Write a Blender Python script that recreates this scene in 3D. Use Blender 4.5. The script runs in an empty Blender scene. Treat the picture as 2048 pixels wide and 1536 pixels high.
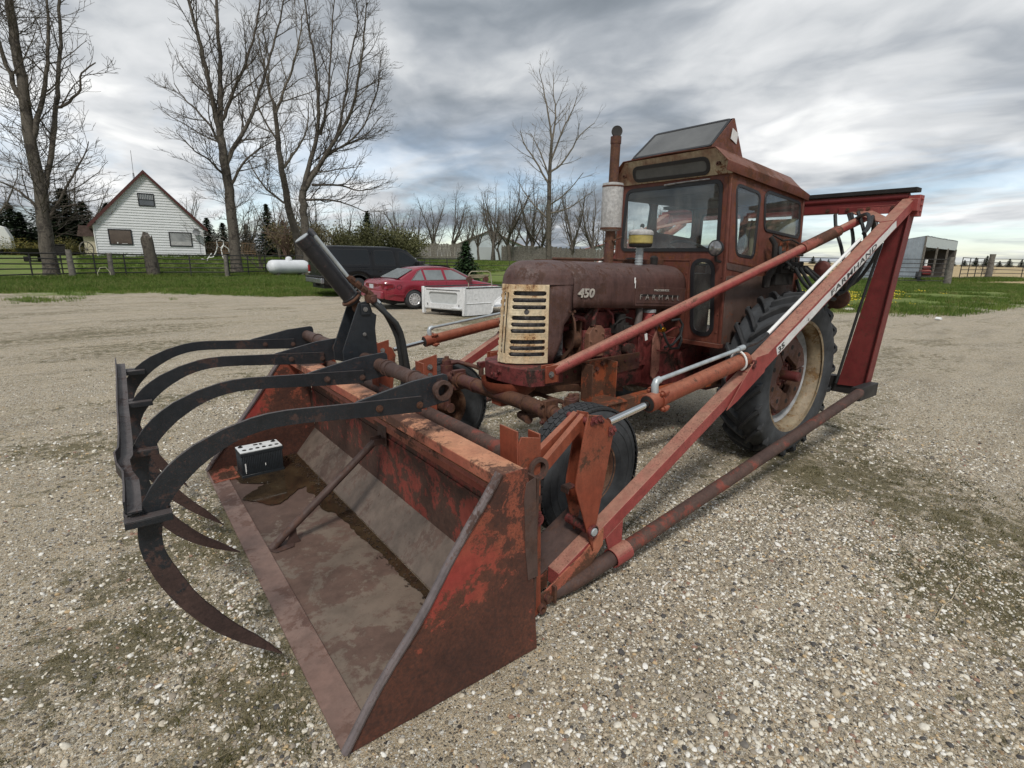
import bpy, bmesh, math, random
import numpy as np
from mathutils import Vector, Matrix
PI = math.pi
R = math.radians
sc = bpy.context.scene
col = sc.collection

# ------------------------------------------------------------------ camera
cam_d = bpy.data.cameras.new('camera')
cam = bpy.data.objects.new('camera', cam_d)
col.objects.link(cam)
cam_d.sensor_width = 36.0
cam_d.lens = 1040.84 / 2048 * 36
cam_d.clip_start = 0.05
cam_d.clip_end = 4000
CAM = Vector((4.5985, 2.9343, 1.6582))
_p, _r, _y = 0.2383, 0.0157, 0.9122
_d = Vector((-math.cos(_y) * math.cos(_p), -math.sin(_y) * math.cos(_p), -math.sin(_p)))
_s = Vector((-math.sin(_y), math.cos(_y), 0))
_u = _s.cross(_d)
_s2 = _s * math.cos(_r) + _u * math.sin(_r)
_u2 = _u * math.cos(_r) - _s * math.sin(_r)
cam.matrix_world = Matrix(((_s2.x, _u2.x, -_d.x, CAM.x), (_s2.y, _u2.y, -_d.y, CAM.y), (_s2.z, _u2.z, -_d.z, CAM.z), (0, 0, 0, 1)))
sc.camera = cam

# ------------------------------------------------------------------ node helpers
def nd(nt, typ, ins=None, **kw):
    n = nt.nodes.new(typ)
    for k, v in kw.items():
        setattr(n, k, v)
    for k, v in (ins or {}).items():
        if isinstance(v, bpy.types.NodeSocket):
            nt.links.new(v, n.inputs[k])
        else:
            n.inputs[k].default_value = v
    return n

def ramp(nt, fac, stops, interp='LINEAR'):
    n = nt.nodes.new('ShaderNodeValToRGB')
    cr = n.color_ramp
    cr.interpolation = interp
    while len(cr.elements) < len(stops):
        cr.elements.new(0.5)
    for e, (p, c) in zip(cr.elements, stops):
        e.position = p
        e.color = (c, c, c, 1) if isinstance(c, (int, float)) else (c[0], c[1], c[2], 1)
    nt.links.new(fac, n.inputs[0])
    return n.outputs[0]

def math_(nt, op, a, b=None, clamp=False):
    n = nt.nodes.new('ShaderNodeMath')
    n.operation = op
    n.use_clamp = clamp
    for i, v in enumerate((a, b)):
        if v is None: continue
        if isinstance(v, bpy.types.NodeSocket): nt.links.new(v, n.inputs[i])
        else: n.inputs[i].default_value = v
    return n.outputs[0]

def mix(nt, fac, a, b, blend='MIX'):
    n = nt.nodes.new('ShaderNodeMix')
    n.data_type = 'RGBA'
    n.blend_type = blend
    for i, v in ((0, fac), (6, a), (7, b)):
        if isinstance(v, bpy.types.NodeSocket): nt.links.new(v, n.inputs[i])
        elif i == 0: n.inputs[i].default_value = v
        else: n.inputs[i].default_value = (v[0], v[1], v[2], 1)
    return n.outputs[2]

def noise(nt, vec, scale, detail=6, rough=0.6, dist=0.0):
    return nd(nt, 'ShaderNodeTexNoise', {'Vector': vec, 'Scale': scale, 'Detail': detail, 'Roughness': rough, 'Distortion': dist}).outputs[0]

def mapping(nt, vec, scale=(1, 1, 1), rot=(0, 0, 0), loc=(0, 0, 0)):
    return nd(nt, 'ShaderNodeMapping', {'Vector': vec, 'Scale': scale, 'Rotation': rot, 'Location': loc}).outputs[0]

# ------------------------------------------------------------------ sky and sun
SKYLOC = (-6.4, 14.2, 0.0)
BUMPS = [((-0.093, -0.956, 0.28), -0.085, 0.86), ((-0.572, -0.758, 0.313), 0.045, 0.9), ((-0.902, -0.34, 0.265), -0.03, 0.93), ((-0.279, -0.957, 0.073), -0.02, 0.96), ((-0.975, -0.211, 0.068), -0.02, 0.96)]
SUN_EL, SUN_AZ = R(52), Vector((0.55, 0.62, 0)).normalized()
w = bpy.data.worlds.new('World')
sc.world = w
w.use_nodes = True
nt = w.node_tree
nt.nodes.clear()
sky = nd(nt, 'ShaderNodeTexSky', sky_type='NISHITA', sun_disc=False, sun_elevation=SUN_EL, sun_rotation=math.atan2(SUN_AZ.x, SUN_AZ.y), dust_density=0.4, ozone_density=3.0)
bg_sky = nd(nt, 'ShaderNodeBackground', {'Color': sky.outputs[0], 'Strength': 0.10})
tc = nd(nt, 'ShaderNodeTexCoord')
sep = nd(nt, 'ShaderNodeSeparateXYZ', {0: tc.outputs['Generated']})
zz = math_(nt, 'ADD', math_(nt, 'MAXIMUM', sep.outputs[2], 0.0), 0.13)
uu = math_(nt, 'DIVIDE', sep.outputs[0], zz)
vv = math_(nt, 'DIVIDE', sep.outputs[1], zz)
pl = nd(nt, 'ShaderNodeCombineXYZ', {0: uu, 1: vv, 2: 0.0}).outputs[0]
plr = mapping(nt, pl, scale=(1.0, 0.86, 1), rot=(0, 0, R(-35)), loc=SKYLOC)
n1 = noise(nt, plr, 0.50, 3, 0.5, 0.2)
wrp = nd(nt, 'ShaderNodeTexNoise', {'Vector': plr, 'Scale': 0.9, 'Detail': 3.0})
pw = nd(nt, 'ShaderNodeVectorMath', {0: plr, 1: nd(nt, 'ShaderNodeVectorMath', {0: wrp.outputs['Color'], 3: 0.7}, operation='SCALE').outputs[0]}, operation='ADD').outputs[0]
n2 = noise(nt, pw, 1.25, 4, 0.5)
b1 = math_(nt, 'ABSOLUTE', math_(nt, 'SUBTRACT', math_(nt, 'MULTIPLY', noise(nt, pw, 1.7, 5, 0.48), 2.0), 1.0))
n3 = noise(nt, pw, 3.6, 7, 0.55)
dens = math_(nt, 'ADD', math_(nt, 'ADD', math_(nt, 'MULTIPLY', n1, 0.42), math_(nt, 'MULTIPLY', n2, 0.40)), math_(nt, 'ADD', math_(nt, 'MULTIPLY', b1, -0.16), math_(nt, 'MULTIPLY', n3, 0.16)))
# broad bright and dark stretches of the cloud deck
for dv, k_, w_ in BUMPS:
    dp = nd(nt, 'ShaderNodeVectorMath', {0: tc.outputs['Generated'], 1: dv}, operation='DOT_PRODUCT').outputs['Value']
    dens = math_(nt, 'ADD', dens, math_(nt, 'MULTIPLY', ramp(nt, dp, [(w_ - .08, 0.0), (1.0, 1.0)]), k_))
cl = ramp(nt, dens, [(0.300, (0.62, 0.625, 0.62)), (0.355, (0.49, 0.50, 0.51)), (0.405, (0.40, 0.415, 0.43)), (0.455, (0.28, 0.30, 0.325)), (0.51, (0.19, 0.212, 0.238)), (0.57, (0.135, 0.155, 0.178))])
bg_cl = nd(nt, 'ShaderNodeBackground', {'Color': cl, 'Strength': 1.0})
# gaps of blue low over the horizon
low = ramp(nt, sep.outputs[2], [(0.02, 1.0), (0.26, 0.0)])
n4 = noise(nt, mapping(nt, pl, scale=(1, 0.5, 1), rot=(0, 0, R(-40)), loc=(11, 5, 1)), 0.9, 7, 0.6, 0.3)
gap = math_(nt, 'MULTIPLY', ramp(nt, n4, [(0.46, 0.0), (0.60, 0.75)]), low)
mx = nd(nt, 'ShaderNodeMixShader', {0: gap, 1: bg_cl.outputs[0], 2: bg_sky.outputs[0]})
# far below the horizon the sky is the far ground
nd(nt, 'ShaderNodeOutputWorld', {'Surface': mx.outputs[0]})

sun_d = bpy.data.lights.new('sun', 'SUN')
sun = bpy.data.objects.new('sun', sun_d)
col.objects.link(sun)
sun_d.energy = 1.5
sun_d.angle = R(10)
sun_d.color = (1.0, 0.95, 0.88)
_sd = Vector((SUN_AZ.x * math.cos(SUN_EL), SUN_AZ.y * math.cos(SUN_EL), math.sin(SUN_EL)))
sun.rotation_euler = _sd.to_track_quat('Z', 'Y').to_euler()
sun.location = (0, 0, 30)
sc.view_settings.view_transform = 'Standard'
sc.view_settings.look = 'None'
sc.view_settings.exposure = 0.72
sc.view_settings.gamma = 1.0
sc.cycles.max_bounces = 6
sc.cycles.transparent_max_bounces = 16
sc.cycles.use_adaptive_sampling = True

# ------------------------------------------------------------------ materials
def new_mat(name):
    m = bpy.data.materials.new(name)
    m.use_nodes = True
    nt = m.node_tree
    nt.nodes.clear()
    out = nt.nodes.new('ShaderNodeOutputMaterial')
    bs = nt.nodes.new('ShaderNodeBsdfPrincipled')
    nt.links.new(bs.outputs[0], out.inputs[0])
    return m, nt, bs

def plain(name, c, rough=0.6, metal=0.0, var=0.0, vscale=8.0, bump=0.0, bscale=60.0, spec=0.5, coat=0.0):
    m, nt, bs = new_mat(name)
    bs.inputs['Roughness'].default_value = rough
    bs.inputs['Metallic'].default_value = metal
    bs.inputs['Specular IOR Level'].default_value = spec
    bs.inputs['Coat Weight'].default_value = coat
    bs.inputs['Coat Roughness'].default_value = 0.08
    co = nd(nt, 'ShaderNodeTexCoord').outputs['Object']
    if var > 0:
        n = noise(nt, co, vscale, 8, 0.62)
        k = ramp(nt, n, [(0.3, 1 - var), (0.7, 1 + var)])
        c2 = mix(nt, 1.0, c, k, 'MULTIPLY')
        nt.links.new(c2, bs.inputs['Base Color'])
        rr = ramp(nt, n, [(0.3, min(1, rough + .12)), (0.7, max(.03, rough - .08))])
        nt.links.new(rr, bs.inputs['Roughness'])
    else:
        bs.inputs['Base Color'].default_value = (*c, 1)
    if bump > 0:
        b = nd(nt, 'ShaderNodeBump', {'Height': noise(nt, co, bscale, 5, 0.6), 'Strength': bump, 'Distance': 0.004})
        nt.links.new(b.outputs[0], bs.inputs['Normal'])
    return m

def rusty(name, paint, faded, rust=(0.085, 0.040, 0.026), rust2=(0.17, 0.075, 0.038), amt=0.42, scale=3.0,
          rough=0.55, top=None, topamt=0.8, streak=0.5, speck=0.5, zfade=None, grime=0.35, fadek=0.5, edge=0.0):
    """worn paint: chips, specks and streaks of rust over paint that has faded unevenly"""
    m, nt, bs = new_mat(name)
    tcn = nd(nt, 'ShaderNodeTexCoord')
    co = tcn.outputs['Object']
    big = noise(nt, co, scale * 0.55, 5, 0.55)
    mid = noise(nt, co, scale * 2.4, 9, 0.68, 0.4)
    fine = noise(nt, co, scale * 16, 6, 0.7)
    st = noise(nt, mapping(nt, co, scale=(scale * 7, scale * 7, scale * 0.8)), 1.0, 5, 0.6)
    # faded paint
    pc = mix(nt, ramp(nt, big, [(0.5 - 0.18, 0.0), (0.5 + 0.2, fadek * 2)]), paint, faded)
    pc = mix(nt, ramp(nt, st, [(0.45, 0.0), (0.8, streak)]), pc, (paint[0] * .55, paint[1] * .6, paint[2] * .6))
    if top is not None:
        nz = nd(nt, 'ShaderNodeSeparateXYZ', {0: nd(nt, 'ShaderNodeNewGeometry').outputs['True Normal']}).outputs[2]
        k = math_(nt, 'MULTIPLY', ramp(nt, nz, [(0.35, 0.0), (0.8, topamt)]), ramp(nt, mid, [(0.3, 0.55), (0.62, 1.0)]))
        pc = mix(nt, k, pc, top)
    s = math_(nt, 'ADD', math_(nt, 'ADD', math_(nt, 'MULTIPLY', big, 0.35), math_(nt, 'MULTIPLY', mid, 0.45)), math_(nt, 'MULTIPLY', fine, 0.2))
    if zfade is not None:
        zc = nd(nt, 'ShaderNodeSeparateXYZ', {0: co}).outputs[2]
        s = math_(nt, 'ADD', s, ramp(nt, math_(nt, 'DIVIDE', zc, zfade[0]), [(0.0, zfade[1]), (1.0, 0.0)]))
    th = 0.66 - 0.3 * amt
    mask = ramp(nt, s, [(th - 0.012, 0.0), (th + 0.02, 1.0)])
    sp = ramp(nt, noise(nt, co, scale * 30, 4, 0.75), [(0.60 - 0.06 * speck, 0.0), (0.66 - 0.06 * speck, 0.85 if speck > 0 else 0.0)])
    mask = math_(nt, 'MAXIMUM', mask, math_(nt, 'MULTIPLY', sp, ramp(nt, big, [(0.4, 0.15), (0.6, 1.0)])))
    rc = mix(nt, ramp(nt, fine, [(0.35, 0.0), (0.66, 1.0)]), rust, rust2)
    rc = mix(nt, ramp(nt, big, [(0.42, 0.0), (0.7, 0.6)]), rc, (rust[0] * .55, rust[1] * .6, rust[2] * .7))
    cc = mix(nt, mask, pc, rc)
    gr = ramp(nt, noise(nt, co, scale * 5, 8, 0.7), [(0.4, 1.0), (0.72, 1.0 - grime)])
    cc = mix(nt, 1.0, cc, gr, 'MULTIPLY')
    nt.links.new(cc, bs.inputs['Base Color'])
    rr = mix(nt, mask, (rough,) * 3, (0.85,) * 3)
    rr = mix(nt, 0.3, rr, ramp(nt, mid, [(0.3, 0.9), (0.7, 0.3)]))
    nt.links.new(rr, bs.inputs['Roughness'])
    h = math_(nt, 'ADD', math_(nt, 'MULTIPLY', mask, -0.6), math_(nt, 'MULTIPLY', fine, 0.8))
    b = nd(nt, 'ShaderNodeBump', {'Height': h, 'Strength': 0.35, 'Distance': 0.0025})
    nt.links.new(b.outputs[0], bs.inputs['Normal'])
    bs.inputs['Specular IOR Level'].default_value = 0.4
    return m

def glass_mat(name, tint=(0.75, 0.8, 0.8), dirt=0.12, dirtc=(0.5, 0.5, 0.47), rough=0.03, scale=4.0, refl=1.45):
    m, nt, _ = new_mat(name)
    nt.nodes.remove(_)
    co = nd(nt, 'ShaderNodeTexCoord').outputs['Object']
    tr = nd(nt, 'ShaderNodeBsdfTransparent', {0: (*tint, 1)})
    gl = nd(nt, 'ShaderNodeBsdfGlossy', {0: (1, 1, 1, 1), 'Roughness': rough})
    lw = nd(nt, 'ShaderNodeLayerWeight', {0: .5}).outputs['Facing']
    fr = math_(nt, 'ADD', math_(nt, 'MULTIPLY', math_(nt, 'POWER', lw, 4.0), .70), .045)
    m1 = nd(nt, 'ShaderNodeMixShader', {0: fr, 1: tr.outputs[0], 2: gl.outputs[0]})
    df = nd(nt, 'ShaderNodeBsdfDiffuse', {0: (*dirtc, 1)})
    st = noise(nt, mapping(nt, co, scale=(scale * 5, scale * 5, scale)), 1.0, 6, 0.65)
    dk = ramp(nt, st, [(0.35, dirt * 0.35), (0.7, dirt * 1.8)])
    m2 = nd(nt, 'ShaderNodeMixShader', {0: dk, 1: m1.outputs[0], 2: df.outputs[0]})
    nt.links.new(m2.outputs[0], nt.nodes['Material Output'].inputs[0])
    return m

RUST, RUST2 = (0.085, 0.040, 0.028), (0.16, 0.07, 0.04)
M = {}
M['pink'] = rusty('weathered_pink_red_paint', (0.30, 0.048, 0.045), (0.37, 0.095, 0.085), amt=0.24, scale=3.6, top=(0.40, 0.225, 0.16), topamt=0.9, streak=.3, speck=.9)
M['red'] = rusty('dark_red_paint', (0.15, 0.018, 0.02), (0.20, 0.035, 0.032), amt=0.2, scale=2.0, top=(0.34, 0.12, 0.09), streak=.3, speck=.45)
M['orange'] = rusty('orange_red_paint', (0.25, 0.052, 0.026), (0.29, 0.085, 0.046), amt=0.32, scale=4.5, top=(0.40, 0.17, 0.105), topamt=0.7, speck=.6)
M['orange_rusty'] = rusty('rusty_orange_paint', (0.34, 0.085, 0.03), (0.26, 0.07, 0.035), amt=0.55, scale=4.0, speck=.8)
M['salmon'] = rusty('salmon_paint_over_rust', (0.46, 0.17, 0.095), (0.40, 0.10, 0.07), amt=0.50, scale=3.4, speck=.7)
M['bucket_side'] = rusty('scraped_red_bucket_paint', (0.36, 0.050, 0.042), (0.30, 0.085, 0.048), rust=(0.070, 0.034, 0.026), rust2=(0.17, 0.060, 0.036), amt=0.40, scale=4.2, speck=1.25, zfade=(0.70, 0.17), streak=.5, fadek=.8)
M['bucket_in'] = rusty('scraped_bucket_back', (0.30, 0.065, 0.048), (0.22, 0.05, 0.038), rust=(0.060, 0.034, 0.026), rust2=(0.115, 0.058, 0.042), amt=0.68, scale=2.2, speck=1.0, streak=.8)
M['pipe_red'] = rusty('worn_red_pipe', (0.24, 0.060, 0.040), (0.15, 0.05, 0.038), rust=(0.075, 0.044, 0.036), rust2=(0.13, 0.078, 0.062), amt=0.66, scale=5.0, speck=1.0)
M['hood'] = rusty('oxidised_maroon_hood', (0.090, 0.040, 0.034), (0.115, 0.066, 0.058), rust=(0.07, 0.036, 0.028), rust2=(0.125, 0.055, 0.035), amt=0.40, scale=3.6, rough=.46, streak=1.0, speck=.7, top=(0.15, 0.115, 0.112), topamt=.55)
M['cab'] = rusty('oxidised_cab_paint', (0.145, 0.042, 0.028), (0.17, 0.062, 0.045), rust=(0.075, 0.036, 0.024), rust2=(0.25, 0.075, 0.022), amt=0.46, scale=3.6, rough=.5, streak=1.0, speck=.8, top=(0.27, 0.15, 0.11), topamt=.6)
M['cab_visor'] = rusty('bleached_cab_visor', (0.20, 0.055, 0.03), (0.50, 0.42, 0.28), rust=(0.12, 0.05, 0.03), rust2=(0.28, 0.10, 0.04), amt=0.42, scale=5.5, fadek=.95, speck=.4)
M['cream'] = rusty('cream_grille_paint', (0.80, 0.70, 0.50), (0.58, 0.36, 0.17), rust=(0.20, 0.085, 0.035), rust2=(0.45, 0.22, 0.09), amt=0.33, scale=7.0, speck=.7, streak=.5, grime=.45)
M['castred'] = rusty('greasy_red_casting', (0.155, 0.026, 0.026), (0.24, 0.06, 0.055), rust=(0.045, 0.026, 0.02), rust2=(0.10, 0.05, 0.035), amt=0.42, scale=5.0, speck=.8, grime=.75)
M['castbrown'] = rusty('rusty_brown_casting', (0.115, 0.04, 0.035), (0.10, 0.05, 0.042), amt=0.62, scale=4.0, speck=.8, grime=.5)
M['iron'] = rusty('rusted_brown_steel', (0.085, 0.052, 0.045), (0.13, 0.085, 0.072), rust=(0.06, 0.034, 0.028), rust2=(0.12, 0.065, 0.048), amt=0.6, scale=3.0, speck=.7, grime=.4)
M['steel_floor'] = rusty('worn_steel_floor', (0.165, 0.125, 0.098), (0.235, 0.190, 0.150), rust=(0.125, 0.078, 0.060), rust2=(0.165, 0.105, 0.082), amt=0.56, scale=1.3, rough=.5, speck=.4, streak=.1, grime=.35)
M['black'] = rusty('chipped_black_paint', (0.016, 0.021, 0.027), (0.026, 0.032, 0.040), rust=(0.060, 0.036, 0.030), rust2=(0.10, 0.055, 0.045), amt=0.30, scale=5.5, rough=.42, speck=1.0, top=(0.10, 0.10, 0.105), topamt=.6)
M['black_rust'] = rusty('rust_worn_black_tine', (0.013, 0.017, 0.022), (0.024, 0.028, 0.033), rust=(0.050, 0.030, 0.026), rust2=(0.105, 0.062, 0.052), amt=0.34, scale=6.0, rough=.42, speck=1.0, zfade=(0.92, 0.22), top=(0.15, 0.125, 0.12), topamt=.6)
M['dark'] = plain('dark_grease', (0.015, 0.013, 0.012), .8, var=.5)
M['tyre'] = plain('tyre_rubber', (0.030, 0.032, 0.035), .78, var=.45, vscale=7, bump=.3, bscale=90)
M['tyre_dusty'] = plain('dusty_tyre_rubber', (0.042, 0.046, 0.051), .82, var=.5, vscale=6, bump=.35, bscale=60)
M['rubber'] = plain('hose_rubber', (0.020, 0.022, 0.023), .5, var=.4, vscale=30)
M['gasket'] = plain('window_rubber', (0.015, 0.015, 0.017), .45)
M['chrome'] = plain('chrome_rod', (0.80, 0.80, 0.78), .12, metal=1.0, var=.05)
M['badge'] = plain('tarnished_badge', (0.62, 0.60, 0.56), .3, metal=.6, var=.3, vscale=40)
M['galv'] = plain('galvanised_pipe', (0.42, 0.46, 0.48), .42, metal=.35, var=.25, vscale=14)
M['muffler'] = rusty('white_muffler', (0.55, 0.55, 0.55), (0.48, 0.48, 0.47), rust=(0.2, 0.12, 0.08), rust2=(0.3, 0.2, 0.13), amt=0.10, scale=8, speck=.8, streak=.3, grime=.5)
M['rim'] = rusty('rusty_cream_rim', (0.34, 0.28, 0.19), (0.20, 0.14, 0.09), rust=(0.10, 0.055, 0.028), rust2=(0.30, 0.18, 0.07), amt=0.50, scale=6, speck=.8)
M['rim_grey'] = plain('grey_rim_well', (0.30, 0.31, 0.32), .7, var=.35)
M['glass'] = glass_mat('cab_glass', (0.93, 0.955, 0.95), .045, scale=2.0)
M['glass_dark'] = plain('smoked_window', (.095, .10, .10), .14, var=.3, vscale=3)
M['cloth'] = plain('old_cream_vinyl', (0.45, 0.41, 0.27), .7, var=.15)
M['white'] = plain('white_paint', (0.78, 0.79, 0.78), .45, var=.05)
M['decal'] = rusty('worn_white_decal', (0.74, 0.75, 0.75), (0.68, 0.68, 0.68), amt=0.12, scale=9, speck=.1, streak=0, grime=.2)
M['decal_blk'] = plain('decal_ink', (0.03, 0.03, 0.035), .5)
M['brass'] = plain('brass_fitting', (0.55, 0.36, 0.08), .3, metal=1.0)
M['yellow'] = rusty('yellow_band', (0.47, 0.38, 0.10), (0.42, 0.36, 0.16), amt=.15, scale=8, speck=.5, streak=.2)
M['bolt'] = plain('bolt_steel', (0.26, 0.255, 0.25), .45, metal=.7, var=.4, vscale=40)
M['radiator'] = plain('radiator_core', (0.085, 0.080, 0.082), .6, var=.95, vscale=38, bump=.8, bscale=260)

# ------------------------------------------------------------------ mesh builder
def basis(d, up=(0, 0, 1)):
    d = Vector(d).normalized()
    u = Vector(up)
    if abs(d.dot(u)) > 0.97: u = Vector((1, 0, 0))
    s = d.cross(u).normalized()
    return d, s, s.cross(d).normalized()

class MB:
    def __init__(self):
        self.v = []; self.f = []; self.m = []; self.cm = 0
    def add(self, vs, fs):
        o = len(self.v)
        self.v += [tuple(p) for p in vs]
        self.f += [tuple(i + o for i in f) for f in fs]
        self.m += [self.cm] * len(fs)
        return self
    def box(self, c, s, rot=None):
        hx, hy, hz = s[0] / 2, s[1] / 2, s[2] / 2
        vs = [Vector((x, y, z)) for x in (-hx, hx) for y in (-hy, hy) for z in (-hz, hz)]
        if rot is not None: vs = [rot @ q for q in vs]
        c = Vector(c)
        return self.add([q + c for q in vs], [(0, 1, 3, 2), (4, 6, 7, 5), (0, 4, 5, 1), (2, 3, 7, 6), (0, 2, 6, 4), (1, 5, 7, 3)])
    def box2(self, a, b):
        return self.box([(a[i] + b[i]) / 2 for i in range(3)], [abs(b[i] - a[i]) for i in range(3)])
    def beam(self, p0, p1, w, h, up=(0, 0, 1)):
        p0, p1 = Vector(p0), Vector(p1)
        d, s, u = basis(p1 - p0, up)
        vs = [p + s * a * w / 2 + u * b * h / 2 for p in (p0, p1) for a in (-1, 1) for b in (-1, 1)]
        return self.add(vs, [(0, 1, 3, 2), (4, 6, 7, 5), (0, 4, 5, 1), (2, 3, 7, 6), (0, 2, 6, 4), (1, 5, 7, 3)])
    def tube(self, p0, p1, r0, r1=None, n=16, caps=True, hole=0.0):
        r1 = r0 if r1 is None else r1
        p0, p1 = Vector(p0), Vector(p1)
        d, s, u = basis(p1 - p0)
        vs = []
        for p, r in ((p0, r0), (p1, r1)):
            for i in range(n):
                a = 2 * PI * i / n
                vs.append(p + (s * math.cos(a) + u * math.sin(a)) * r)
        fs = [(i, (i + 1) % n, n + (i + 1) % n, n + i) for i in range(n)]
        if hole > 0:
            for p, r in ((p0, r0 * hole), (p1, r1 * hole)):
                for i in range(n):
                    a = 2 * PI * i / n
                    vs.append(p + (s * math.cos(a) + u * math.sin(a)) * r)
            fs += [(2 * n + i, 3 * n + i, 3 * n + (i + 1) % n, 2 * n + (i + 1) % n) for i in range(n)]
            fs += [(i, 2 * n + i, 2 * n + (i + 1) % n, (i + 1) % n) for i in range(n)]
            fs += [(n + i, n + (i + 1) % n, 3 * n + (i + 1) % n, 3 * n + i) for i in range(n)]
        elif caps:
            fs += [tuple(reversed(range(n))), tuple(range(n, 2 * n))]
        return self.add(vs, fs)
    def path(self, pts, rad, n=8, caps=True):
        pts = [Vector(p) for p in pts]
        if not hasattr(rad, '__len__'): rad = [rad] * len(pts)
        d0 = (pts[1] - pts[0]).normalized()
        _, s, u = basis(d0)
        vs = []
        for k, p in enumerate(pts):
            a = pts[min(k + 1, len(pts) - 1)] - pts[max(k - 1, 0)]
            d = a.normalized() if a.length > 1e-9 else d0
            s = (s - d * s.dot(d)).normalized()
            u = s.cross(d).normalized()
            for i in range(n):
                t = 2 * PI * i / n
                vs.append(p + (s * math.cos(t) + u * math.sin(t)) * rad[k])
        fs = []
        for k in range(len(pts) - 1):
            for i in range(n):
                fs.append((k * n + i, (k + 1) * n + i, (k + 1) * n + (i + 1) % n, k * n + (i + 1) % n))
        if caps:
            fs += [tuple(range(n)), tuple(reversed(range((len(pts) - 1) * n, len(pts) * n)))]
        return self.add(vs, fs)
    def prism(self, poly, a, b, axis='y', fn=None):
        """polygon in the other two axes, extruded along axis from a to b"""
        def P3(q, t):
            if axis == 'y': r_ = (q[0], t, q[1])
            elif axis == 'x': r_ = (t, q[0], q[1])
            else: r_ = (q[0], q[1], t)
            return fn(*r_) if fn else r_
        n = len(poly)
        vs = [P3(q, a) for q in poly] + [P3(q, b) for q in poly]
        fs = [tuple(reversed(range(n))), tuple(range(n, 2 * n))]
        fs += [(i, (i + 1) % n, n + (i + 1) % n, n + i) for i in range(n)]
        return self.add(vs, fs)
    def strip(self, A, B, y0, y1):
        """solid between two curves (lists of (x, z)), extruded over y: made of quads, so bends stay clean"""
        n = len(A)
        vs = []
        for y in (y0, y1):
            vs += [(q[0], y, q[1]) for q in A] + [(q[0], y, q[1]) for q in B]
        fs = []
        o = 2 * n
        for i in range(n - 1):
            fs.append((i, i + 1, n + i + 1, n + i))
            fs.append((o + i, o + n + i, o + n + i + 1, o + i + 1))
            fs.append((i, o + i, o + i + 1, i + 1))
            fs.append((n + i, n + i + 1, o + n + i + 1, o + n + i))
        fs.append((0, n, o + n, o)); fs.append((n - 1, o + n - 1, o + 2 * n - 1, 2 * n - 1))
        return self.add(vs, fs)
    def lathe(self, prof, c, axis='y', n=48, caps=False, a0=0.0, a1=2 * PI):
        c = Vector(c)
        full = abs(a1 - a0 - 2 * PI) < 1e-6
        m = n if full else n + 1
        vs = []
        for r_, h in prof:
            for i in range(m):
                a = a0 + (a1 - a0) * i / n
                if axis == 'y': q = (r_ * math.cos(a), h, r_ * math.sin(a))
                elif axis == 'z': q = (r_ * math.cos(a), r_ * math.sin(a), h)
                else: q = (h, r_ * math.cos(a), r_ * math.sin(a))
                vs.append(c + Vector(q))
        fs = []
        for k in range(len(prof) - 1):
            for i in range(n):
                j = (i + 1) % m
                fs.append((k * m + i, k * m + j, (k + 1) * m + j, (k + 1) * m + i))
        if caps:
            fs += [tuple(range(m)), tuple(reversed(range((len(prof) - 1) * m, len(prof) * m)))]
        return self.add(vs, fs)
    def sphere(self, c, r_, n=12, sc_=(1, 1, 1)):
        pr = [(max(1e-4, math.sin(PI * k / n)) * r_, -math.cos(PI * k / n) * r_) for k in range(n + 1)]
        o = len(self.v)
        self.lathe(pr, (0, 0, 0), 'z', n * 2)
        for i in range(o, len(self.v)):
            q = self.v[i]
            self.v[i] = (c[0] + q[0] * sc_[0], c[1] + q[1] * sc_[1], c[2] + q[2] * sc_[2])
        return self
    def bolt(self, c, d, r_=0.011, h=0.008):
        c = Vector(c); d = Vector(d).normalized()
        self.tube(c, c + d * h * .35, r_ * 1.5, n=12)
        return self.tube(c + d * h * .35, c + d * (h * 1.35), r_, n=6)

def link(o, parent=None):
    col.objects.link(o)
    if parent is not None: o.parent = parent
    return o

EACH = {'bolt', 'screw', 'post', 'girt', 'cab_post', 'bargeboard', 'downpipe', 'lever', 'weight_hole', 'filler_hole', 'disc_hole', 'paint_splash', 'paint_drip', 'latch', 'door_handle', 'engine_fitting', 'crank_fitting', 'hitch_bracket', 'tine_clamp', 'brace_plate', 'scuff', 'pipe_clamp', 'deck_post', 'arch_lip', 'door_gap', 'window_trim', 'curtain', 'side_moulding'}
def islands(mb, pad=.0015):
    par = list(range(len(mb.v)))
    def fd(i):
        while par[i] != i: par[i] = par[par[i]]; i = par[i]
        return i
    for f in mb.f:
        a = fd(f[0])
        for k in f[1:]: par[fd(k)] = a
    g = {}
    for i in range(len(mb.v)): g.setdefault(fd(i), []).append(i)
    bx = [[ [min(mb.v[i][k] for i in ix) - pad for k in range(3)], [max(mb.v[i][k] for i in ix) + pad for k in range(3)], set(ix)] for ix in g.values()]
    merged = True
    while merged:
        merged = False
        for i in range(len(bx)):
            for j in range(len(bx) - 1, i, -1):
                a, b = bx[i], bx[j]
                if all(a[0][k] <= b[1][k] and b[0][k] <= a[1][k] for k in range(3)):
                    a[0] = [min(a[0][k], b[0][k]) for k in range(3)]; a[1] = [max(a[1][k], b[1][k]) for k in range(3)]; a[2] |= b[2]; bx.pop(j); merged = True
    return [b[2] for b in bx]
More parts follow.
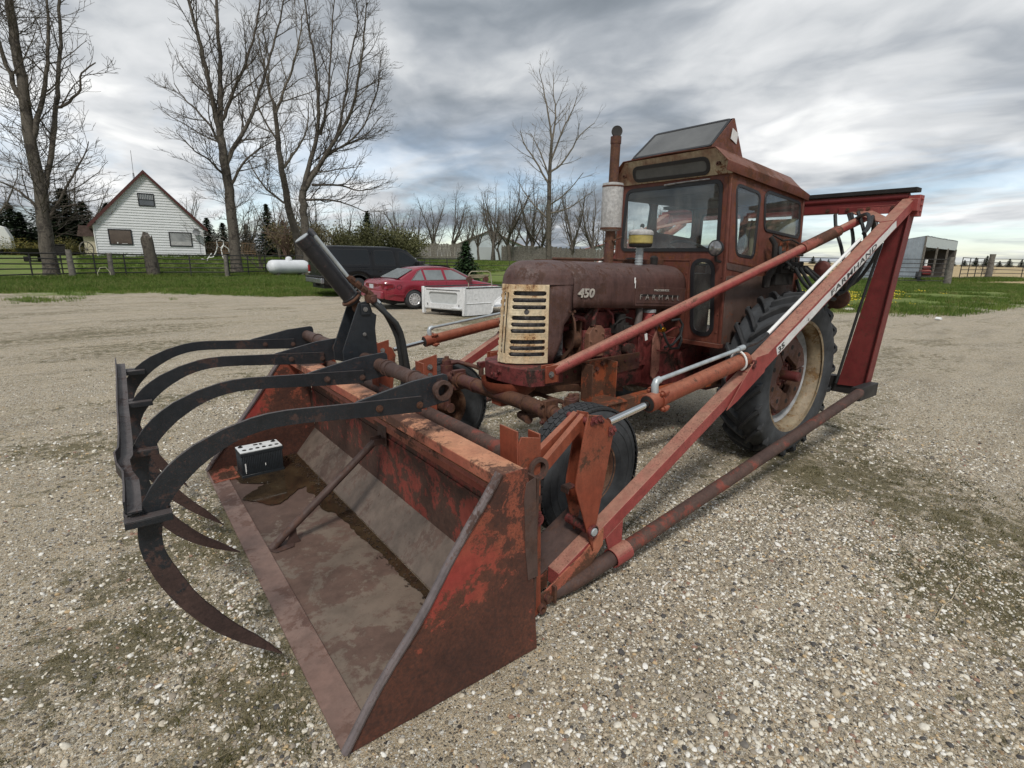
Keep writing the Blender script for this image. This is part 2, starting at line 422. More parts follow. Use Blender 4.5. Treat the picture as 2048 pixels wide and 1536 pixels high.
def build(name, mb, mat, parent=None, bev=0.0, smooth=35, segs=1, fix=True):
    if name in EACH and parent is not None and len(mb.f) > 6:
        I_ = islands(mb)
        if len(I_) > 1:
            for s_ in I_:
                ix = sorted(s_); mp = {a: k for k, a in enumerate(ix)}
                m2 = MB(); m2.v = [mb.v[i] for i in ix]; m2.f = [tuple(mp[i] for i in f) for f in mb.f if f[0] in s_]; m2.m = [0] * len(m2.f)
                o = build1(name, m2, mat, parent, bev, smooth, segs, fix)
            return o
    return build1(name, mb, mat, parent, bev, smooth, segs, fix)
def build1(name, mb, mat, parent=None, bev=0.0, smooth=35, segs=1, fix=True):
    me = bpy.data.meshes.new(name)
    me.from_pydata(mb.v, [], mb.f)
    if fix:
        bm = bmesh.new(); bm.from_mesh(me)
        bmesh.ops.recalc_face_normals(bm, faces=bm.faces)
        bm.to_mesh(me); bm.free()
    mats = mat if isinstance(mat, (list, tuple)) else [mat]
    for mm in mats: me.materials.append(mm)
    if len(mats) > 1:
        me.polygons.foreach_set('material_index', mb.m)
    if smooth:
        me.polygons.foreach_set('use_smooth', [True] * len(me.polygons))
        me.set_sharp_from_angle(angle=R(smooth))
    o = bpy.data.objects.new(name, me)
    link(o, parent)
    if bev > 0:
        b = o.modifiers.new('bevel', 'BEVEL')
        b.width = bev; b.segments = segs; b.limit_method = 'ANGLE'; b.angle_limit = R(40)
    return o

def tag(o, label=None, cat=None, group=None, kind=None):
    if label: o['label'] = label
    if cat: o['category'] = cat
    if group: o['group'] = group
    if kind: o['kind'] = kind
    return o

def thing(name, label, cat, loc=(0, 0, 0), rz=0.0, group=None):
    o = bpy.data.objects.new(name, None)
    o.empty_display_size = 0.2
    o.location = loc
    o.rotation_euler = (0, 0, rz)
    link(o)
    return tag(o, label, cat, group)

def copy_tree(o, parent=None):
    c = o.copy()
    link(c, parent)
    for ch in list(o.children):
        copy_tree(ch, c)
    return c

def text_mesh(txt, size, extrude, name='lettering', bold=0.0, shear=0.0, space=1.0):
    cu = bpy.data.curves.new(name, 'FONT')
    cu.body = txt; cu.size = size; cu.extrude = extrude; cu.offset = bold
    cu.shear = shear; cu.space_character = space
    cu.align_x = 'LEFT'; cu.align_y = 'BOTTOM'
    cu.resolution_u = 3
    o = bpy.data.objects.new(name, cu)
    col.objects.link(o)
    bpy.context.view_layer.update()
    me = bpy.data.meshes.new_from_object(o.evaluated_get(bpy.context.evaluated_depsgraph_get()))
    bpy.data.objects.remove(o)
    return me

def text_part(name, txt, size, o3, ux, uy, width, extrude, mat, parent, bold=0.0, shear=0.0, space=1.0):
    """lettering that starts at o3, runs along ux, rises along uy, fitted to width"""
    me = text_mesh(txt, size, extrude, name, bold, shear, space)
    ux = Vector(ux).normalized(); uy = Vector(uy).normalized(); n = ux.cross(uy)
    x0 = min(v.co.x for v in me.vertices); x1 = max(v.co.x for v in me.vertices)
    y0 = min(v.co.y for v in me.vertices)
    k = width / (x1 - x0) if width else 1.0
    for v in me.vertices:
        q = v.co.copy()
        v.co = Vector(o3) + ux * (q.x - x0) * k + uy * (q.y - y0) + n * q.z
    me.materials.append(mat)
    o = bpy.data.objects.new(name, me)
    return link(o, parent)

# ------------------------------------------------------------------ lie of the land
def sstep(a, b, x):
    t = np.clip((x - a) / (b - a), 0, 1)
    return t * t * (3 - 2 * t)
def hgt(x, y):
    dx, dy = x - CAM.x, y - CAM.y
    D = np.hypot(dx, dy)
    a = np.degrees(np.arctan2(-dy, -dx))
    wa = sstep(28, 58, a)
    return sstep(46, 60, D) * 1.15 * wa + sstep(90, 220, D) * 0.9 * (1 - wa)
def G(x, y): return float(hgt(np.float64(x), np.float64(y)))

# ------------------------------------------------------------------ the tractor with its front loader (one thing)
T = thing('tractor', 'rusty red farm tractor with cab, front loader bucket and black grapple tines on gravel', 'tractor')

# ---- bucket
def bucket():
    YB = 1.476
    prof_o = [(4.163, 0.0), (3.49, 0.0), (3.318, 0.19), (3.318, 0.80)]
    prof_i = [(4.163, 0.008), (3.497, 0.012), (3.330, 0.205), (3.330, 0.80)]
    fl = MB().strip(prof_i[:2], prof_o[:2], -YB + .006, YB - .006)
    bk = build('bucket_floor', fl, M['steel_floor'], T)
    sl = MB().strip([(3.494, 0.014), (3.331, 0.212)], [(3.486, 0.004), (3.320, 0.200)], -YB + .006, YB - .006)
    build('slanted_plate', sl, rusty('dusty_brown_steel', (0.145, 0.112, 0.092), (0.185, 0.145, 0.118), rust=(0.10, 0.066, 0.052), rust2=(0.145, 0.098, 0.080), amt=.5, scale=2.4, speck=.6), bk)
    ed = MB()
    ed.strip([(4.168, 0.010), (4.060, 0.017)], [(4.168, 0.001), (4.060, 0.006)], -YB + .002, YB - .002)
    ed.path([(4.058, y, .016) for y in np.linspace(-YB + .02, YB - .02, 30)], .0035, 6)
    build('cutting_edge', ed, rusty('scraped_cutting_edge', (0.22, 0.135, 0.11), (0.26, 0.19, 0.16), rust=(0.13, 0.07, 0.055), rust2=(0.19, 0.115, 0.09), amt=.5, scale=2, speck=.4), bk)
    rb = MB()
    for k in range(11):
        rb.beam((4.155, -1.46 + k * .026, .014), (3.985, -1.46 + k * .026, .020), .013, .010)
    build('tread_ribs', rb, M['salmon'], bk)
    b2 = MB().box2((3.318, -YB + .006, .19), (3.330, YB - .006, .80))
    for z in (.55,): b2.box2((3.3302, -YB + .01, z), (3.338, YB - .01, z + .012))
    back = build('bucket_back', b2, M['bucket_in'], T)
    rail = MB()
    # top rail: a hollow section with a ledge below it
    rail.strip([(3.385, .853), (3.505, .851), (3.512, .846), (3.512, .800), (3.478, .782), (3.430, .775)],
               [(3.385, .845), (3.500, .843), (3.503, .840), (3.503, .806), (3.474, .790), (3.430, .783)], -YB + .008, YB - .008)
    rail.box2((3.385, -YB + .008, .70), (3.395, YB - .008, .846))
    rail.strip([(3.342, .735), (3.420, .722), (3.428, .700)], [(3.342, .727), (3.414, .714), (3.420, .698)], -YB + .008, YB - .008)
    rail.box2((3.3305, -YB + .008, .60), (3.345, YB - .008, .735))
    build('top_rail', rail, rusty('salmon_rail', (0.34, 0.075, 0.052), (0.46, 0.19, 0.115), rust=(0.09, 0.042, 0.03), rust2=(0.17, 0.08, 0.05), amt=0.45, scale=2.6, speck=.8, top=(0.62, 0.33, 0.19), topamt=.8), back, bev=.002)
    for s in (1, -1):
        sd = MB()
        pts = [(4.163, 0.0), (3.309, 0.0), (3.345, .40), (3.385, .862), (3.520, .862)]
        y0, y1 = (YB - .008, YB) if s > 0 else (-YB, -YB + .008)
        sd.prism(pts, y0, y1)
        o = build('side_plate', sd, M['bucket_side'], T)
        e = MB()
        n = 14
        P = []
        for i in range(n + 1):
            t = i / n
            P.append((3.520 + (4.160 - 3.520) * t + .006 * math.sin(t * 9) * t, s * (YB - .004 + .004 * math.sin(t * 14)), .872 + (.018 - .872) * t + .004 * math.sin(t * 11)))
        e.path(P, [.017] * 4 + [.016] * (n - 3), 8)
        build('edge_strip', e, rusty('blued_bare_steel', (0.135, 0.115, 0.12), (0.18, 0.15, 0.15), rust=(0.10, 0.06, 0.05), rust2=(0.15, 0.09, 0.07), amt=.35, scale=4, speck=.3), o)
        wr = MB()
        wr.prism([(3.318, .36), (3.372, .36), (3.392, .52), (3.402, .74), (3.392, .80), (3.345, .815)], s * YB + (.0005 if s > 0 else -.0035), s * YB + (.0035 if s > 0 else -.0005))
        build('wear_patch', wr, M['iron'], o, bev=.001)
    br = MB().path([(4.04, -.015, .012), (3.97, -.013, .075), (3.72, -.006, .275), (3.43, .004, .515), (3.405, .006, .535)], [.024, .0235, .023, .0225, .022], 14)
    build('brace_bar', br, M['iron'], T)
    g = MB()
    g.prism([(3.965, .012), (3.88, .012), (3.90, .06), (3.90, .14)], -.018, -.006)
    g.prism([(4.09, -.05), (3.99, -.075), (3.91, -.045), (3.93, .035), (4.03, .045)], .012, .0155, 'z')
    g.box2((3.3455, -.07, .50), (3.349, .06, .64)); g.box2((3.349, -.03, .52), (3.42, -.024, .56)); g.box2((3.349, .034, .52), (3.42, .04, .56))
    build('brace_plate', g, M['iron'], T, bev=.001)
bucket()

# cross tube and hitch channels behind the bucket
ct = MB().tube((3.215, -1.34, .77), (3.215, 1.34, .77), .043, n=24, hole=.75)
for s in (1, -1):
    ct.tube((3.215, s * 1.336, .77), (3.215, s * 1.352, .77), .052, n=24, hole=.66)
ctube = build('cross_tube', ct, M['pipe_red'], T)
for s in (1, -1):
    h = MB()
    poly = [(3.165, .03), (3.235, .0), (3.285, .03), (3.318, .90), (3.305, .93), (3.20, .905)]
    h.prism(poly, s * 1.325, s * 1.333)
    h.strip([(3.285, .03), (3.307, .55), (3.322, .955)], [(3.277, .03), (3.299, .55), (3.314, .955)], s * 1.20, s * 1.3245)
    h.strip([(3.175, .30), (3.199, .92)], [(3.167, .30), (3.191, .92)], s * 1.245, s * 1.3245)
    hc = build('hitch_channel', h, M['orange'], T, bev=.0015)
    k = MB()
    k.box2((3.19, s * 1.3335, .50), (3.30, s * 1.345, .56)); k.box2((3.19, s * 1.3335, .60), (3.245, s * 1.342, .635))
    for x, z in ((3.21, .53), (3.26, .53)): k.bolt((x, s * 1.3445, z), (0, s, 0), .013, .012)
    k.lathe([(.03, 0), (.03, .012), (.014, .012), (.014, 0)], (3.215, s * 1.345, .53), 'y', 16)
    build('hitch_bracket', k, M['castred'], hc, bev=.001)
for y in (.33, -.33):
    h = MB()
    h.prism([(3.12, .45), (3.22, .42), (3.245, 1.07), (3.11, 1.10)], y - .05, y - .042)
    h.strip([(3.225, .42), (3.25, 1.075)], [(3.218, .42), (3.243, 1.075)], y - .05, y + .05)
    hc = build('hitch_channel', h, M['orange'], T, bev=.0015)
    b = MB()
    for z in (.98, 1.03): b.bolt((3.16, y - .041, z), (0, 1, 0), .011, .01)
    build('bolt', b, M['bolt'], hc)

# ---- grapple
OUT = [(3.574, 1.068), (3.68, 1.074), (3.788, 1.080), (3.949, 1.088), (4.05, 1.094), (4.13, 1.098), (4.197, 1.096), (4.25, 1.089), (4.294, 1.078), (4.345, 1.064), (4.388, 1.046), (4.435, 1.026), (4.479, .998),
       (4.515, .969), (4.545, .938), (4.570, .905), (4.592, .868), (4.608, .83), (4.618, .79), (4.623, .75), (4.624, .71), (4.619, .67), (4.610, .632), (4.598, .588), (4.583, .545), (4.566, .504), (4.547, .464), (4.528, .428), (4.507, .392), (4.483, .353), (4.457, .316), (4.427, .280), (4.396, .245), (4.365, .213), (4.331, .181), (4.282, .138), (4.229, .093)]
INN = [(3.577, .998), (3.68, 1.006), (3.792, 1.014), (3.952, 1.028), (4.045, 1.036), (4.12, 1.040), (4.18, 1.040), (4.225, 1.035), (4.265, 1.027), (4.31, 1.012), (4.348, .994), (4.389, .970), (4.425, .945),
       (4.456, .918), (4.482, .892), (4.506, .865), (4.526, .836), (4.541, .806), (4.551, .772), (4.557, .738), (4.558, .705), (4.556, .676), (4.548, .645), (4.537, .612), (4.525, .579), (4.510, .540), (4.494, .498), (4.478, .465), (4.459, .430), (4.437, .395), (4.415, .358), (4.391, .322), (4.366, .286), (4.341, .254), (4.314, .222), (4.272, .162), (4.227, .0915)]
gt = MB().tube((3.480, -1.0, 1.085), (3.480, 1.0, 1.085), .036, n=28, hole=.78)
gt.tube((3.480, .985, 1.085), (3.480, 1.003, 1.085), .0455, n=28, hole=.63)
for y in (.45, .40, -.40, -.45, .72, -.72, .20, -.12):
    gt.tube((3.480, y, 1.085), (3.480, y + .012, 1.085), .0425, n=28, hole=.83)
grap = build('grapple_shaft', gt, M['iron'], T)
TIPS = {0.96: (0, 0), 0.32: (0.02, 0.15), -0.32: (0.0, 0.0), -0.96: (0.11, 0.035)}
for y in (.96, .32, -.32, -.96):
    dx, dz = TIPS[y]
    def bend(q):
        t = max(0.0, (0.80 - q[1]) / 0.72)
        return (q[0] + dx * t * t, q[1] + dz * t * t)
    tb = MB()
    A = [bend(q) for q in OUT]; B_ = [bend(q) for q in INN]
    tb.strip(A, B_, y, y + .014)
    tine = build('grapple_tine', tb, M['black_rust'], grap, bev=.0012)
    pb = MB()
    pb.prism([(3.850, 1.086), (3.610, 1.136), (3.456, 1.150), (3.440, 1.145), (3.433, 1.130), (3.430, 1.022), (3.576, 1.004), (3.860, 1.016), (3.884, 1.03), (3.884, 1.07)], y - .0135, y - .0005)
    build('tine_plate', pb, M['black'], grap, bev=.0015)
    bb = MB()
    for x, z in ((3.770, 1.045), (3.586, 1.031)):
        bb.bolt((x, y + .0145, z), (0, 1, 0), .0105, .008)
    build('bolt', bb, M['castbrown'] if abs(y) > .5 and y > 0 else M['iron'], grap)
    cz = {.96: .822, .32: .846, -.32: .905, -.96: .952}[y]
    cx = {.96: 4.586, .32: 4.575, -.32: 4.548, -.96: 4.540}[y]
    cl = MB()
    cl.box((cx, y + .037, cz), (.130, .042, .007)); cl.box((cx, y + .0555, cz - .011), (.130, .006, .022))
    cl.box((cx, y - .024, cz), (.130, .042, .007)); cl.box((cx, y - .0425, cz - .011), (.130, .006, .022))
    cl.box((cx + .058, y + .0065, cz - .002), (.008, .020, .012))
    build('tine_clamp', cl, M['black_rust'], grap, bev=.001)
# bent angle bar along the tines
bar = MB()
pts = [(4.606, -1.03, .985), (4.610, -.80, .955), (4.618, -.5, .925), (4.626, -.2, .905), (4.630, .1, .892), (4.634, .32, .880), (4.640, .50, .880), (4.652, .58, .888), (4.650, .66, .872), (4.634, .74, .862), (4.636, .88, .855), (4.640, 1.0, .850)]
def lbar(mb, pts, w_, t):
    vs = []; n = len(pts)
    sec = [(0, w_), (t, w_), (t, 0), (-w_, 0), (-w_, -t), (0, -t)]
    for p in pts:
        for a, b in sec: vs.append((p[0] + a, p[1], p[2] + b))
    m = len(sec); n = len(pts)
    fs = [(k * m + i, k * m + (i + 1) % m, (k + 1) * m + (i + 1) % m, (k + 1) * m + i) for k in range(n - 1) for i in range(m)]
    for o_ in (0, (n - 1) * m): fs += [(o_, o_ + 1, o_ + 2, o_ + 5), (o_ + 2, o_ + 3, o_ + 4, o_ + 5)]
    mb.add(vs, fs)
lbar(bar, pts, .040, .006)
build('tie_bar', bar, M['black_rust'], grap)

# ---- grapple cylinder and its yoke
yk = MB()
yk.prism([(3.500, 1.400), (3.440, 1.412), (3.420, 1.345), (3.398, 1.330), (3.409, 1.255), (3.400, 1.085), (3.470, 1.030), (3.599, 1.065), (3.603, 1.14)], .105, .115)
yk.prism([(3.500, 1.400), (3.440, 1.412), (3.420, 1.345), (3.398, 1.330), (3.409, 1.255), (3.400, 1.085), (3.470, 1.030), (3.599, 1.065), (3.603, 1.14)], -.045, -.035)
yk.box2((3.44, .1155, 1.335), (3.49, .124, 1.392))
yoke = build('cylinder_yoke', yk, M['black'], T, bev=.0015)
bb = MB().bolt((3.466, .1245, 1.365), (0, 1, 0), .009, .006)
bb.bolt((3.475, .1155, 1.225), (0, 1, 0), .007, .010)
bb.tube((3.466, -.05, 1.365), (3.466, .124, 1.365), .012)
build('bolt', bb, M['bolt'], yoke)
c0, c1 = Vector((3.500, .035, 1.410)), Vector((3.748, .035, 1.738))
gc = MB().tube(c0, c1, .045, n=32)
dd = (c1 - c0).normalized()
gc.tube(c1 - dd * .045, c1 + dd * .006, .0465, n=32)
gc.tube(c0 - dd * .01, c0 + dd * .03, .047, n=32)
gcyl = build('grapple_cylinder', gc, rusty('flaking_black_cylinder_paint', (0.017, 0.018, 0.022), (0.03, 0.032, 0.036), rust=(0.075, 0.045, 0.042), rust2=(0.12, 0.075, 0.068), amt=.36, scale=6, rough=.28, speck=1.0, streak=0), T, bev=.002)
build('end_cap', MB().tube(c1 + dd * .0062, c1 + dd * .009, .041, n=32), M['galv'], gcyl)
_, s_, u_ = basis(dd)
cl = MB()
ring = [c0 + dd * .012 + (s_ * math.cos(a) + u_ * math.sin(a)) * .054 for a in np.linspace(0, 2 * PI, 25)]
cl.path(ring, .009, 8, caps=False)
cl.tube(c0 + s_ * .05 + dd * .012, c0 + s_ * .09 + dd * .012, .008)
cl.tube(c0 - dd * .08, c0 + dd * .0, .028)
cl.tube(Vector((3.466, .0, 1.365)), Vector((3.466, .075, 1.365)), .030)
cl.box2((3.40, .09, 1.40), (3.455, .14, 1.445)); cl.bolt((3.43, .14, 1.42), (0, 1, 0), .016, .014)
build('hose_clamp', cl, M['castbrown'], gcyl, bev=.002)
pp = MB()
off = Vector((0, .105, 0))
pp.path([c1 - dd * .03 + Vector((-.01, .0, .03)), c1 - dd * .005 + Vector((-.03, .035, .045)), (3.716, .085, 1.768), (3.704, .10, 1.750)], .014, 12)
build('elbow', pp, M['black'], gcyl)
pp = MB().path([(3.709, .10, 1.755), (3.548, .10, 1.546)], .0105, 12)
build('return_pipe', pp, M['galv'], gcyl)
pp = MB().path([(3.548, .10, 1.546), (3.512, .10, 1.508), (3.455, .10, 1.468), (3.420, .11, 1.440)], [.013, .0145, .0140, .016], 12)
for t in (0.1, .35, .6, .85):
    q = Vector((3.548, .10, 1.546)).lerp(Vector((3.420, .11, 1.440)), t); pp.tube(q, q + Vector((-.02, 0, -.016)), .0195, n=6)
pp.path([(3.43, .12, 1.44), (3.39, .12, 1.40)], .0150, 12)
build('pipe_fitting', pp, M['castbrown'], gcyl)
build('hose_end', MB().tube((3.402, .12, 1.412), (3.379, .12, 1.388), .0155), M['galv'], gcyl)
hs = MB().path([(3.385, .12, 1.394), (3.345, .122, 1.335), (3.318, .12, 1.288), (3.293, .12, 1.235), (3.275, .12, 1.185), (3.262, .12, 1.10), (3.254, .12, 1.0), (3.24, .10, .90)], .0165, 12)
build('hydraulic_hose', hs, M['rubber'], T)
hs = MB().path([(3.43, .10, 1.42), (3.40, .14, 1.385), (3.345, .155, 1.325), (3.300, .16, 1.278), (3.275, .16, 1.225), (3.262, .16, 1.17), (3.250, .16, 1.09), (3.236, .16, 1.0), (3.22, .14, .90)], .0165, 12)
build('hydraulic_hose', hs, M['rubber'], T)

# ---- loader arms (both sides)
def armz(x): return 1.689 - .5089 * x
UPA = Vector((.4536, 0, .8912))  # across the arm
def slab(x0, x1, y0, y1, ztop, zbot, mb):
    """box beam whose top runs parallel to the arm; offsets measured vertically"""
    return mb.prism([(x0, armz(x0) + ztop), (x1, armz(x1) + ztop), (x1, armz(x1) + zbot), (x0, armz(x0) + zbot)], y0, y1)
for s in (1, -1):
    near = s > 0
    Y = lambda a: s * a
    a = MB()
    slab(3.02, -1.07, Y(1.213), Y(1.294), 0, -.083, a)
    slab(1.42, -1.00, Y(1.207), Y(1.300), .006, -.092, a)
    arm = build('lift_arm', a, M['pink'], T, bev=.003, segs=2)
    g = MB()
    g.prism([(1.66, armz(1.66) - .085), (1.50, armz(1.50) + .012), (1.37, armz(1.37) + .075), (1.22, armz(1.22) + .01), (1.25, armz(1.25) - .098), (1.55, armz(1.55) - .098)], Y(1.3005), Y(1.307))
    g.prism([(1.52, armz(1.52) + .012), (1.37, armz(1.37) + .075), (1.26, armz(1.26) + .01), (1.26, armz(1.26) - .05), (1.5, armz(1.5) - .05)], Y(1.193), Y(1.2005))
    gp = build('gusset_plate', g, M['pink'], arm, bev=.0015)
    k = MB().bolt((1.405, Y(1.3075), armz(1.405) + .035), (0, s, 0), .012, .01)
    k.tube((1.385, Y(1.19), 1.035), (1.385, Y(1.31), 1.035), .014)
    build('bolt', k, M['castred'], arm)
    # lower end: widened with a flat plate, hinge to the bucket
    lo = MB()
    slab(3.075, 2.70, Y(1.02), Y(1.2125), -.004, -.012, lo)
    build('arm_plate', lo, M['iron'], arm, bev=.001)
    lo = MB()
    lo.prism([(2.72, armz(2.72) + .004), (2.88, .200), (2.97, .165), (3.10, .105), (3.19, .07), (3.19, .018), (3.12, .012), (3.02, .035), (2.86, .055), (2.72, armz(2.72) - .09)], Y(1.2945), Y(1.303))
    lo.prism([(3.02, .13), (3.19, .075), (3.19, .018), (3.02, .035)], Y(1.20), Y(1.2125))
    build('arm_toe', lo, M['salmon'], arm, bev=.0015)
    hg = MB().tube((3.165, Y(1.18), .048), (3.165, Y(1.35), .048), .024, hole=.5)
    hg.tube((3.10, Y(1.295), .06), (3.10, Y(1.325), .06), .02); hg.box2((3.06, Y(1.304), .03), (3.075, Y(1.33), .12))
    build('hinge_pin', hg, M['castbrown'], arm, bev=.001)
    # bell crank
    co = [(2.890, .950), (2.800, .930), (2.712, .866), (2.704, .825), (2.787, .372), (2.812, .300), (2.800, .205), (2.850, .320), (2.950, .590), (2.951, .62), (2.911, .849)]
    cr = MB()
    cr.prism(co, Y(1.304), Y(1.313))
    cr.prism([(2.811, .921), (2.735, .90), (2.70, .83), (2.76, .37), (2.79, .24), (2.868, .495), (2.865, .583), (2.834, .761)], Y(1.155), Y(1.164))
    cr.strip([(2.715, .83), (2.775, .40)], [(2.724, .83), (2.784, .40)], Y(1.1645), Y(1.3035))
    crank = build('bell_crank', cr, M['orange'], T, bev=.0015)
    k = MB()
    k.box2((2.700, Y(1.3135), .815), (2.745, Y(1.319), .862)); k.box2((2.80, Y(1.3135), .895), (2.87, Y(1.319), .935))
    for x, z in ((2.735, .84), (2.712, .845), (2.825, .917), (2.853, .914), (2.805, .905)):
        k.bolt((x, Y(1.319), z), (0, s, 0), .009, .01)
    k.tube((2.86, Y(1.15), .905), (2.86, Y(1.318), .905), .016)
    k.box2((2.87, Y(1.19), .555), (2.93, Y(1.245), .562))
    k.box2((2.925, Y(1.19), .53), (2.932, Y(1.245), .562))
    build('crank_fitting', k, M['castred'], crank, bev=.001)
    build('pivot_pin', MB().tube((2.823, Y(1.14), .330), (2.823, Y(1.322), .330), .026, n=24).tube((2.823, Y(1.3135), .330), (2.823, Y(1.331), .330), .034, n=24, hole=.74), M['castred'], crank, bev=.002)
    build('pin_end', MB().tube((2.823, Y(1.3225), .330), (2.823, Y(1.336), .330), .0215, n=24), M['galv'], crank, bev=.003)
    for yy in (1.262, 1.215):
        lk = MB()
        lk.beam((2.862, Y(yy), .905), (3.215, Y(yy), .640 if yy > 1.24 else .69), .007, .052)
        lk.beam((2.862, Y(yy - .015), .932), (3.215, Y(yy - .015), .667 if yy > 1.24 else .717), .030, .006)
        build('tilt_link', lk, M['orange'], T, bev=.001)
    # bucket cylinder
    p0, p1 = Vector((2.665, Y(1.25), .862)), Vector((1.385, Y(1.25), 1.052))
    dv = (p1 - p0).normalized()
    pg = p0 + dv * .300
    cy = MB().tube(pg, p1 - dv * .02, .046, n=32)
    cyl = build('tilt_cylinder', cy, M['orange'], T, bev=.002)
    build('piston_rod', MB().tube(p0 - dv * .01, pg, .019, n=24), M['chrome'], cyl)
    gl = MB().tube(pg - dv * .005, pg + dv * .085, .050, n=32)
    _, s1, u1 = basis(dv)
    flx = []
    for ang in (45, 135, 225, 315):
        q = pg + dv * .075 + (s1 * math.cos(R(ang)) + u1 * math.sin(R(ang))) * .062
        gl.tube(q - dv * .02, q + dv * .045, .011, n=6); gl.tube(q - dv * .004, q + dv * .022, .019, n=14)
    gl.tube(pg + dv * .07, pg + dv * .094, .058, n=24)
    build('gland', gl, M['orange'], cyl, bev=.002)
    build('seal_ring', MB().tube(pg - dv * .008, pg + dv * .012, .044, n=24, hole=.5), M['dark'], cyl)
    up = u1 * .075
    cd = MB()
    q0 = pg + dv * .06 + u1 * .045
    cd.path([q0, q0 + u1 * .045, q0 + u1 * .062 + dv * .012, q0 + u1 * .064 + dv * .04], .020, 12)
    cd.path([q0 + u1 * .064 + dv * .03, p1 - dv * .10 + u1 * .085], .0125, 12)
    cd.path([p1 - dv * .11 + u1 * .086, p1 - dv * .05 + u1 * .085], .018, 12)
    build('conduit', cd, M['galv'], cyl)
    zt = MB()
    for q in (p1 - dv * .10,):
        zt.path([q + (s1 * math.cos(a_) + (u1 * (math.sin(a_) * (1.35 if math.sin(a_) > 0 else 1.0)))) * .052 + u1 * .0 for a_ in np.linspace(-1.2, 4.0, 16)], .0065, 6)
    build('cable_tie', zt, M['white'], cyl)
    hz = MB().path([p1 - dv * .06 + u1 * .085, p1 + dv * .0 + u1 * .088, (1.27, Y(1.205), 1.125), (1.20, Y(1.198), 1.13), (1.13, Y(1.200), armz(1.13) + .035), (1.06, Y(1.200), armz(1.06) + .03)], .014, 10)
    build('hose', hz, M['rubber'], cyl)
    wp = MB().path([(1.07, Y(1.200), armz(1.07) + .030), (.4, Y(1.200), armz(.4) + .03), (-.25, Y(1.200), armz(-.25) + .03)], .0125, 12)
    build('oil_pipe', wp, M['white'], arm)
    # long round push tube beside the arm
    ptb = MB().tube((2.53, Y(1.305), .126), (-.50, Y(1.30), .552), .041, n=28)
    ptb.path([(-.50, Y(1.30), .552), (-.525, Y(1.30), .555), (-.54, Y(1.30), .557)], [.0365, .033, .02], 20)
    pt = build('push_tube', ptb, M['pipe_red'], T)
    q = MB().tube((2.655, Y(1.31), .110), (2.535, Y(1.31), .126), .053, n=28, hole=.87)
    q.prism([(2.69, armz(2.69) - .085), (2.56, armz(2.56) - .085), (2.56, .165), (2.66, .150)], Y(1.285), Y(1.294))
    build('tube_collar', q, M['pink'], pt, bev=.001)
    q = MB().path([(2.55, Y(1.308), .123), (2.75, Y(1.30), .092), (2.92, Y(1.29), .062), (3.05, Y(1.275), .045)], [.040, .042, .042, .034], 24)
    build('tube_tip', q, M['iron'], pt)
    # rear column
    cm = MB()
    fp = [(s * .965, .505), (s * 1.205, .520), (s * 1.285, 2.19), (s * 1.165, 2.19)]
    cv = []
    def colx(z): return -.93 - .085 * (z - .5) / 1.7
    for t in (0, -.010):
        cv += [(colx(z) + t, y, z) for y, z in fp]
    cm.add(cv, [(0, 1, 2, 3), (7, 6, 5, 4), (0, 4, 5, 1), (1, 5, 6, 2), (2, 6, 7, 3), (3, 7, 4, 0)])
    cv = []
    for y, z in ((s * 1.206, .520), (s * 1.286, 2.19)):
        for dx_, dy_ in ((.035, 0), (.035, .009 * s), (-.09, .009 * s), (-.09, 0)): cv.append((colx(z) + dx_, y + dy_, z))
    cm.add(cv, [(0, 1, 5, 4), (1, 2, 6, 5), (2, 3, 7, 6), (3, 0, 4, 7), (0, 3, 2, 1), (4, 5, 6, 7)])
    clm = build('rear_column', cm, M['red'], T, bev=.002)
    hl = MB().path([(colx(.52) + .02, s * .960, .52), (colx(1.2) + .02, s * 1.035, 1.2), (colx(1.8) + .03, s * 1.115, 1.8), (colx(2.05) + .06, s * 1.13, 2.05)], .013, 8)
    build('hose', hl, M['rubber'], clm)
    hd = MB()
    hd.box2((-1.13, s * 1.245, 2.06), (-1.02, s * 1.33, 2.235)); hd.box2((-1.02, s * 1.285, 2.10), (-.965, s * 1.335, 2.20))
    for z in (2.10, 2.15, 2.20): hd.bolt((-1.07, s * 1.331, z), (0, s, 0), .010, .01)
    build('column_head', hd, M['pink'], clm, bev=.002)
    gs = MB()
    gs.add([(-.574, s * 1.21, armz(-.574) + .012), (-.60, s * 1.294, armz(-.60) + .012), (-1.020, s * .985, 2.125), (-1.016, s * .80, 2.120), (-.574, s * 1.21, armz(-.574) + .003), (-.60, s * 1.294, armz(-.60) + .003), (-1.020, s * .985, 2.115), (-1.016, s * .80, 2.110)], [(0, 1, 2, 3), (4, 7, 6, 5), (0, 4, 5, 1), (1, 5, 6, 2), (2, 6, 7, 3), (3, 7, 4, 0)])
    gs.box2((-1.028, s * .86, 2.09), (-1.016, s * 1.23, 2.15))
    build('corner_plate', gs, M['pink'], arm, bev=.001)
    # lift strut
    a0, a1 = Vector((2.235, s * .315, .892)), Vector((-1.0, s * .985, 2.085))
    dv = (a1 - a0).normalized()
    st = MB().tube(a0 + dv * .02, a0.lerp(a1, .42), .040, n=24)
    st.tube(a0.lerp(a1, .405), a1, .0365, n=24)
    strut = build('lift_strut', st, M['pink'], T, bev=.001)
    q = MB().tube(a0.lerp(a1, .735), a0.lerp(a1, .87), .048, n=24, hole=.8)
    build('strut_sleeve', q, rusty('rusty_sleeve', (0.30, 0.08, 0.06), (0.28, 0.10, 0.07), amt=.55, scale=4), strut)
    q = MB()
    q.box((2.255, s * .345, .885), (.11, .010, .12)); q.box((2.255, s * .300, .885), (.11, .010, .12)); q.box((2.195, s * .322, .885), (.010, .055, .12))
    q2 = build('strut_bracket', q, M['orange'], T, bev=.0015)
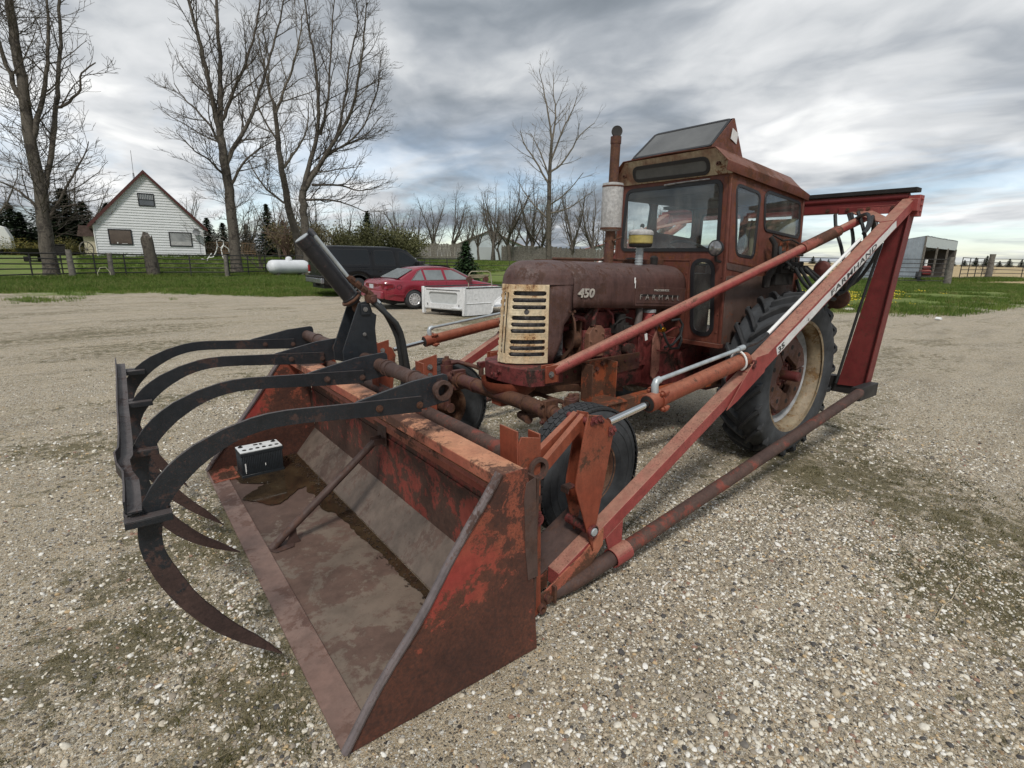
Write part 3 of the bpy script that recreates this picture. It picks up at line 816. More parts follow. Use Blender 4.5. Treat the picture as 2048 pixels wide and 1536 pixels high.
    build('bolt', MB().bolt((2.262, s * .351, .885), (0, s, 0), .015, .012), M['bolt'], q2)

# decals on the near arm
def arm_frame(x, off):  # point on the outer face of the arm, off measured down from its top edge
    return Vector((x, 1.3008, armz(x) + .006)) - UPA * off
e = (Vector((-1, 0, .5089))).normalized()
dc = MB()
for x0, x1 in ((1.13, -.64),):
    n = 24
    top = [arm_frame(x0 + (x1 - x0) * i / n, .020 + .002 * math.sin(i * 2.1)) for i in range(n + 1)]
    bot = [arm_frame(x0 + (x1 - x0) * i / n, .078 + .003 * math.sin(i * 1.3)) for i in range(n + 1)]
    vs = [(*q[:1], 1.3006, q[2]) for q in top + bot] + [(q[0], 1.3018, q[2]) for q in top + bot]
    m_ = n + 1
    fs = [(2 * m_ + i, 2 * m_ + i + 1, 3 * m_ + i + 1, 3 * m_ + i) for i in range(n)] + [(i, i + 1, m_ + i + 1, m_ + i) for i in range(n)]
    fs += [(i, i + 1, 2 * m_ + i + 1, 2 * m_ + i) for i in range(n)] + [(m_ + i, m_ + i + 1, 3 * m_ + i + 1, 3 * m_ + i) for i in range(n)]
    dc.add(vs, fs)
armL = [o for o in T.children if o.name.startswith('lift_arm')][0]
decal = build('decal', dc, M['decal'], armL)
q = arm_frame(.42, .072); q.y = 1.3022
text_part('lettering', 'FARMHAND', .060, q, e, UPA, .80, .0006, M['decal_blk'], decal, bold=.0015, space=1.12)
q = arm_frame(1.115, .074); q.y = 1.3022
text_part('lettering', '35', .055, q, e, UPA, .085, .0006, M['decal_blk'], decal, bold=.002)

# rear cross beam, lower frame
b = MB()
b.box2((-1.12, -1.243, 2.115), (-1.03, 1.243, 2.215))
b.tube((-1.045, -1.243, 2.228), (-1.045, 1.243, 2.228), .032, n=16)
b.box2((-1.028, 0.70, 2.10), (-1.018, 1.243, 2.165))
beam_ = build('cross_beam', b, M['red'], T, bev=.003)
b = MB().box2((-1.125, -1.30, 2.262), (-1.00, 1.30, 2.298)); build('beam_cap', b, M['dark'], beam_, bev=.002)
b = MB()
for y in (.78, .95, 1.14, .60): b.bolt((-1.0175 if y > .69 else -1.0295, y, 2.14), (1, 0, 0), .012, .012)
build('bolt', b, M['castbrown'], beam_)
b = MB().box2((-1.03, -1.2, .43), (-.945, 1.2, .585))
for s in (1, -1):
    b.box2((-1.0, s * 1.205, .455), (-.60, s * 1.285, .575))
    b.tube((-.60, s * 1.25, .515), (-.56, s * 1.25, .515), .03)
b.box2((-1.0, -.25, .40), (-.2, -.15, .52)); b.box2((-1.0, .15, .40), (-.2, .25, .52))
build('rear_frame', b, plain('grimy_black_frame', (.022, .02, .02), .6, var=.5, vscale=6, bump=.3), T, bev=.003)

# ---- side frame under the tractor
for s in (1, -1):
    b = MB()
    b.beam((2.02, s * .50, .615), (.1, s * .50, .665), .085, .085)
    sf = build('side_frame', b, M['orange_rusty'], T, bev=.003)
    q = MB()
    q.box2((1.695, s * .335, .655), (1.955, s * .343, .935)); q.box2((1.947, s * .343, .655), (1.955, s * .445, .93)); q.box2((1.695, s * .343, .655), (1.703, s * .445, .93))
    q.box2((1.695, s * .343, .652), (1.955, s * .56, .660))
    pb = build('frame_bracket', q, M['orange_rusty'], sf, bev=.0015)
    q = MB()
    for x, z in ((1.90, .905), (1.75, .905), (1.85, .855), (1.81, .87)): q.bolt((x, s * .3435, z), (0, s, 0), .013, .014)
    build('bolt', q, M['castbrown'], pb)

# ---- hood and nose
def inset(th): return .165 * (1 - math.cos(th)), .150 * math.sin(th)
def hood_sec(x, wid, ztop, zbot, n=9):
    k = ztop - 1.645
    L = [(wid, zbot)] + [(wid, zbot + (1.49 + k - zbot) * t) for t in (.35, .7)]
    for i in range(n + 1):
        th = PI / 2 * i / n
        a, c = inset(th)
        L.append((wid - a, 1.49 + k + c))
    L += [(wid * .18, ztop + .002), (0, ztop + .004)]
    return [(x, y, z) for y, z in L] + [(x, -y, z) for y, z in reversed(L[:-1])]
xs = [.655, .70, .9, 1.2, 1.5, 1.8, 1.985]
secs = []
for x in xs:
    zt = 1.612 + (x - .63) / (2.0 - .63) * .028
    wd = .262 + (x - .63) * -.008
    if x < .69: wd -= .012; zt -= .012
    secs.append(hood_sec(x, wd, zt, 1.252 + (x - .65) * .05))
hb = MB()
m_ = len(secs[0])
hb.add([p for s_ in secs for p in s_], [(k * m_ + i, k * m_ + i + 1, (k + 1) * m_ + i + 1, (k + 1) * m_ + i) for k in range(len(secs) - 1) for i in range(m_ - 1)])
hood = build('hood', hb, M['hood'], T)
so = hood.modifiers.new('solid', 'SOLIDIFY'); so.thickness = .006; so.offset = -1
# raised panel and trim
q = MB()
q.prism([(.672, 1.272), (1.325, 1.305), (1.325, 1.435), (1.29, 1.452), (.672, 1.425)], .2575, .2635)
pn = build('side_panel', q, M['hood'], hood, bev=.002, segs=2)
q = MB().beam((.68, .2665, 1.300), (1.315, .2665, 1.332), .004, .010); build('trim_strip', q, M['hood'], hood)
q = MB().beam((.76, .266, 1.362), (1.275, .266, 1.388), .003, .014); build('badge_bar', q, M['dark'], hood)
text_part('lettering', 'FARMALL', .062, (1.273, .2672, 1.353), (-1, 0, -.05), (-.05, 0, 1), .515, .003, M['badge'], hood, bold=-.0015, space=1.9)
text_part('lettering', 'McCORMICK', .022, (1.10, .2645, 1.412), (-1, 0, -.04), (-.04, 0, 1), .20, .002, M['badge'], hood, bold=.001)
text_part('lettering', '450', .088, (1.948, .2560, 1.388), (-1, 0, -.03), (-.03, 0, 1), .165, .006, M['badge'], hood, bold=.002, shear=.15)
q = MB(); q.box((1.34, .2595, 1.50), (.012, .006, .045)); q.box((1.33, .259, 1.47), (.006, .004, .06)); build('paint_drip', q, M['white'], hood, bev=.002)

# nose: cap, side sheets, grille
def plan(a, w=.25, L=.40, x0=1.99):
    """a in -1..1 across the nose -> point on its plan curve"""
    y = w * math.sin(a * PI / 2)
    t = min(1.0, abs(y) / w)
    return x0 + L * max(0.0, 1 - t ** 2.0) ** .62, y
NA = 40
cap = MB(); rows = []
for i in range(9):
    th = PI / 2 * i / 8
    a, c = inset(th)
    f = (.25 - a) / .25
    L_ = .40 - a * .9
    rows.append([(*plan(-1 + 2 * k / NA, .25 - a, L_), 1.49 + c + (0 if i < 8 else .0)) for k in range(NA + 1)])
rows.append([(1.99 + (p[0] - 1.99) * .45, p[1] * .45, 1.644) for p in rows[-1]])
rows.append([(1.99, p[1] * .0, 1.645) for p in rows[-1]])
low = [[(p[0] + .004, p[1] * 1.01, z) for p in rows[0]] for z in (1.478, 1.484)]
rows = low + rows
for r_ in rows: cap.v += r_
n_ = NA + 1
cap.f = [(k * n_ + i, k * n_ + i + 1, (k + 1) * n_ + i + 1, (k + 1) * n_ + i) for k in range(len(rows) - 1) for i in range(NA)]
cap.m = [0] * len(cap.f)
build('nose_cap', cap, M['hood'], hood)
for s in (1, -1):
    sh = MB()
    out = [(2.165, 1.478), (1.992, 1.478), (1.992, 1.272), (2.03, 1.26), (2.055, 1.215), (2.065, 1.15), (2.075, 1.08), (2.10, 1.01), (2.128, .955), (2.135, .932), (2.215, .932), (2.205, 1.2)]
    def yo(x, y, z): return (x, y - s * .055 * max(0, (x - 2.02) / .18) ** 1.5, z)
    # fan of quads from a strip: left edge / right edge
    A = [(2.165, 1.478), (2.175, 1.40), (2.187, 1.30), (2.198, 1.20), (2.205, 1.10), (2.21, 1.02), (2.215, .932)]
    Bq = [(1.992, 1.478), (1.992, 1.39), (1.992, 1.272), (2.058, 1.20), (2.070, 1.10), (2.097, 1.02), (2.135, .932)]
    vs = []
    for q_ in range(7):
        for t in range(7):
            u = t / 6
            x = A[q_][0] * (1 - u) + Bq[q_][0] * u; z = A[q_][1]
            if t == 6: z = Bq[q_][1]
            vs.append(yo(x, s * .249, z))
    sh.add(vs, [(a_ * 7 + b_, a_ * 7 + b_ + 1, (a_ + 1) * 7 + b_ + 1, (a_ + 1) * 7 + b_) for a_ in range(6) for b_ in range(6)])
    o = build('nose_side', sh, M['hood'], hood)
    so = o.modifiers.new('solid', 'SOLIDIFY'); so.thickness = .005
    q = MB()
    for x, z, yy in ((2.155, 1.462, .206), (2.015, 1.29, .251), (1.97, 1.29, .253), (2.15, .985, .213), (2.195, .945, .195)): q.bolt((x, s * yy, z), (0, s, 0), .008, .006)
    build('bolt', q, M['castbrown'], o)
# fan shroud behind the nose
q = MB().lathe([(.235, -.02), (.265, 0), (.262, .015), (.23, .0)], (1.955, 0, 1.14), 'x', 48)
q.lathe([(.23, 0), (.20, -.05)], (1.955, 0, 1.14), 'x', 48)
build('fan_shroud', q, M['castbrown'], T)
q = MB().box2((2.01, -.185, .97), (2.06, .185, 1.46)); build('radiator', q, M['radiator'], T)
q = MB()
for k in range(4):
    a_ = k * PI / 2 + .4
    q.beam((1.90, .02 * math.cos(a_), 1.14 + .02 * math.sin(a_)), (1.90, .2 * math.cos(a_), 1.14 + .2 * math.sin(a_)), .02, .07, up=(1, .5, 0))
q.tube((1.82, 0, 1.14), (1.93, 0, 1.14), .05)
build('fan', q, M['castred'], T)

# grille: a curved sheet with real slots
arc = [plan(-1 + 2 * k / 400) for k in range(401)]
cum = [0.0]
for i in range(400): cum.append(cum[-1] + math.hypot(arc[i + 1][0] - arc[i][0], arc[i + 1][1] - arc[i][1]))
tot = cum[-1]
def at_s(s_):
    """arc length measured from the nose's centre line"""
    t = s_ + tot / 2
    k = int(np.clip(np.searchsorted(cum, t) - 1, 0, 399))
    f_ = (t - cum[k]) / max(1e-9, cum[k + 1] - cum[k])
    return arc[k][0] + (arc[k + 1][0] - arc[k][0]) * f_, arc[k][1] + (arc[k + 1][1] - arc[k][1]) * f_
SMAX = .316
CX, CZ = .0040, .0040
ns = int(2 * SMAX / CX); nz_ = int((1.484 - .932) / CZ)
zc = [(1.484 - f_ * .552) for f_ in (.115, .20, .285, .42, .505, .585, .72, .80, .88)]
def solid(s_, z):
    s0_ = s_ - .015
    a_ = abs(s0_)
    if a_ < .046:
        for c_, w_ in ((.000, .0068), (.030, .0068)):
            d_ = abs(s_ - c_)
            if d_ < w_ and 1.0 < z < 1.425: return False
        return True
    x0, x1 = .054, .282
    for c_ in zc:
        hh = .0150
        if abs(z - c_) < hh:
            if x0 + hh < a_ < x1 - hh: return False
            cx_ = x0 + hh if a_ < x0 + hh else x1 - hh
            if (a_ - cx_) ** 2 + (z - c_) ** 2 < hh * hh: return False
    if s_ > 0 and (s_ - .168) ** 2 + (z - 1.294) ** 2 < .0180 ** 2: return False
    return True
gv = []
for j in range(nz_ + 1):
    z = .932 + j * CZ
    fl = .040 * (1 - (z - .932) / .552)
    for i in range(ns + 1):
        s_ = -SMAX + i * CX
        x, y = at_s(s_)
        ridge = .010 * math.exp(-((abs(s_ - .015) - .042) / .006) ** 2) + (.004 if abs(s_ - .015) < .042 else 0)
        dn = 0
        for c_ in zc:
            if abs(s_ - .015) > .05 and abs(s_) < .29: dn = max(dn, .0035 * math.exp(-((abs(z - c_) - .016) / .005) ** 2))
        k = 1 + fl / .4 * 1.0
        gv.append((x + fl * (1 - (abs(s_) / .3) ** 2) + ridge + dn + .003, y * (1 + .02), z))
gb = MB(); gb.v = gv
for j in range(nz_):
    for i in range(ns):
        if solid(-SMAX + (i + .5) * CX, .932 + (j + .5) * CZ):
            gb.f.append((j * (ns + 1) + i, j * (ns + 1) + i + 1, (j + 1) * (ns + 1) + i + 1, (j + 1) * (ns + 1) + i))
gb.m = [0] * len(gb.f)
grille = build('grille', gb, M['cream'], T, smooth=60)
so = grille.modifiers.new('solid', 'SOLIDIFY'); so.thickness = .007; so.offset = -1
# dark screen close behind the slots
sv = []
for j in range(2):
    for i in range(41):
        x, y = at_s(-.29 + i * .0145)
        sv.append((x - .030 + (.03 if j == 0 else 0), y * .93, .94 if j == 0 else 1.48))
q = MB(); q.add(sv, [(i, i + 1, 41 + i + 1, 41 + i) for i in range(40)])
o = build('grille_screen', q, M['radiator'], grille)

# ---- bolster, axle, frame rails
q = MB()
bp = [(2.10, -.30), (2.30, -.27), (2.40, -.245), (2.452, -.16), (2.470, 0), (2.452, .16), (2.40, .30), (2.28, .335), (2.10, .30)]
q.prism(bp, .800, .922, 'z')
bol = build('front_bolster', q, M['castred'], T, bev=.006, segs=2)
q = MB()
for y, z in ((-.10, .885), (-.06, .84), (.03, .875), (.12, .86), (.22, .88), (.25, .83), (.16, .83)):
    q.bolt((2.468 - abs(y) ** 2 * 2.2, y, z), (1, y * 2, 0), .014, .012)
q.box2((2.462, -.02, .83), (2.490, .02, .86)); q.box2((2.36, -.30, .84), (2.44, -.262, .885))
build('bolt', q, M['castred'], bol, bev=.002)
q = MB().lathe([(.215, .802), (.21, .765), (.185, .725), (.15, .695), (.125, .665), (.10, .62)], (2.33, -.02, 0), 'z', 28)
q.box2((2.30, -.06, .62), (2.47, .06, .70))
build('pivot_casting', q, M['orange'], T, bev=.004)
q = MB().tube((2.445, -.60, .700), (2.445, .60, .700), .052, n=28)
q.tube((2.445, -.74, .700), (2.445, .74, .700), .042, n=24)
for s in (1, -1):
    q.tube((2.445, s * .50, .70), (2.445, s * .56, .70), .064, n=24); q.tube((2.445, s * .30, .70), (2.445, s * .315, .70), .058, n=24)
    q.box2((2.39, s * .53, .62), (2.50, s * .57, .78)); q.bolt((2.50, s * .55, .64), (1, 0, 0), .013, .015); q.bolt((2.50, s * .55, .76), (1, 0, 0), .013, .015)
ax = build('front_axle', q, M['castbrown'], T, bev=.002)
for s in (1, -1):
    q = MB().tube((2.445, s * .735, .40), (2.445, s * .735, .84), .030, n=20)
    q.tube((2.445, s * .735, .60), (2.445, s * .735, .79), .052, n=20); q.tube((2.445, s * .735, .79), (2.445, s * .735, .83), .04, n=12); q.tube((2.445, s * .735, .83), (2.445, s * .735, .86), .02, n=6)
    q.path([(2.445, s * .735, .80), (2.36, s * .70, .81), (2.27, s * .62, .78), (2.22, s * .56, .76)], [.028, .018, .016, .02], 10)
    q.tube((2.22, s * .56, .79), (2.22, s * .56, .70), .022, n=12)
    q.tube((2.43, s * .70, .42), (2.43, s * .86, .40), .042, n=16)
    build('steering_knuckle', q, M['castbrown'], ax, bev=.002)
q = MB().path([(2.22, -.56, .70), (2.19, -.1, .69), (2.19, .1, .69), (2.22, .56, .70)], .015, 10); q.tube((2.30, .27, .60), (2.42, .27, .60), .03)
q.tube((2.40, .20, .585), (2.46, .36, .60), .03, n=16)
build('tie_rod', q, M['castbrown'], ax)
for s in (1, -1):
    q = MB()
    q.prism([(2.30, .805), (2.30, .922), (1.24, .932), (1.24, .80), (1.6, .785), (1.95, .765), (2.15, .775)], s * .262, s * .282)
    q.prism([(2.30, .80), (2.15, .772), (1.95, .762), (1.26, .797), (1.26, .81), (2.3, .82)], s * .20, s * .2615)
    fr = build('frame_rail', q, M['castbrown'], T, bev=.003)
    q = MB()
    for x, z in ((2.12, .87), (2.05, .83), (1.97, .86), (1.58, .87), (1.50, .85), (1.42, .875), (1.28, .87)): q.bolt((x, s * .2825, z), (0, s, 0), .010, .008)
    build('bolt', q, M['castred'], fr)
q = MB().prism([(2.35, .66), (2.2, .74), (1.9, .72), (1.2, .60), (1.2, .56), (1.9, .66)], -.10, .10); build('radius_rod', q, M['castbrown'], T, bev=.004)

# ---- engine and transmission
q = MB()
q.box2((1.02, -.17, .78), (1.78, .17, 1.13)); q.box2((1.05, -.14, 1.13), (1.74, .14, 1.26)); q.box2((1.08, -.12, 1.26), (1.70, .12, 1.38))
q.prism([(1.02, .62), (1.70, .62), (1.78, .78), (1.02, .78)], -.14, .14)
for x in np.linspace(1.12, 1.66, 5): q.box2((x - .03, .1705, .82), (x + .03, .185, 1.08))
eng = build('engine_block', q, M['castred'], T, bev=.006, segs=2)
q = MB()
q.tube((1.785, 0, .92), (1.86, 0, .92), .105, n=24); q.tube((1.86, .0, .92), (1.875, .0, .92), .085, n=24); q.tube((1.80, .10, 1.06), (1.88, .10, 1.06), .07, n=24)
q.tube((1.79, .02, 1.20), (1.90, .02, 1.20), .055, n=24)
q.box2((1.78, -.14, .80), (1.80, .15, 1.22))
build('belt_pulley', q, M['castbrown'], eng, bev=.003)
q = MB(); q.prism([(1.60, .93), (1.60, 1.13), (1.64, 1.165), (1.72, 1.165), (1.77, 1.11), (1.77, .93)], .17, .215)
for x, z in ((1.62, 1.10), (1.62, .97), (1.70, 1.14), (1.75, 1.05), (1.75, .96)): q.bolt((x, .2155, z), (0, 1, 0), .008, .008)
build('timing_cover', q, rusty('tan_rusty_cover', (0.24, 0.12, 0.08), (0.22, 0.10, 0.07), amt=.4, scale=6), eng, bev=.003)
q = MB(); q.path([(1.72, .20, 1.17), (1.72, .21, 1.25), (1.70, .20, 1.30), (1.66, .20, 1.31)], [.022, .018, .028, .02], 10); q.path([(1.66, .2, 1.31), (1.45, .2, 1.30)], .016, 10); q.tube((1.60, .2, 1.307), (1.53, .2, 1.304), .021, n=12); q.sphere((1.70, .205, 1.325), .028, 8)
build('governor', q, M['castred'], eng)
q = MB(); q.box2((1.34, .15, 1.09), (1.48, .23, 1.17)); q.tube((1.41, .20, 1.05), (1.41, .20, 1.24), .040, n=18); q.tube((1.42, .22, 1.13), (1.31, .22, 1.11), .036, n=18); q.path([(1.50, .22, 1.16), (1.46, .235, 1.20), (1.38, .235, 1.215), (1.31, .23, 1.20)], .008, 8)
build('carburetor', q, M['dark'], eng, bev=.004)
q = MB(); q.path([(1.315, .22, 1.11), (1.27, .225, 1.10), (1.235, .225, 1.12), (1.215, .22, 1.17), (1.205, .215, 1.24), (1.20, .20, 1.34)], .029, 14)
build('intake_pipe', q, plain('grey_brown_hose', (.095, .078, .072), .6, var=.3, vscale=20), eng)
q = MB(); q.tube((1.325, .22, 1.112), (1.310, .22, 1.110), .037, n=20); q.tube((1.300, .222, 1.108), (1.288, .222, 1.106), .034, n=20); build('pipe_clamp', q, M['bolt'], eng)
q = MB().tube((1.065, .20, 1.16), (1.065, .20, 1.235), .052, n=24); build('filter_bowl', q, rusty('pink_filter_bowl', (.50, .16, .14), (.45, .03, .04), amt=.15, scale=8), eng, bev=.004)
q = MB().tube((1.065, .20, 1.236), (1.065, .20, 1.262), .058, n=24); build('filter_cap', q, M['galv'], eng, bev=.002)
q = MB().path([(1.42, .19, 1.40), (1.40, .2, 1.32), (1.34, .2, 1.25)], .02, 10); q.path([(1.55, .15, 1.30), (1.5, .19, 1.24), (1.47, .18, 1.16)], .012, 8); q.path([(1.9, .12, 1.25), (1.8, .18, 1.22), (1.72, .18, 1.28)], .02, 10)
q.tube((1.3, .1, .95), (1.3, .24, .95), .05, n=18); q.tube((1.48, .17, .93), (1.48, .21, .93), .03, n=14)
build('engine_fitting', q, M['castred'], eng)
q = MB()
q.prism([(1.02, .62), (1.02, 1.20), (.93, 1.16), (.86, 1.05), (.80, .98), (.80, .60)], -.24, .24)
q.box2((-.05, -.21, .52), (.80, .21, .98)); q.box2((-.40, -.26, .46), (.20, .26, 1.0))
q.tube((.0, -.80, .69), (.0, .80, .69), .095, n=24); q.tube((.55, .21, .80), (.55, .235, .80), .09, n=24); q.tube((.25, .26, .7), (.25, .29, .7), .10, n=24)
for x in np.linspace(.85, 1.0, 3): q.bolt((x, .2405, .72), (0, 1, 0), .010, .010)
for z in (.70, .80, .90, 1.0, 1.08): q.bolt((.985, .2405, z), (0, 1, 0), .010, .010)
build('transmission', q, M['castred'], T, bev=.008, segs=2)
q = MB(); q.prism([(1.04, .70), (1.05, 1.02), (1.0, 1.10), (.95, 1.04), (.94, .74), (1.0, .66)], .2415, .256)
build('clutch_cover', q, rusty('tan_pink_cover', (.24, .09, .07), (.26, .12, .09), amt=.3, scale=6), T, bev=.003)
q = MB(); q.box((1.155, .262, 1.045), (.03, .004, .055), Matrix.Rotation(R(14), 3, 'Y')); build('paper_tag', q, M['white'], T)
q = MB(); q.tube((1.00, .27, 1.105), (1.0, .315, 1.10), .026, n=6); q.tube((1.0, .315, 1.10), (1.0, .325, 1.10), .018, n=14, hole=.5); build('brass_fitting', q, M['brass'], T)
for P_ in ([(1.08, .25, 1.22), (1.04, .29, 1.16), (1.0, .31, 1.08), (.97, .33, 1.0), (.90, .33, .935), (.80, .33, .93), (.72, .30, .98), (.66, .24, 1.08)],
           [(.83, .26, 1.16), (.76, .29, 1.17), (.72, .30, 1.12), (.74, .30, 1.03), (.82, .29, .96), (.92, .28, .94)],
           [(.70, .22, 1.0), (.85, .27, .90), (1.0, .27, .92)], [(1.2, .20, 1.10), (1.0, .25, 1.02), (.8, .26, 1.09), (.68, .25, 1.1)],
           [(1.05, .25, .55), (.9, .3, .50), (.7, .3, .50), (.5, .25, .56)]):
    build('engine_hose', MB().path(P_, .011 if len(P_) > 4 else .007, 8), M['rubber'] if len(P_) > 4 else M['castred'], T)

# ---- stack, muffler, air cleaner
q = MB().tube((1.372, 0, 1.60), (1.364, 0, 1.90), .040, n=20); q.tube((1.364, 0, 2.22), (1.362, 0, 2.555), .037, n=20, hole=.9); q.tube((1.362, 0, 2.515), (1.362, 0, 2.565), .041, n=20, hole=.85)
q.box2((1.31, -.004, 1.79), (1.43, .004, 1.80)); q.path([(1.30, .06, 1.83), (1.38, .05, 1.80), (1.34, -.06, 1.78), (1.28, -.12, 1.70)], .008, 6)
stk = build('exhaust_stack', q, M['castbrown'], T)
q = MB().lathe([(.045, 1.872), (.080, 1.885), (.082, 1.90), (.081, 2.21), (.079, 2.228), (.040, 2.236)], (1.364, 0, 0), 'z', 36); build('muffler', q, M['muffler'], stk)
q = MB().lathe([(.0835, 1.884), (.0845, 1.892), (.0835, 1.900)], (1.364, 0, 0), 'z', 36); q.lathe([(.0825, 2.200), (.0835, 2.206), (.0825, 2.212)], (1.364, 0, 0), 'z', 36); build('muffler_band', q, M['castbrown'], stk)
q = MB().tube((1.357, 0, 2.60), (1.367, 0.012, 2.603), .041, n=24); q.box2((1.352, -.01, 2.56), (1.37, .01, 2.575)); build('rain_cap', q, M['dark'], stk)
q = MB().tube((1.115, .10, 1.60), (1.11, .10, 1.765), .031, n=16)
for k in range(6): q.tube((1.115, .10, 1.615 + k * .022), (1.115, .10, 1.622 + k * .022), .034, n=16)
cln = build('air_cleaner', q, M['galv'], T)
q = MB().lathe([(.03, 1.752), (.085, 1.757), (.092, 1.770), (.092, 1.782)], (1.11, .10, 0), 'z', 36); build('cleaner_base', q, M['dark'], cln)
q = MB().lathe([(.090, 1.783), (.0955, 1.79), (.0955, 1.845), (.090, 1.85)], (1.11, .10, 0), 'z', 36); build('cleaner_bowl', q, M['yellow'], cln)
q = MB().lathe([(.098, 1.850), (.101, 1.862), (.098, 1.876), (.080, 1.890), (.03, 1.897), (.001, 1.898)], (1.11, .10, 0), 'z', 36); q.sphere((1.11, .10, 1.900), .012, 6); build('cleaner_lid', q, M['muffler'], cln)
q = MB().path([(1.95, -.02, 1.655), (1.4, -.06, 1.652), (.70, -.05, 1.650)], .011, 8); q.box2((.68, -.09, 1.62), (1.1, .02, 1.66)); build('hood_pipe', q, M['castbrown'], T, bev=.002)
q = MB().tube((.83, .03, 1.61), (.83, .03, 1.675), .034, n=16); q.sphere((.83, .03, 1.672), .033, 8, (1, 1, .6)); build('filler_cap', q, M['dark'], T)

# ------------------------------------------------------------------ flat sheets with rounded openings
def rounded(pts, r_, n=5):
    out = []
    m_ = len(pts)
    for i in range(m_):
        p = Vector(pts[i]); a = (Vector(pts[i - 1]) - p); b = (Vector(pts[(i + 1) % m_]) - p)
        rr = r_[i] if hasattr(r_, '__len__') else r_
        d_ = min(rr, a.length * .48, b.length * .48)
        a.normalize(); b.normalize()
        if d_ <= 1e-5: out.append(tuple(p)); continue
        for k in range(n + 1):
            t = k / n
            q = (p + a * d_) * (1 - t) ** 2 + p * 2 * t * (1 - t) + (p + b * d_) * t ** 2
            out.append(tuple(q))
    return out
def grow(pts, d_):
    m_ = len(pts); out = []
    area = sum(pts[i][0] * pts[(i + 1) % m_][1] - pts[(i + 1) % m_][0] * pts[i][1] for i in range(m_))
    s = 1 if area > 0 else -1
    for i in range(m_):
        a = Vector(pts[i - 1]); b = Vector(pts[(i + 1) % m_]); t = (b - a)
        if t.length < 1e-9: out.append(pts[i]); continue
        t.normalize()
        out.append((pts[i][0] + t.y * d_ * s, pts[i][1] - t.x * d_ * s))
    return out
def sheet(name, outer, holes, th, o3, ux, uy, mat, parent, off=0.0, bev=0.0):
    cu = bpy.data.curves.new(name, 'CURVE'); cu.dimensions = '2D'; cu.fill_mode = 'BOTH'; cu.extrude = th / 2
    for P_ in [outer] + list(holes):
        sp = cu.splines.new('POLY'); sp.points.add(len(P_) - 1)
        for i, q in enumerate(P_): sp.points[i].co = (q[0], q[1], 0, 1)
        sp.use_cyclic_u = True
    o = bpy.data.objects.new(name, cu); col.objects.link(o)
    bpy.context.view_layer.update()
    me = bpy.data.meshes.new_from_object(o.evaluated_get(bpy.context.evaluated_depsgraph_get()))
    bpy.data.objects.remove(o)
    ux = Vector(ux).normalized(); uy = Vector(uy); uy = (uy - ux * uy.dot(ux)).normalized(); n = ux.cross(uy)
    for v in me.vertices:
        q = v.co.copy(); v.co = Vector(o3) + ux * q.x + uy * q.y + n * (q.z + off)
    bm = bmesh.new(); bm.from_mesh(me); bmesh.ops.remove_doubles(bm, verts=bm.verts, dist=1e-5)
    bmesh.ops.recalc_face_normals(bm, faces=bm.faces); bm.to_mesh(me); bm.free()
    me.materials.clear(); me.materials.append(mat)
    o = bpy.data.objects.new(name, me); link(o, parent)
    if bev: b = o.modifiers.new('bevel', 'BEVEL'); b.width = bev; b.segments = 1; b.limit_method = 'ANGLE'; b.angle_limit = R(50)
    return o
def window(parent, hole, o3, ux, uy, g=.026, glass='glass', th=.012, off=0.0):
    f = sheet('window_seal', grow(hole, g * .62), [grow(hole, -g * .38)], th, o3, ux, uy, M['gasket'], parent, off, bev=.003)
    return sheet('window_glass', grow(hole, -g * .30), [], .004, o3, ux, uy, M[glass], parent, off)

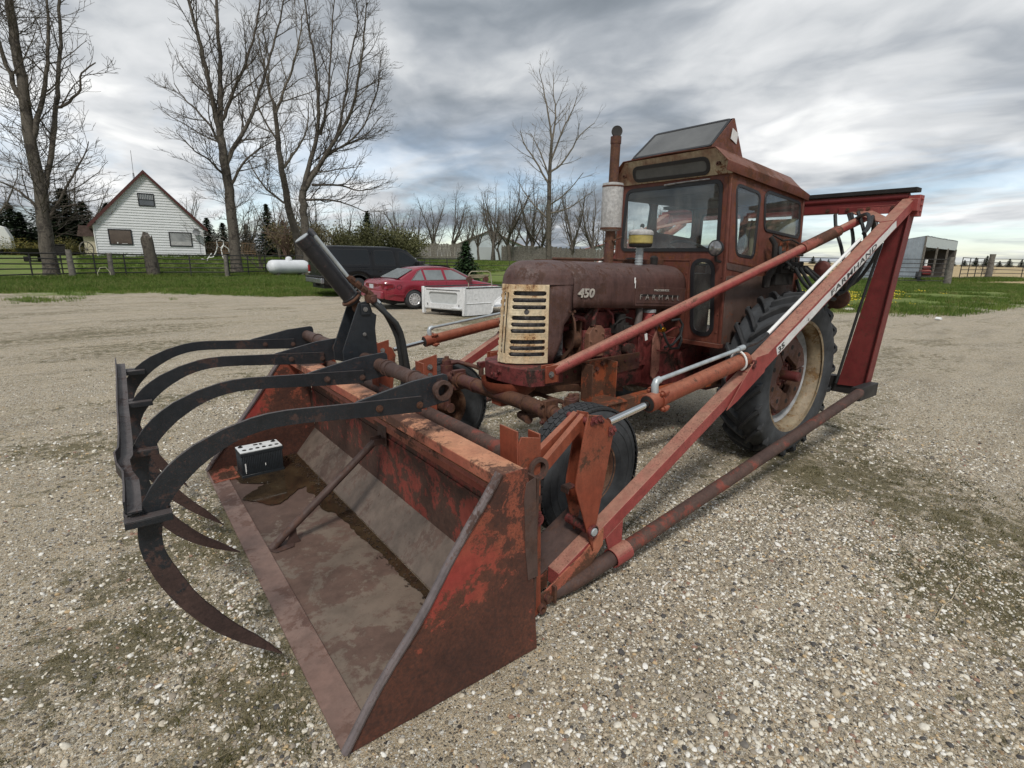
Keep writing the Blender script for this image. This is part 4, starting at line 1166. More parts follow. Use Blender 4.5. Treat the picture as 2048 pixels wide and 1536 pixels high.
# ---- cab
def cab():
    # front wall
    WS = rounded([(-.500, 1.748), (.500, 1.748), (.472, 2.268), (-.472, 2.268)], .055)
    LW = lambda s: rounded([(s * .345, 1.055), (s * .525, 1.055), (s * .470, 1.655), (s * .285, 1.655)], .085, 7)
    ow = [(-.60, .99), (.60, .99), (.545, 2.33), (-.545, 2.33)]
    fr = sheet('cab_front', ow, [WS, LW(1), LW(-1)], .012, (.63, 0, 0), (0, 1, 0), (0, 0, 1), M['cab'], T, bev=.002)
    window(fr, WS, (.63, 0, 0), (0, 1, 0), (0, 0, 1), .030, off=.008)
    for s in (1, -1): window(fr, LW(s), (.63, 0, 0), (0, 1, 0), (0, 0, 1), .034, off=.008)
    q = MB()
    q.box2((.6365, .255, .99), (.642, .268, 1.66)); q.box2((.6365, -.27, 1.655), (.642, .27, 1.662))
    for z in (1.1, 1.25, 1.4, 1.55): q.bolt((.6365, .235, z), (1, 0, 0), .006, .004); q.bolt((.6365, .565, z - .02), (1, 0, 0), .006, .004)
    q.box2((.60, -.62, .955), (.66, .62, .988))
    build('front_seam', q, M['cab'], fr, bev=.0015)
    q = MB().path([(.655, -.02, 2.288), (.665, .16, 2.290), (.655, .38, 2.293)], .006, 8); q.tube((.66, -.05, 2.283), (.662, .06, 2.287), .008, n=8)
    build('wiper', q, M['bolt'], fr)
    q = MB()
    for s in (1, -1):
        q.beam((.632, s * .603, .99), (.632, s * .548, 2.33), .022, .022)
        q.beam((-.60, s * .603, 1.2), (-.60, s * .548, 2.23), .03, .03)
    build('cab_post', q, M['cab'], T, bev=.004, segs=2)
    # sides
    for s in (1, -1):
        o3 = (0, s * .6500, 0); uy = (0, -s * .0463, 1)
        SW1 = rounded([(.488, 1.712), (.548, 2.245), (.180, 2.205), (.215, 1.690)][::-1], [.06, .06, .06, .06])
        SW2 = rounded([(.098, 2.235), (-.540, 2.182), (-.572, 1.882), (.062, 1.925)], [.09, .05, .05, .05])
        ow = [(.622, .99), (.622, 2.33), (-.612, 2.238), (-.585, 1.52), (-.50, .99)]
        sd = sheet('cab_side', ow, [SW1, SW2], .012, o3, (1, 0, 0), uy, M['cab'], T, bev=.002)
        of = -.0 
        window(sd, SW1, o3, (1, 0, 0), uy, .026, off=(-.008 if s > 0 else .008)); window(sd, SW2, o3, (1, 0, 0), uy, .026, off=(-.008 if s > 0 else .008))
        n_ = .0085 * (-1 if s > 0 else 1)
        dr = sheet('door_panel', rounded([(.600, 1.652), (.612, 2.300), (.140, 2.258), (.150, 1.608)], .02), [SW1], .004, o3, (1, 0, 0), uy, M['cab'], sd, off=n_, bev=.001)
        sheet('sill_strip', [(.612, 1.595), (.615, 1.645), (.135, 1.600), (.135, 1.545)], [], .006, o3, (1, 0, 0), uy, M['iron'], sd, off=n_)
        # fender behind the cab side
        q = MB()
        n = 14
        A, B_ = [], []
        for k in range(n + 1):
            a_ = R(30 + 118 * k / n)
            A.append((.78 * math.cos(a_) - .02, .69 + .78 * math.sin(a_))); B_.append((.772 * math.cos(a_) - .02, .69 + .772 * math.sin(a_)))
        q.prism([(.618, .985), (.612, 1.54), (.14, 1.535), (-.20, 1.52), (-.55, 1.42), (-.66, 1.1), (-.5, .985)], s * .6085, s * .6165, fn=lambda x, y, z: (x, y - s * .046 * max(0, z - .985), z))
        build('fender', q, rusty('grey_brown_fender', (.10, .062, .05), (.13, .09, .078), rust=(.08, .04, .03), rust2=(.20, .06, .025), amt=.42, scale=2.2), T, bev=.002)
    # rear
    RW = [rounded([(a, 1.62), (b, 1.62), (b, 2.13), (a, 2.13)], .05) for a, b in ((-.48, -.03), (.03, .48))]
    rr = sheet('cab_back', [(-.58, 1.25), (.58, 1.25), (.545, 2.235), (-.545, 2.235)], RW, .012, (-.605, 0, 0), (0, 1, 0), (0, 0, 1), M['cab'], T)
    for h_ in RW: window(rr, h_, (-.605, 0, 0), (0, 1, 0), (0, 0, 1), .026)
    # roof
    sec = lambda x, L: [(x, y, z) for y, z in L] + [(x, -y, z) for y, z in reversed(L[:-1])]
    S = [sec(.748, [(.578, 2.330), (.584, 2.400), (.458, 2.514), (0, 2.524)]), sec(.10, [(.583, 2.274), (.588, 2.345), (.475, 2.455), (0, 2.470)]),
         sec(-.44, [(.587, 2.228), (.592, 2.300), (.488, 2.402), (0, 2.418)]), sec(-.655, [(.578, 2.210), (.582, 2.262), (.50, 2.285), (0, 2.290)])]
    q = MB(); m_ = 7
    q.add([p for s_ in S for p in s_], [(k * m_ + i, k * m_ + i + 1, (k + 1) * m_ + i + 1, (k + 1) * m_ + i) for k in range(3) for i in range(m_ - 1)] + [tuple(range(3 * m_, 4 * m_))])
    roof = build('cab_roof', q, M['cab'], T, smooth=20)
    so = roof.modifiers.new('solid', 'SOLIDIFY'); so.thickness = .006
    b = roof.modifiers.new('bevel', 'BEVEL'); b.width = .005; b.segments = 2; b.limit_method = 'ANGLE'; b.angle_limit = R(15)
    q = MB().box2((-.60, -.54, 2.195), (.62, .54, 2.205)); q.box2((.60, -.54, 2.2), (.625, .54, 2.33)); build('roof_liner', q, M['dark'], roof)
    FW = rounded([(-.365, .028), (.370, .022), (.370, .128), (-.365, .130)], .055, 8)
    fa = sheet('roof_front', [(-.565, -.006), (.565, -.006), (.572, .075), (.452, .196), (-.452, .196), (-.572, .075)], [FW], .008, (.650, 0, 2.325), (0, 1, 0), (.075, 0, .185), M['cab_visor'], roof, bev=.001)
    window(fa, FW, (.650, 0, 2.325), (0, 1, 0), (.075, 0, .185), .030, glass='glass_dark', off=.006)
    q = MB(); q.tube((.69, .47, 2.395), (.71, .47, 2.39), .016, n=12, hole=.5); q.tube((.69, -.47, 2.395), (.71, -.47, 2.39), .016, n=12, hole=.5); build('screw', q, M['castbrown'], fa)
    # tinted visor box on the roof
    q = MB()
    for s in (1, -1):
        q.prism([(.705, 2.527), (.420, 2.772), (.400, 2.772), (.235, 2.478), (.28, 2.474)], s * .382, s * .388, fn=lambda x, y, z: (x, y * (1.0 if z > 2.7 else 1.035), z))
    q.add([(.42, -.385, 2.774), (.42, .385, 2.774), (.40, .385, 2.776), (.40, -.385, 2.776), (.235, .395, 2.480), (.235, -.395, 2.480)], [(0, 1, 2, 3), (3, 2, 4, 5)])
    vb = build('visor_box', q, M['cab'], roof, bev=.0)
    d_ = Vector((.42 - .705, 0, 2.772 - 2.527)); L_ = d_.length
    GL = rounded([(-.385, .012), (.385, .012), (.365, L_ - .008), (-.365, L_ - .008)], .03)
    sheet('visor_frame', grow(GL, .012), [grow(GL, -.012)], .012, (.705, 0, 2.527), (0, 1, 0), d_, M['gasket'], vb, bev=.002)
    sheet('visor_glass', grow(GL, -.008), [], .005, (.705, 0, 2.527), (0, 1, 0), d_, plain('smoked_panel', (.085, .087, .085), .16, var=.25, vscale=3, spec=.6), vb)
    q = MB().prism([(.455, 2.615), (.365, 2.585), (.352, 2.665), (.440, 2.695)], .4015, .4035); build('sticker', q, M['decal'], vb)
    # work lamp
    q = MB().lathe([(.001, -.065), (.03, -.06), (.055, -.02), (.060, 0), (.064, .006), (.064, .014), (.056, .016)], (.735, .548, 1.755), 'x', 28)
    q.path([(.73, .548, 1.69), (.72, .548, 1.66), (.66, .55, 1.65)], .012, 8)
    lp = build('work_lamp', q, M['gasket'], T)
    q = MB().lathe([(.056, .014), (.04, .022), (.001, .026)], (.735, .548, 1.755), 'x', 28); build('lamp_lens', q, plain('lamp_lens', (.30, .30, .30), .08, metal=.7, var=.4, vscale=30), lp)
    # inside
    q = MB()
    q.box2((-.35, -.22, 1.20), (.02, .22, 1.33)); q.box2((-.42, -.22, 1.30), (-.33, .22, 1.75))
    build('seat', q, plain('grey_seat', (.12, .12, .115), .7, var=.3), T, bev=.03, segs=3)
    q = MB(); tl = Vector((-.5, 0, .86)).normalized(); c_ = Vector((.34, 0.05, 1.72)); _, a1, a2 = basis(tl)
    q.path([c_ + (a1 * math.cos(t) + a2 * math.sin(t)) * .205 for t in np.linspace(0, 2 * PI, 41)], .012, 8, caps=False)
    for t in (.3, 2.4, 4.5): q.path([c_ - tl * .03, c_ + (a1 * math.cos(t) + a2 * math.sin(t)) * .205], .008, 6)
    q.tube(c_, c_ - tl * .9, .018); q.tube(c_ - tl * .05, c_ + tl * .01, .03)
    build('steering_wheel', q, M['gasket'], T)
    q = MB(); q.box2((-.585, .05, 1.45), (-.575, .53, 2.05)); q.box2((-.58, .36, 1.4), (-.05, .37, 1.86)); build('vinyl_curtain', q, M['cloth'], T)
    q = MB(); q.path([(.16, .50, 2.0), (.18, .50, 1.85), (.13, .48, 1.76), (.10, .45, 1.74)], .007, 6); q.path([(.45, -.42, 1.74), (.46, -.42, 1.95)], .006, 6); q.sphere((.46, -.42, 1.97), .022, 6)
    q.path([(.1, .4, 1.4), (.12, .42, 1.72)], .01, 6); q.sphere((.12, .42, 1.74), .026, 8); q.box2((.35, -.3, 1.0), (.6, .3, 1.55))
    build('lever', q, M['gasket'], T)
    q = MB().box2((-.5, -.5, .97), (.6, .5, .985)); build('cab_floor', q, M['dark'], T)
    # hydraulic valve bank and hoses at the rear left of the cab
    q = MB()
    rnd = random.Random(5)
    q.box2((-.42, .625, 1.56), (-.02, .72, 1.66)); q.box2((-.30, .62, 1.46), (.02, .70, 1.56))
    for k in range(5):
        x = -.05 - k * .085
        q.tube((x, .665, 1.66), (x, .665, 1.70 + .05 * (k % 2)), .017, n=10); q.tube((x, .72, 1.61), (x, .77, 1.61), .018, n=8)
    q.path([(.08, .64, 1.86), (.07, .68, 1.80), (.05, .68, 1.66), (.03, .67, 1.55)], .022, 10); q.path([(-.50, .66, 1.72), (-.02, .68, 1.735)], .014, 8)
    q.path([(.10, .66, 1.50), (.06, .67, 1.58), (.02, .67, 1.62)], .028, 10); q.tube((.10, .66, 1.44), (.10, .66, 1.54), .034, n=8)
    q.path([(.05, .64, 1.88), (-.10, .66, 1.835), (-.25, .66, 1.85), (-.52, .65, 1.80)], .009, 6)
    vb_ = build('valve_bank', q, M['dark'], T, bev=.004)
    q = MB().box2((-.22, .612, 1.70), (-.15, .640, 1.86)); q.box2((-.40, .612, 1.62), (-.26, .635, 1.86)); build('valve_bracket', q, M['orange_rusty'], vb_, bev=.002)
    HP = [[(-.42, .70, 1.60), (-.60, .78, 1.52), (-.72, .90, 1.45), (-.62, 1.00, 1.40), (-.34, 1.12, 1.60), (-.26, 1.195, 1.83)],
          [(-.40, .76, 1.61), (-.52, .86, 1.50), (-.62, .98, 1.42), (-.70, 1.05, 1.60), (-.76, 1.06, 1.85), (-.80, .95, 2.10)],
          [(-.32, .77, 1.61), (-.44, .90, 1.46), (-.55, 1.02, 1.40), (-.66, 1.10, 1.62), (-.72, 1.12, 1.90), (-.60, 1.14, 2.04), (-.42, 1.19, 1.95), (-.30, 1.2, 1.89)],
          [(-.24, .77, 1.61), (-.38, .88, 1.40), (-.52, .98, 1.34), (-.60, .80, 1.36), (-.66, .50, 1.40)],
          [(-.15, .77, 1.61), (-.22, .85, 1.46), (-.36, .95, 1.38), (-.52, 1.04, 1.50), (-.68, 1.00, 1.80), (-.86, .88, 2.02), (-1.0, .80, 2.10)],
          [(-.96, .84, 2.10), (-.86, .90, 2.04), (-.74, 1.0, 2.06), (-.60, 1.10, 2.06), (-.46, 1.17, 1.99), (-.34, 1.2, 1.91)],
          [(-.96, .70, 2.10), (-.94, .74, 1.95), (-.90, .82, 1.80), (-.82, .92, 1.58), (-.70, 1.0, 1.44), (-.5, 1.0, 1.38)],
          [(-1.0, 1.0, 2.1), (-.93, 1.08, 1.95), (-.88, 1.12, 1.75), (-.90, 1.0, 1.5), (-.8, .9, 1.42)],
          [(-.06, .66, 1.78), (-.02, .70, 1.70), (-.12, .74, 1.62), (-.26, .70, 1.58)], [(-.45, .66, 1.5), (-.50, .74, 1.3), (-.58, .80, 1.2), (-.62, .7, 1.1)]]
    for P_ in HP:
        P2 = []
        for i in range(len(P_) - 1):
            a_ = Vector(P_[max(i - 1, 0)]); b_ = Vector(P_[i]); c_ = Vector(P_[i + 1]); d_ = Vector(P_[min(i + 2, len(P_) - 1)])
            for k in range(4):
                t = k / 4
                P2.append(0.5 * ((2 * b_) + (c_ - a_) * t + (2 * a_ - 5 * b_ + 4 * c_ - d_) * t * t + (3 * b_ - a_ - 3 * c_ + d_) * t ** 3))
        P2.append(Vector(P_[-1]))
        build('hydraulic_hose', MB().path(P2, .0155, 8), M['rubber'], T)
    q = MB().lathe([(.001, -.05), (.05, -.045), (.072, -.01), (.075, .01), (.06, .03), (.001, .045)], (-.62, .80, 1.60), 'x', 24); q.path([(-.62, .80, 1.55), (-.62, .78, 1.42)], .012, 8)
    build('fender_lamp', q, rusty('dull_red_lamp', (.12, .035, .03), (.16, .05, .04), amt=.3), T)
    q = MB().lathe([(.001, -.04), (.08, -.04), (.10, -.01), (.10, .02), (.001, .05)], (-.92, .86, 1.33), 'x', 24); q.path([(-.95, .86, 1.3), (-1.0, .6, 1.1)], .02, 8)
    build('rear_pulley', q, M['castbrown'], T)
cab()

# ---- wheels
def rear_wheel(s):
    cz, Rt = .700, .700
    C_ = (0, 0, cz)
    prof = [(.478, .150), (.50, .168), (.545, .178), (.60, .180), (.640, .172), (.662, .150), (.668, .10), (.672, .0)]
    pr = [(r_, h) for r_, h in prof] + [(r_, -h) for r_, h in reversed(prof[:-1])]
    yc = s * .835
    q = MB().lathe([(r_, yc + h) for r_, h in pr], C_, 'y', 72)
    tyre = build('rear_tyre', q, M['tyre_dusty'], T, smooth=50)
    lg = MB(); NL = 22
    for side in (1, -1):
        for k in range(NL):
            a0 = 2 * PI * (k + (0 if side > 0 else .5)) / NL
            pts = []
            for j in range(9):
                t = j / 8
                yy = side * (.176 - .176 * t - (.006 if t > .99 else 0) + .004)
                a_ = a0 + (.30 * t ** 1.25) * (1 if s > 0 else 1)
                base = .650 if t < .06 else .660
                rt_ = .690 + .026 * min(1, t * 3.0) ** .7
                wd_ = .021 - .003 * t
                if t > .9: wd_ = .0235
                pts.append((a_, yy, base, rt_, wd_))
            vs = []
            for a_, yy, rb, rt_, wd_ in pts:
                for rr, w2 in ((rb, wd_ * 1.55), (rt_, wd_), (rt_, -wd_), (rb, -wd_ * 1.55)):
                    aa = a_ + w2 / rr
                    vs.append((rr * math.cos(-aa + PI), yc + yy * 1.0, cz + rr * math.sin(-aa + PI)))
            n = len(pts)
            fs = [(i * 4 + j, i * 4 + j + 1, (i + 1) * 4 + j + 1, (i + 1) * 4 + j) for i in range(n - 1) for j in range(3)] + [(0, 1, 2, 3), (4 * n - 4, 4 * n - 3, 4 * n - 2, 4 * n - 1)]
            # shoulder part of the lug running down the side wall
            lg.add(vs, fs)
            vs = []
            for t in (0, .5, 1):
                rr = .692 - .075 * t; yy = side * (.182 - .004 * t + .004 * (1 - abs(2 * t - 1)))
                for w2 in (.027 * (1 - .35 * t), -.027 * (1 - .35 * t)):
                    aa = a0 + w2 / rr - .035 * t
                    vs.append((rr * math.cos(-aa + PI), yc + yy, cz + rr * math.sin(-aa + PI)))
                    vs.append((rr * math.cos(-aa + PI), yc + yy - side * .03, cz + rr * math.sin(-aa + PI)))
            lg.add(vs, [(0, 4, 6, 2), (4, 8, 10, 6), (0, 1, 5, 4), (4, 5, 9, 8), (2, 6, 7, 3), (6, 10, 11, 7), (8, 9, 11, 10), (0, 2, 3, 1)])
    build('tread_lugs', lg, M['tyre'], tyre, bev=.006, smooth=50)
    yo = lambda h: yc + s * h
    rm = MB().lathe([(.462, yo(.150)), (.490, yo(.156)), (.494, yo(.150)), (.480, yo(.138)), (.462, yo(.128)), (.456, yo(.100)), (.440, yo(.085)), (.436, yo(.030)), (.446, yo(.015)), (.440, yo(-.06)), (.436, yo(-.12)), (.470, yo(-.15)), (.49, yo(-.152))], C_, 'y', 72)
    rim = build('rear_rim', rm, M['rim'], T, smooth=50)
    q = MB().lathe([(.434, yo(.028)), (.410, yo(.000)), (.36, yo(-.02)), (.345, yo(-.02))], C_, 'y', 64); build('rim_well', q, M['rim_grey'], rim)
    # cast centre: ring with slots, weights in three pieces, hub and shaft
    ct_ = MB()
    for k in range(8):
        a_ = 2 * PI * k / 8 + .2
        ct_.lathe([(.345, yo(-.045)), (.372, yo(-.03)), (.372, yo(.005)), (.350, yo(.018)), (.345, yo(-.045))], C_, 'y', 8, a0=a_ - .22, a1=a_ + .22)
        ct_.lathe([(.13, yo(.000)), (.36, yo(.000)), (.36, yo(-.05)), (.13, yo(-.05)), (.13, yo(0))], C_, 'y', 4, a0=a_ - .12, a1=a_ + .12)
        ct_.bolt((.355 * math.cos(a_), yo(.018), cz + .355 * math.sin(a_)), (0, s, 0), .012, .012)
    ct_.lathe([(.16, yo(.0)), (.255, yo(.0)), (.255, yo(-.05)), (.16, yo(-.05))], C_, 'y', 40); ct_.lathe([(.335, yo(.004)), (.378, yo(.004)), (.378, yo(-.05)), (.335, yo(-.05)), (.335, yo(.004))], C_, 'y', 56)
    build('cast_centre', ct_, rusty('dull_pink_casting', (.20, .055, .048), (.17, .065, .055), amt=.34, scale=4), rim, bev=.002)
    ww = MB(); nn = 36
    for k in range(3):
        a0 = 2 * PI * k / 3 + .9
        vs = []; 
        for yy in (yo(.012), yo(.060)):
            for i in range(nn // 3 + 1):
                a_ = a0 + (2 * PI / 3 - .05) * i / (nn // 3) + .025
                sq = .135 / max(abs(math.cos(a_ - .55)), abs(math.sin(a_ - .55)))
                for rr in (min(sq, .175), .318):
                    vs.append((rr * math.cos(a_), yy, cz + rr * math.sin(a_)))
        m_ = (nn // 3 + 1) * 2
        fs = []
        for i in range(nn // 3):
            a_, b_ = 2 * i, 2 * i + 2
            fs += [(a_, a_ + 1, b_ + 1, b_), (m_ + a_, m_ + b_, m_ + b_ + 1, m_ + a_ + 1), (a_ + 1, m_ + a_ + 1, m_ + b_ + 1, b_ + 1), (a_, b_, m_ + b_, m_ + a_)]
        fs += [(0, m_, m_ + 1, 1), (m_ - 2, m_ - 1, 2 * m_ - 1, 2 * m_ - 2)]
        ww.add(vs, fs)
    wo = build('wheel_weight', ww, rusty('brown_weight', (.105, .05, .045), (.135, .075, .065), amt=.4, scale=3), rim, bev=.004, segs=2)
    q = MB()
    for k in range(9):
        a_ = 2 * PI * k / 9 + .3; rr = .245
        q.tube((rr * math.cos(a_), yo(.0605), cz + rr * math.sin(a_)), (rr * math.cos(a_), yo(.062), cz + rr * math.sin(a_)), .021, n=16)
    build('weight_hole', q, M['dark'], wo)
    q = MB(); q.tube((0, yo(-.15), cz), (0, yo(.16), cz), .043, n=24); q.tube((0, yo(.158), cz), (0, yo(.166), cz), .036, n=24); q.tube((0, yo(-.1), cz), (0, yo(.01), cz), .125, n=24)
    for k in range(6): a_ = 2 * PI * k / 6; q.bolt((.09 * math.cos(a_), yo(.011), cz + .09 * math.sin(a_)), (0, s, 0), .016, .02)
    build('axle_shaft', q, rusty('red_axle', (.11, .02, .02), (.16, .05, .045), amt=.4, scale=5), rim, bev=.003)
for s in (1, -1): rear_wheel(s)

def front_wheel(s):
    cx, cz = 2.432, .403
    yc = s * .852
    C_ = (cx, 0, cz)
    prof = [(.200, .070), (.215, .088), (.260, .103), (.310, .106), (.350, .100), (.382, .088), (.396, .078)]
    pr = prof + [(.405, .066), (.4065, .0)] + [(.405, -.066)] + [(r_, -h) for r_, h in reversed(prof)]
    q = MB().lathe([(r_, yc + h) for r_, h in pr], C_, 'y', 64)
    ty = build('front_tyre', q, M['tyre_dusty'], T, smooth=50)
    q = MB(); q.lathe([(.300, yc + .1075), (.304, yc + .1095), (.308, yc + .1075)], C_, 'y', 64); q.lathe([(.345, yc + .102), (.349, yc + .104), (.353, yc + .1015)], C_, 'y', 64)
    q.lathe([(.238, yc + .0975), (.242, yc + .100), (.246, yc + .100)], C_, 'y', 64)
    if s < 0: q.lathe([(.300, yc - .1075), (.304, yc - .1095), (.308, yc - .1075)], C_, 'y', 64)
    build('sidewall_ring', q, M['tyre_dusty'], ty)
    # block tread
    q = MB(); N = 58
    for row, y0 in enumerate((-.080, -.052, -.022, .008, .038, .066)):
        for k in range(N):
            a0 = 2 * PI * (k + .5 * (row % 2)) / N
            da = 2 * PI / N * .84
            rb, rt_ = .398, .4145 if 0 < row < 5 else .410
            y1 = y0 + .024
            vs = []
            for yy, sh in ((y0, 0), (y1, .025 * (1 if row % 2 else -1))):
                for aa in (a0 + sh, a0 + da + sh):
                    for rr in (rb, rt_):
                        vs.append((cx + rr * math.cos(aa), yc + yy, cz + rr * math.sin(aa)))
            q.add(vs, [(0, 1, 3, 2), (4, 6, 7, 5), (0, 4, 5, 1), (2, 3, 7, 6), (1, 5, 7, 3)])
    build('tread_blocks', q, M['tyre'], ty, smooth=0)
    yo = lambda h: yc + s * h
    q = MB().lathe([(.200, yo(.078)), (.212, yo(.082)), (.213, yo(.076)), (.198, yo(.066)), (.190, yo(.055)), (.182, yo(.02)), (.178, yo(-.02)), (.19, yo(-.06)), (.21, yo(-.08))], C_, 'y', 48)
    rim = build('front_rim', q, rusty('rust_brown_rim', (.17, .085, .05), (.28, .19, .13), amt=.6, scale=7), T, smooth=50)
    q = MB().lathe([(.182, yo(.015)), (.15, yo(.03)), (.12, yo(.05)), (.09, yo(.03)), (.06, yo(.03)), (.05, yo(.05)), (.045, yo(.085)), (.001, yo(.09))], C_, 'y', 32)
    for k in range(6):
        a_ = 2 * PI * k / 6; q.bolt((cx + .075 * math.cos(a_), yo(.031), cz + .075 * math.sin(a_)), (0, s, 0), .012, .016)
    build('wheel_disc', q, rusty('rust_brown_disc', (.13, .06, .045), (.15, .08, .06), amt=.6, scale=6), rim, smooth=40)
    q = MB()
    for k in range(4):
        a_ = 2 * PI * k / 4 + .5
        q.tube((cx + .145 * math.cos(a_), yo(.020), cz + .145 * math.sin(a_)), (cx + .145 * math.cos(a_), yo(.040), cz + .145 * math.sin(a_)), .026, n=14)
    build('disc_hole', q, M['dark'], rim)
for s in (1, -1): front_wheel(s)

# ------------------------------------------------------------------ battery lying in the bucket, puddle, debris
def battery():
    t = thing('car_battery', 'black ribbed car battery with white top standing in the bucket', 'battery', (3.825, -1.235, .015), R(2))
    q = MB()
    q.box2((-.150, -.082, .0), (.150, .082, .022)); q.box2((-.146, -.078, .022), (.146, .078, .172))
    for k in range(24): q.box2((-.142 + k * .0122, .0782, .024), (-.142 + k * .0122 + .0065, .0815, .170))
    for k in range(13): q.box2((.1462, -.074 + k * .012, .024), (.1495, -.074 + k * .012 + .0065, .170))
    q.box2((-.152, -.084, .173), (.152, .084, .196))
    build('case', q, plain('battery_case', (.022, .027, .032), .42, var=.3, vscale=25), t, bev=.0015)
    lid = build('lid', MB().box2((-.149, -.081, .1965), (.149, .081, .206)), plain('white_lid', (.70, .73, .74), .5, var=.18, vscale=20), t, bev=.002)
    q = MB()
    for k in range(6): q.tube((-.118 + k * .046, .040, .2065), (-.118 + k * .046, .040, .2085), .0145, n=16)
    build('filler_hole', q, M['dark'], lid)
    for x in (-.115, .12):
        q = MB().tube((x, -.045, .206), (x, -.045, .222), .011, .009, n=12); q.tube((x, -.045, .206), (x, -.045, .209), .018, n=12); build('terminal', q, M['dark'], lid)
    q = MB(); q.box2((-.03, -.05, .2065), (-.012, -.02, .209)); q.box2((.0, -.052, .2065), (.03, -.03, .209)); build('scuff', q, M['dark'], lid)
    q = MB(); q.box2((.118, .0816, .05), (.126, .083, .115)); q.box2((.120, .0816, .035), (.124, .083, .05)); q.box2((-.02, .0816, .07), (-.014, .083, .09)); build('paint_splash', q, M['white'], t, bev=.001)
battery()
pud = [(3.784, -.954), (3.861, -.966), (3.962, -.883), (4.049, -.781), (3.978, -.702), (3.913, -.583), (3.856, -.569), (3.795, -.617), (3.743, -.676), (3.690, -.735), (3.632, -.752), (3.655, -.66), (3.625, -.553), (3.652, -.42), (3.655, -.33), (3.600, -.22), (3.585, -.05), (3.592, .12), (3.573, .242), (3.558, .386), (3.566, .593), (3.546, .871), (3.535, 1.05), (3.51, 1.1), (3.503, .8), (3.503, 0), (3.503, -.7), (3.503, -1.455), (3.60, -1.455), (3.66, -1.40), (3.70, -1.35), (4.0, -1.34), (4.015, -1.20), (4.0, -1.08), (3.93, -1.02), (3.86, -.975)]
rn = random.Random(3)
def jag(P_, amp):
    out = []
    for i in range(len(P_)):
        a_, b_ = P_[i], P_[(i + 1) % len(P_)]
        n = max(1, int(math.hypot(b_[0] - a_[0], b_[1] - a_[1]) / .03)) if a_[0] > 3.51 or b_[0] > 3.51 else 1
        for k in range(n):
            t = k / n
            out.append((max(3.503, a_[0] + (b_[0] - a_[0]) * t + (rn.uniform(-amp, amp) if k else 0)), a_[1] + (b_[1] - a_[1]) * t + (rn.uniform(-amp, amp) if k else 0)))
    return out
m_w, nt_, bs_ = new_mat('rusty_water')
bs_.inputs['Base Color'].default_value = (.034, .023, .014, 1); bs_.inputs['Roughness'].default_value = .04
co_ = nd(nt_, 'ShaderNodeTexCoord').outputs['Object']
k_ = noise(nt_, co_, 7, 8, .7)
nt_.links.new(ramp(nt_, k_, [(.35, (.022, .015, .010)), (.55, (.050, .033, .018)), (.75, (.075, .055, .030))]), bs_.inputs['Base Color'])
nt_.links.new(ramp(nt_, k_, [(.45, .03), (.7, .30)]), bs_.inputs['Roughness'])
me = bpy.data.meshes.new('puddle')
def flat_poly(name, P_, z, mat):
    cu = sheet(name, P_, [], .0016, (0, 0, z), (1, 0, 0), (0, 1, 0), mat, None)
    return cu
tag(flat_poly('puddle', jag(pud, .010), .0175, m_w), 'dark rusty water pooled on the bucket floor', 'puddle')
q = MB()
for k in range(260):
    t = rn.random()
    y = -1.44 + 2.5 * t ** 1.3
    x = 3.515 + abs(rn.gauss(0, .035)) + (.05 if y < -1.1 else 0) * rn.random()
    a_ = rn.uniform(0, PI); l_ = rn.uniform(.006, .022); w_ = rn.uniform(.003, .008)
    q.box((x, y, .0205 + rn.uniform(0, .004)), (l_, w_, .0025), Matrix.Rotation(a_, 3, 'Z') @ Matrix.Rotation(rn.uniform(-.3, .3), 3, 'X'))
tag(build('leaf_litter', q, plain('wet_leaf', (.045, .028, .018), .6, var=.9, vscale=60), None), 'dark wet leaf scraps along the back corner of the bucket', 'leaves', kind='stuff')

# ------------------------------------------------------------------ ground
YB_X = [-400, -90, -60, -31, -17, -14.8, -12, -10, -6, -2.2, .3, 4, 8, 30, 400]
YB_Y = [30, 8, 2, -2.4, -2.9, -5.0, -8.0, -13.5, -17.0, -20.0, -21.3, -24.2, -24.6, -26, -60]
PATCH = [(4.26, -.32, .30, .8), (4.56, 0, .25, .7), (4.70, .45, .35, .8), (4.35, 1.1, .22, 1.0), (4.62, .84, .2, .7), (1.15, 2.52, .30, 1.3), (.25, 2.45, .5, 1.0), (-.3, 2.0, .5, .7), (-1.42, .98, .4, .5), (-3.8, -8.5, 1.2, 1.3), (-4.9, -8.0, 1.5, 1.1),
         (2.2, .9, .25, .5), (1.2, .2, .5, .4), (5.4, -10, 1.6, .5), (.35, 1.35, .22, .7), (3.2, -1.7, .5, .5), (.8, -1.0, .9, .45), (-2.0, 4.2, .8, .6), (4.9, -2.6, .5, .45), (5.2, .9, .3, .7), (-.1, .62, .3, .8), (2.3, -3.6, 1.3, .4), (4.05, 1.25, .15, .8)]
def g_sd(x, y):
    return np.interp(x, YB_X, YB_Y) - y
def patchv(x, y):
    p = np.zeros_like(x)
    for a, b, s_, k in PATCH: p = np.maximum(p, k * np.exp(-((x - a) ** 2 + (y - b) ** 2) / (2 * s_ * s_)))
    return p
NR, NAg = 230, 420
rad = np.concatenate([[0.0], 0.6 * (2600 / 0.6) ** (np.arange(NR) / (NR - 1.0))])
an = np.linspace(0, 2 * PI, NAg, endpoint=False)
RR, AA = np.meshgrid(rad, an, indexing='ij')
GX = CAM.x + RR * np.cos(AA); GY = CAM.y + RR * np.sin(AA)
GZ = hgt(GX, GY)
rs = np.random.RandomState(7)
und = np.zeros_like(GX)
for k in range(10):
    th = rs.uniform(0, PI); f_ = rs.uniform(.5, 4.0); und += np.sin((GX * math.cos(th) + GY * math.sin(th)) * f_ + rs.uniform(0, 6)) * .010 / f_
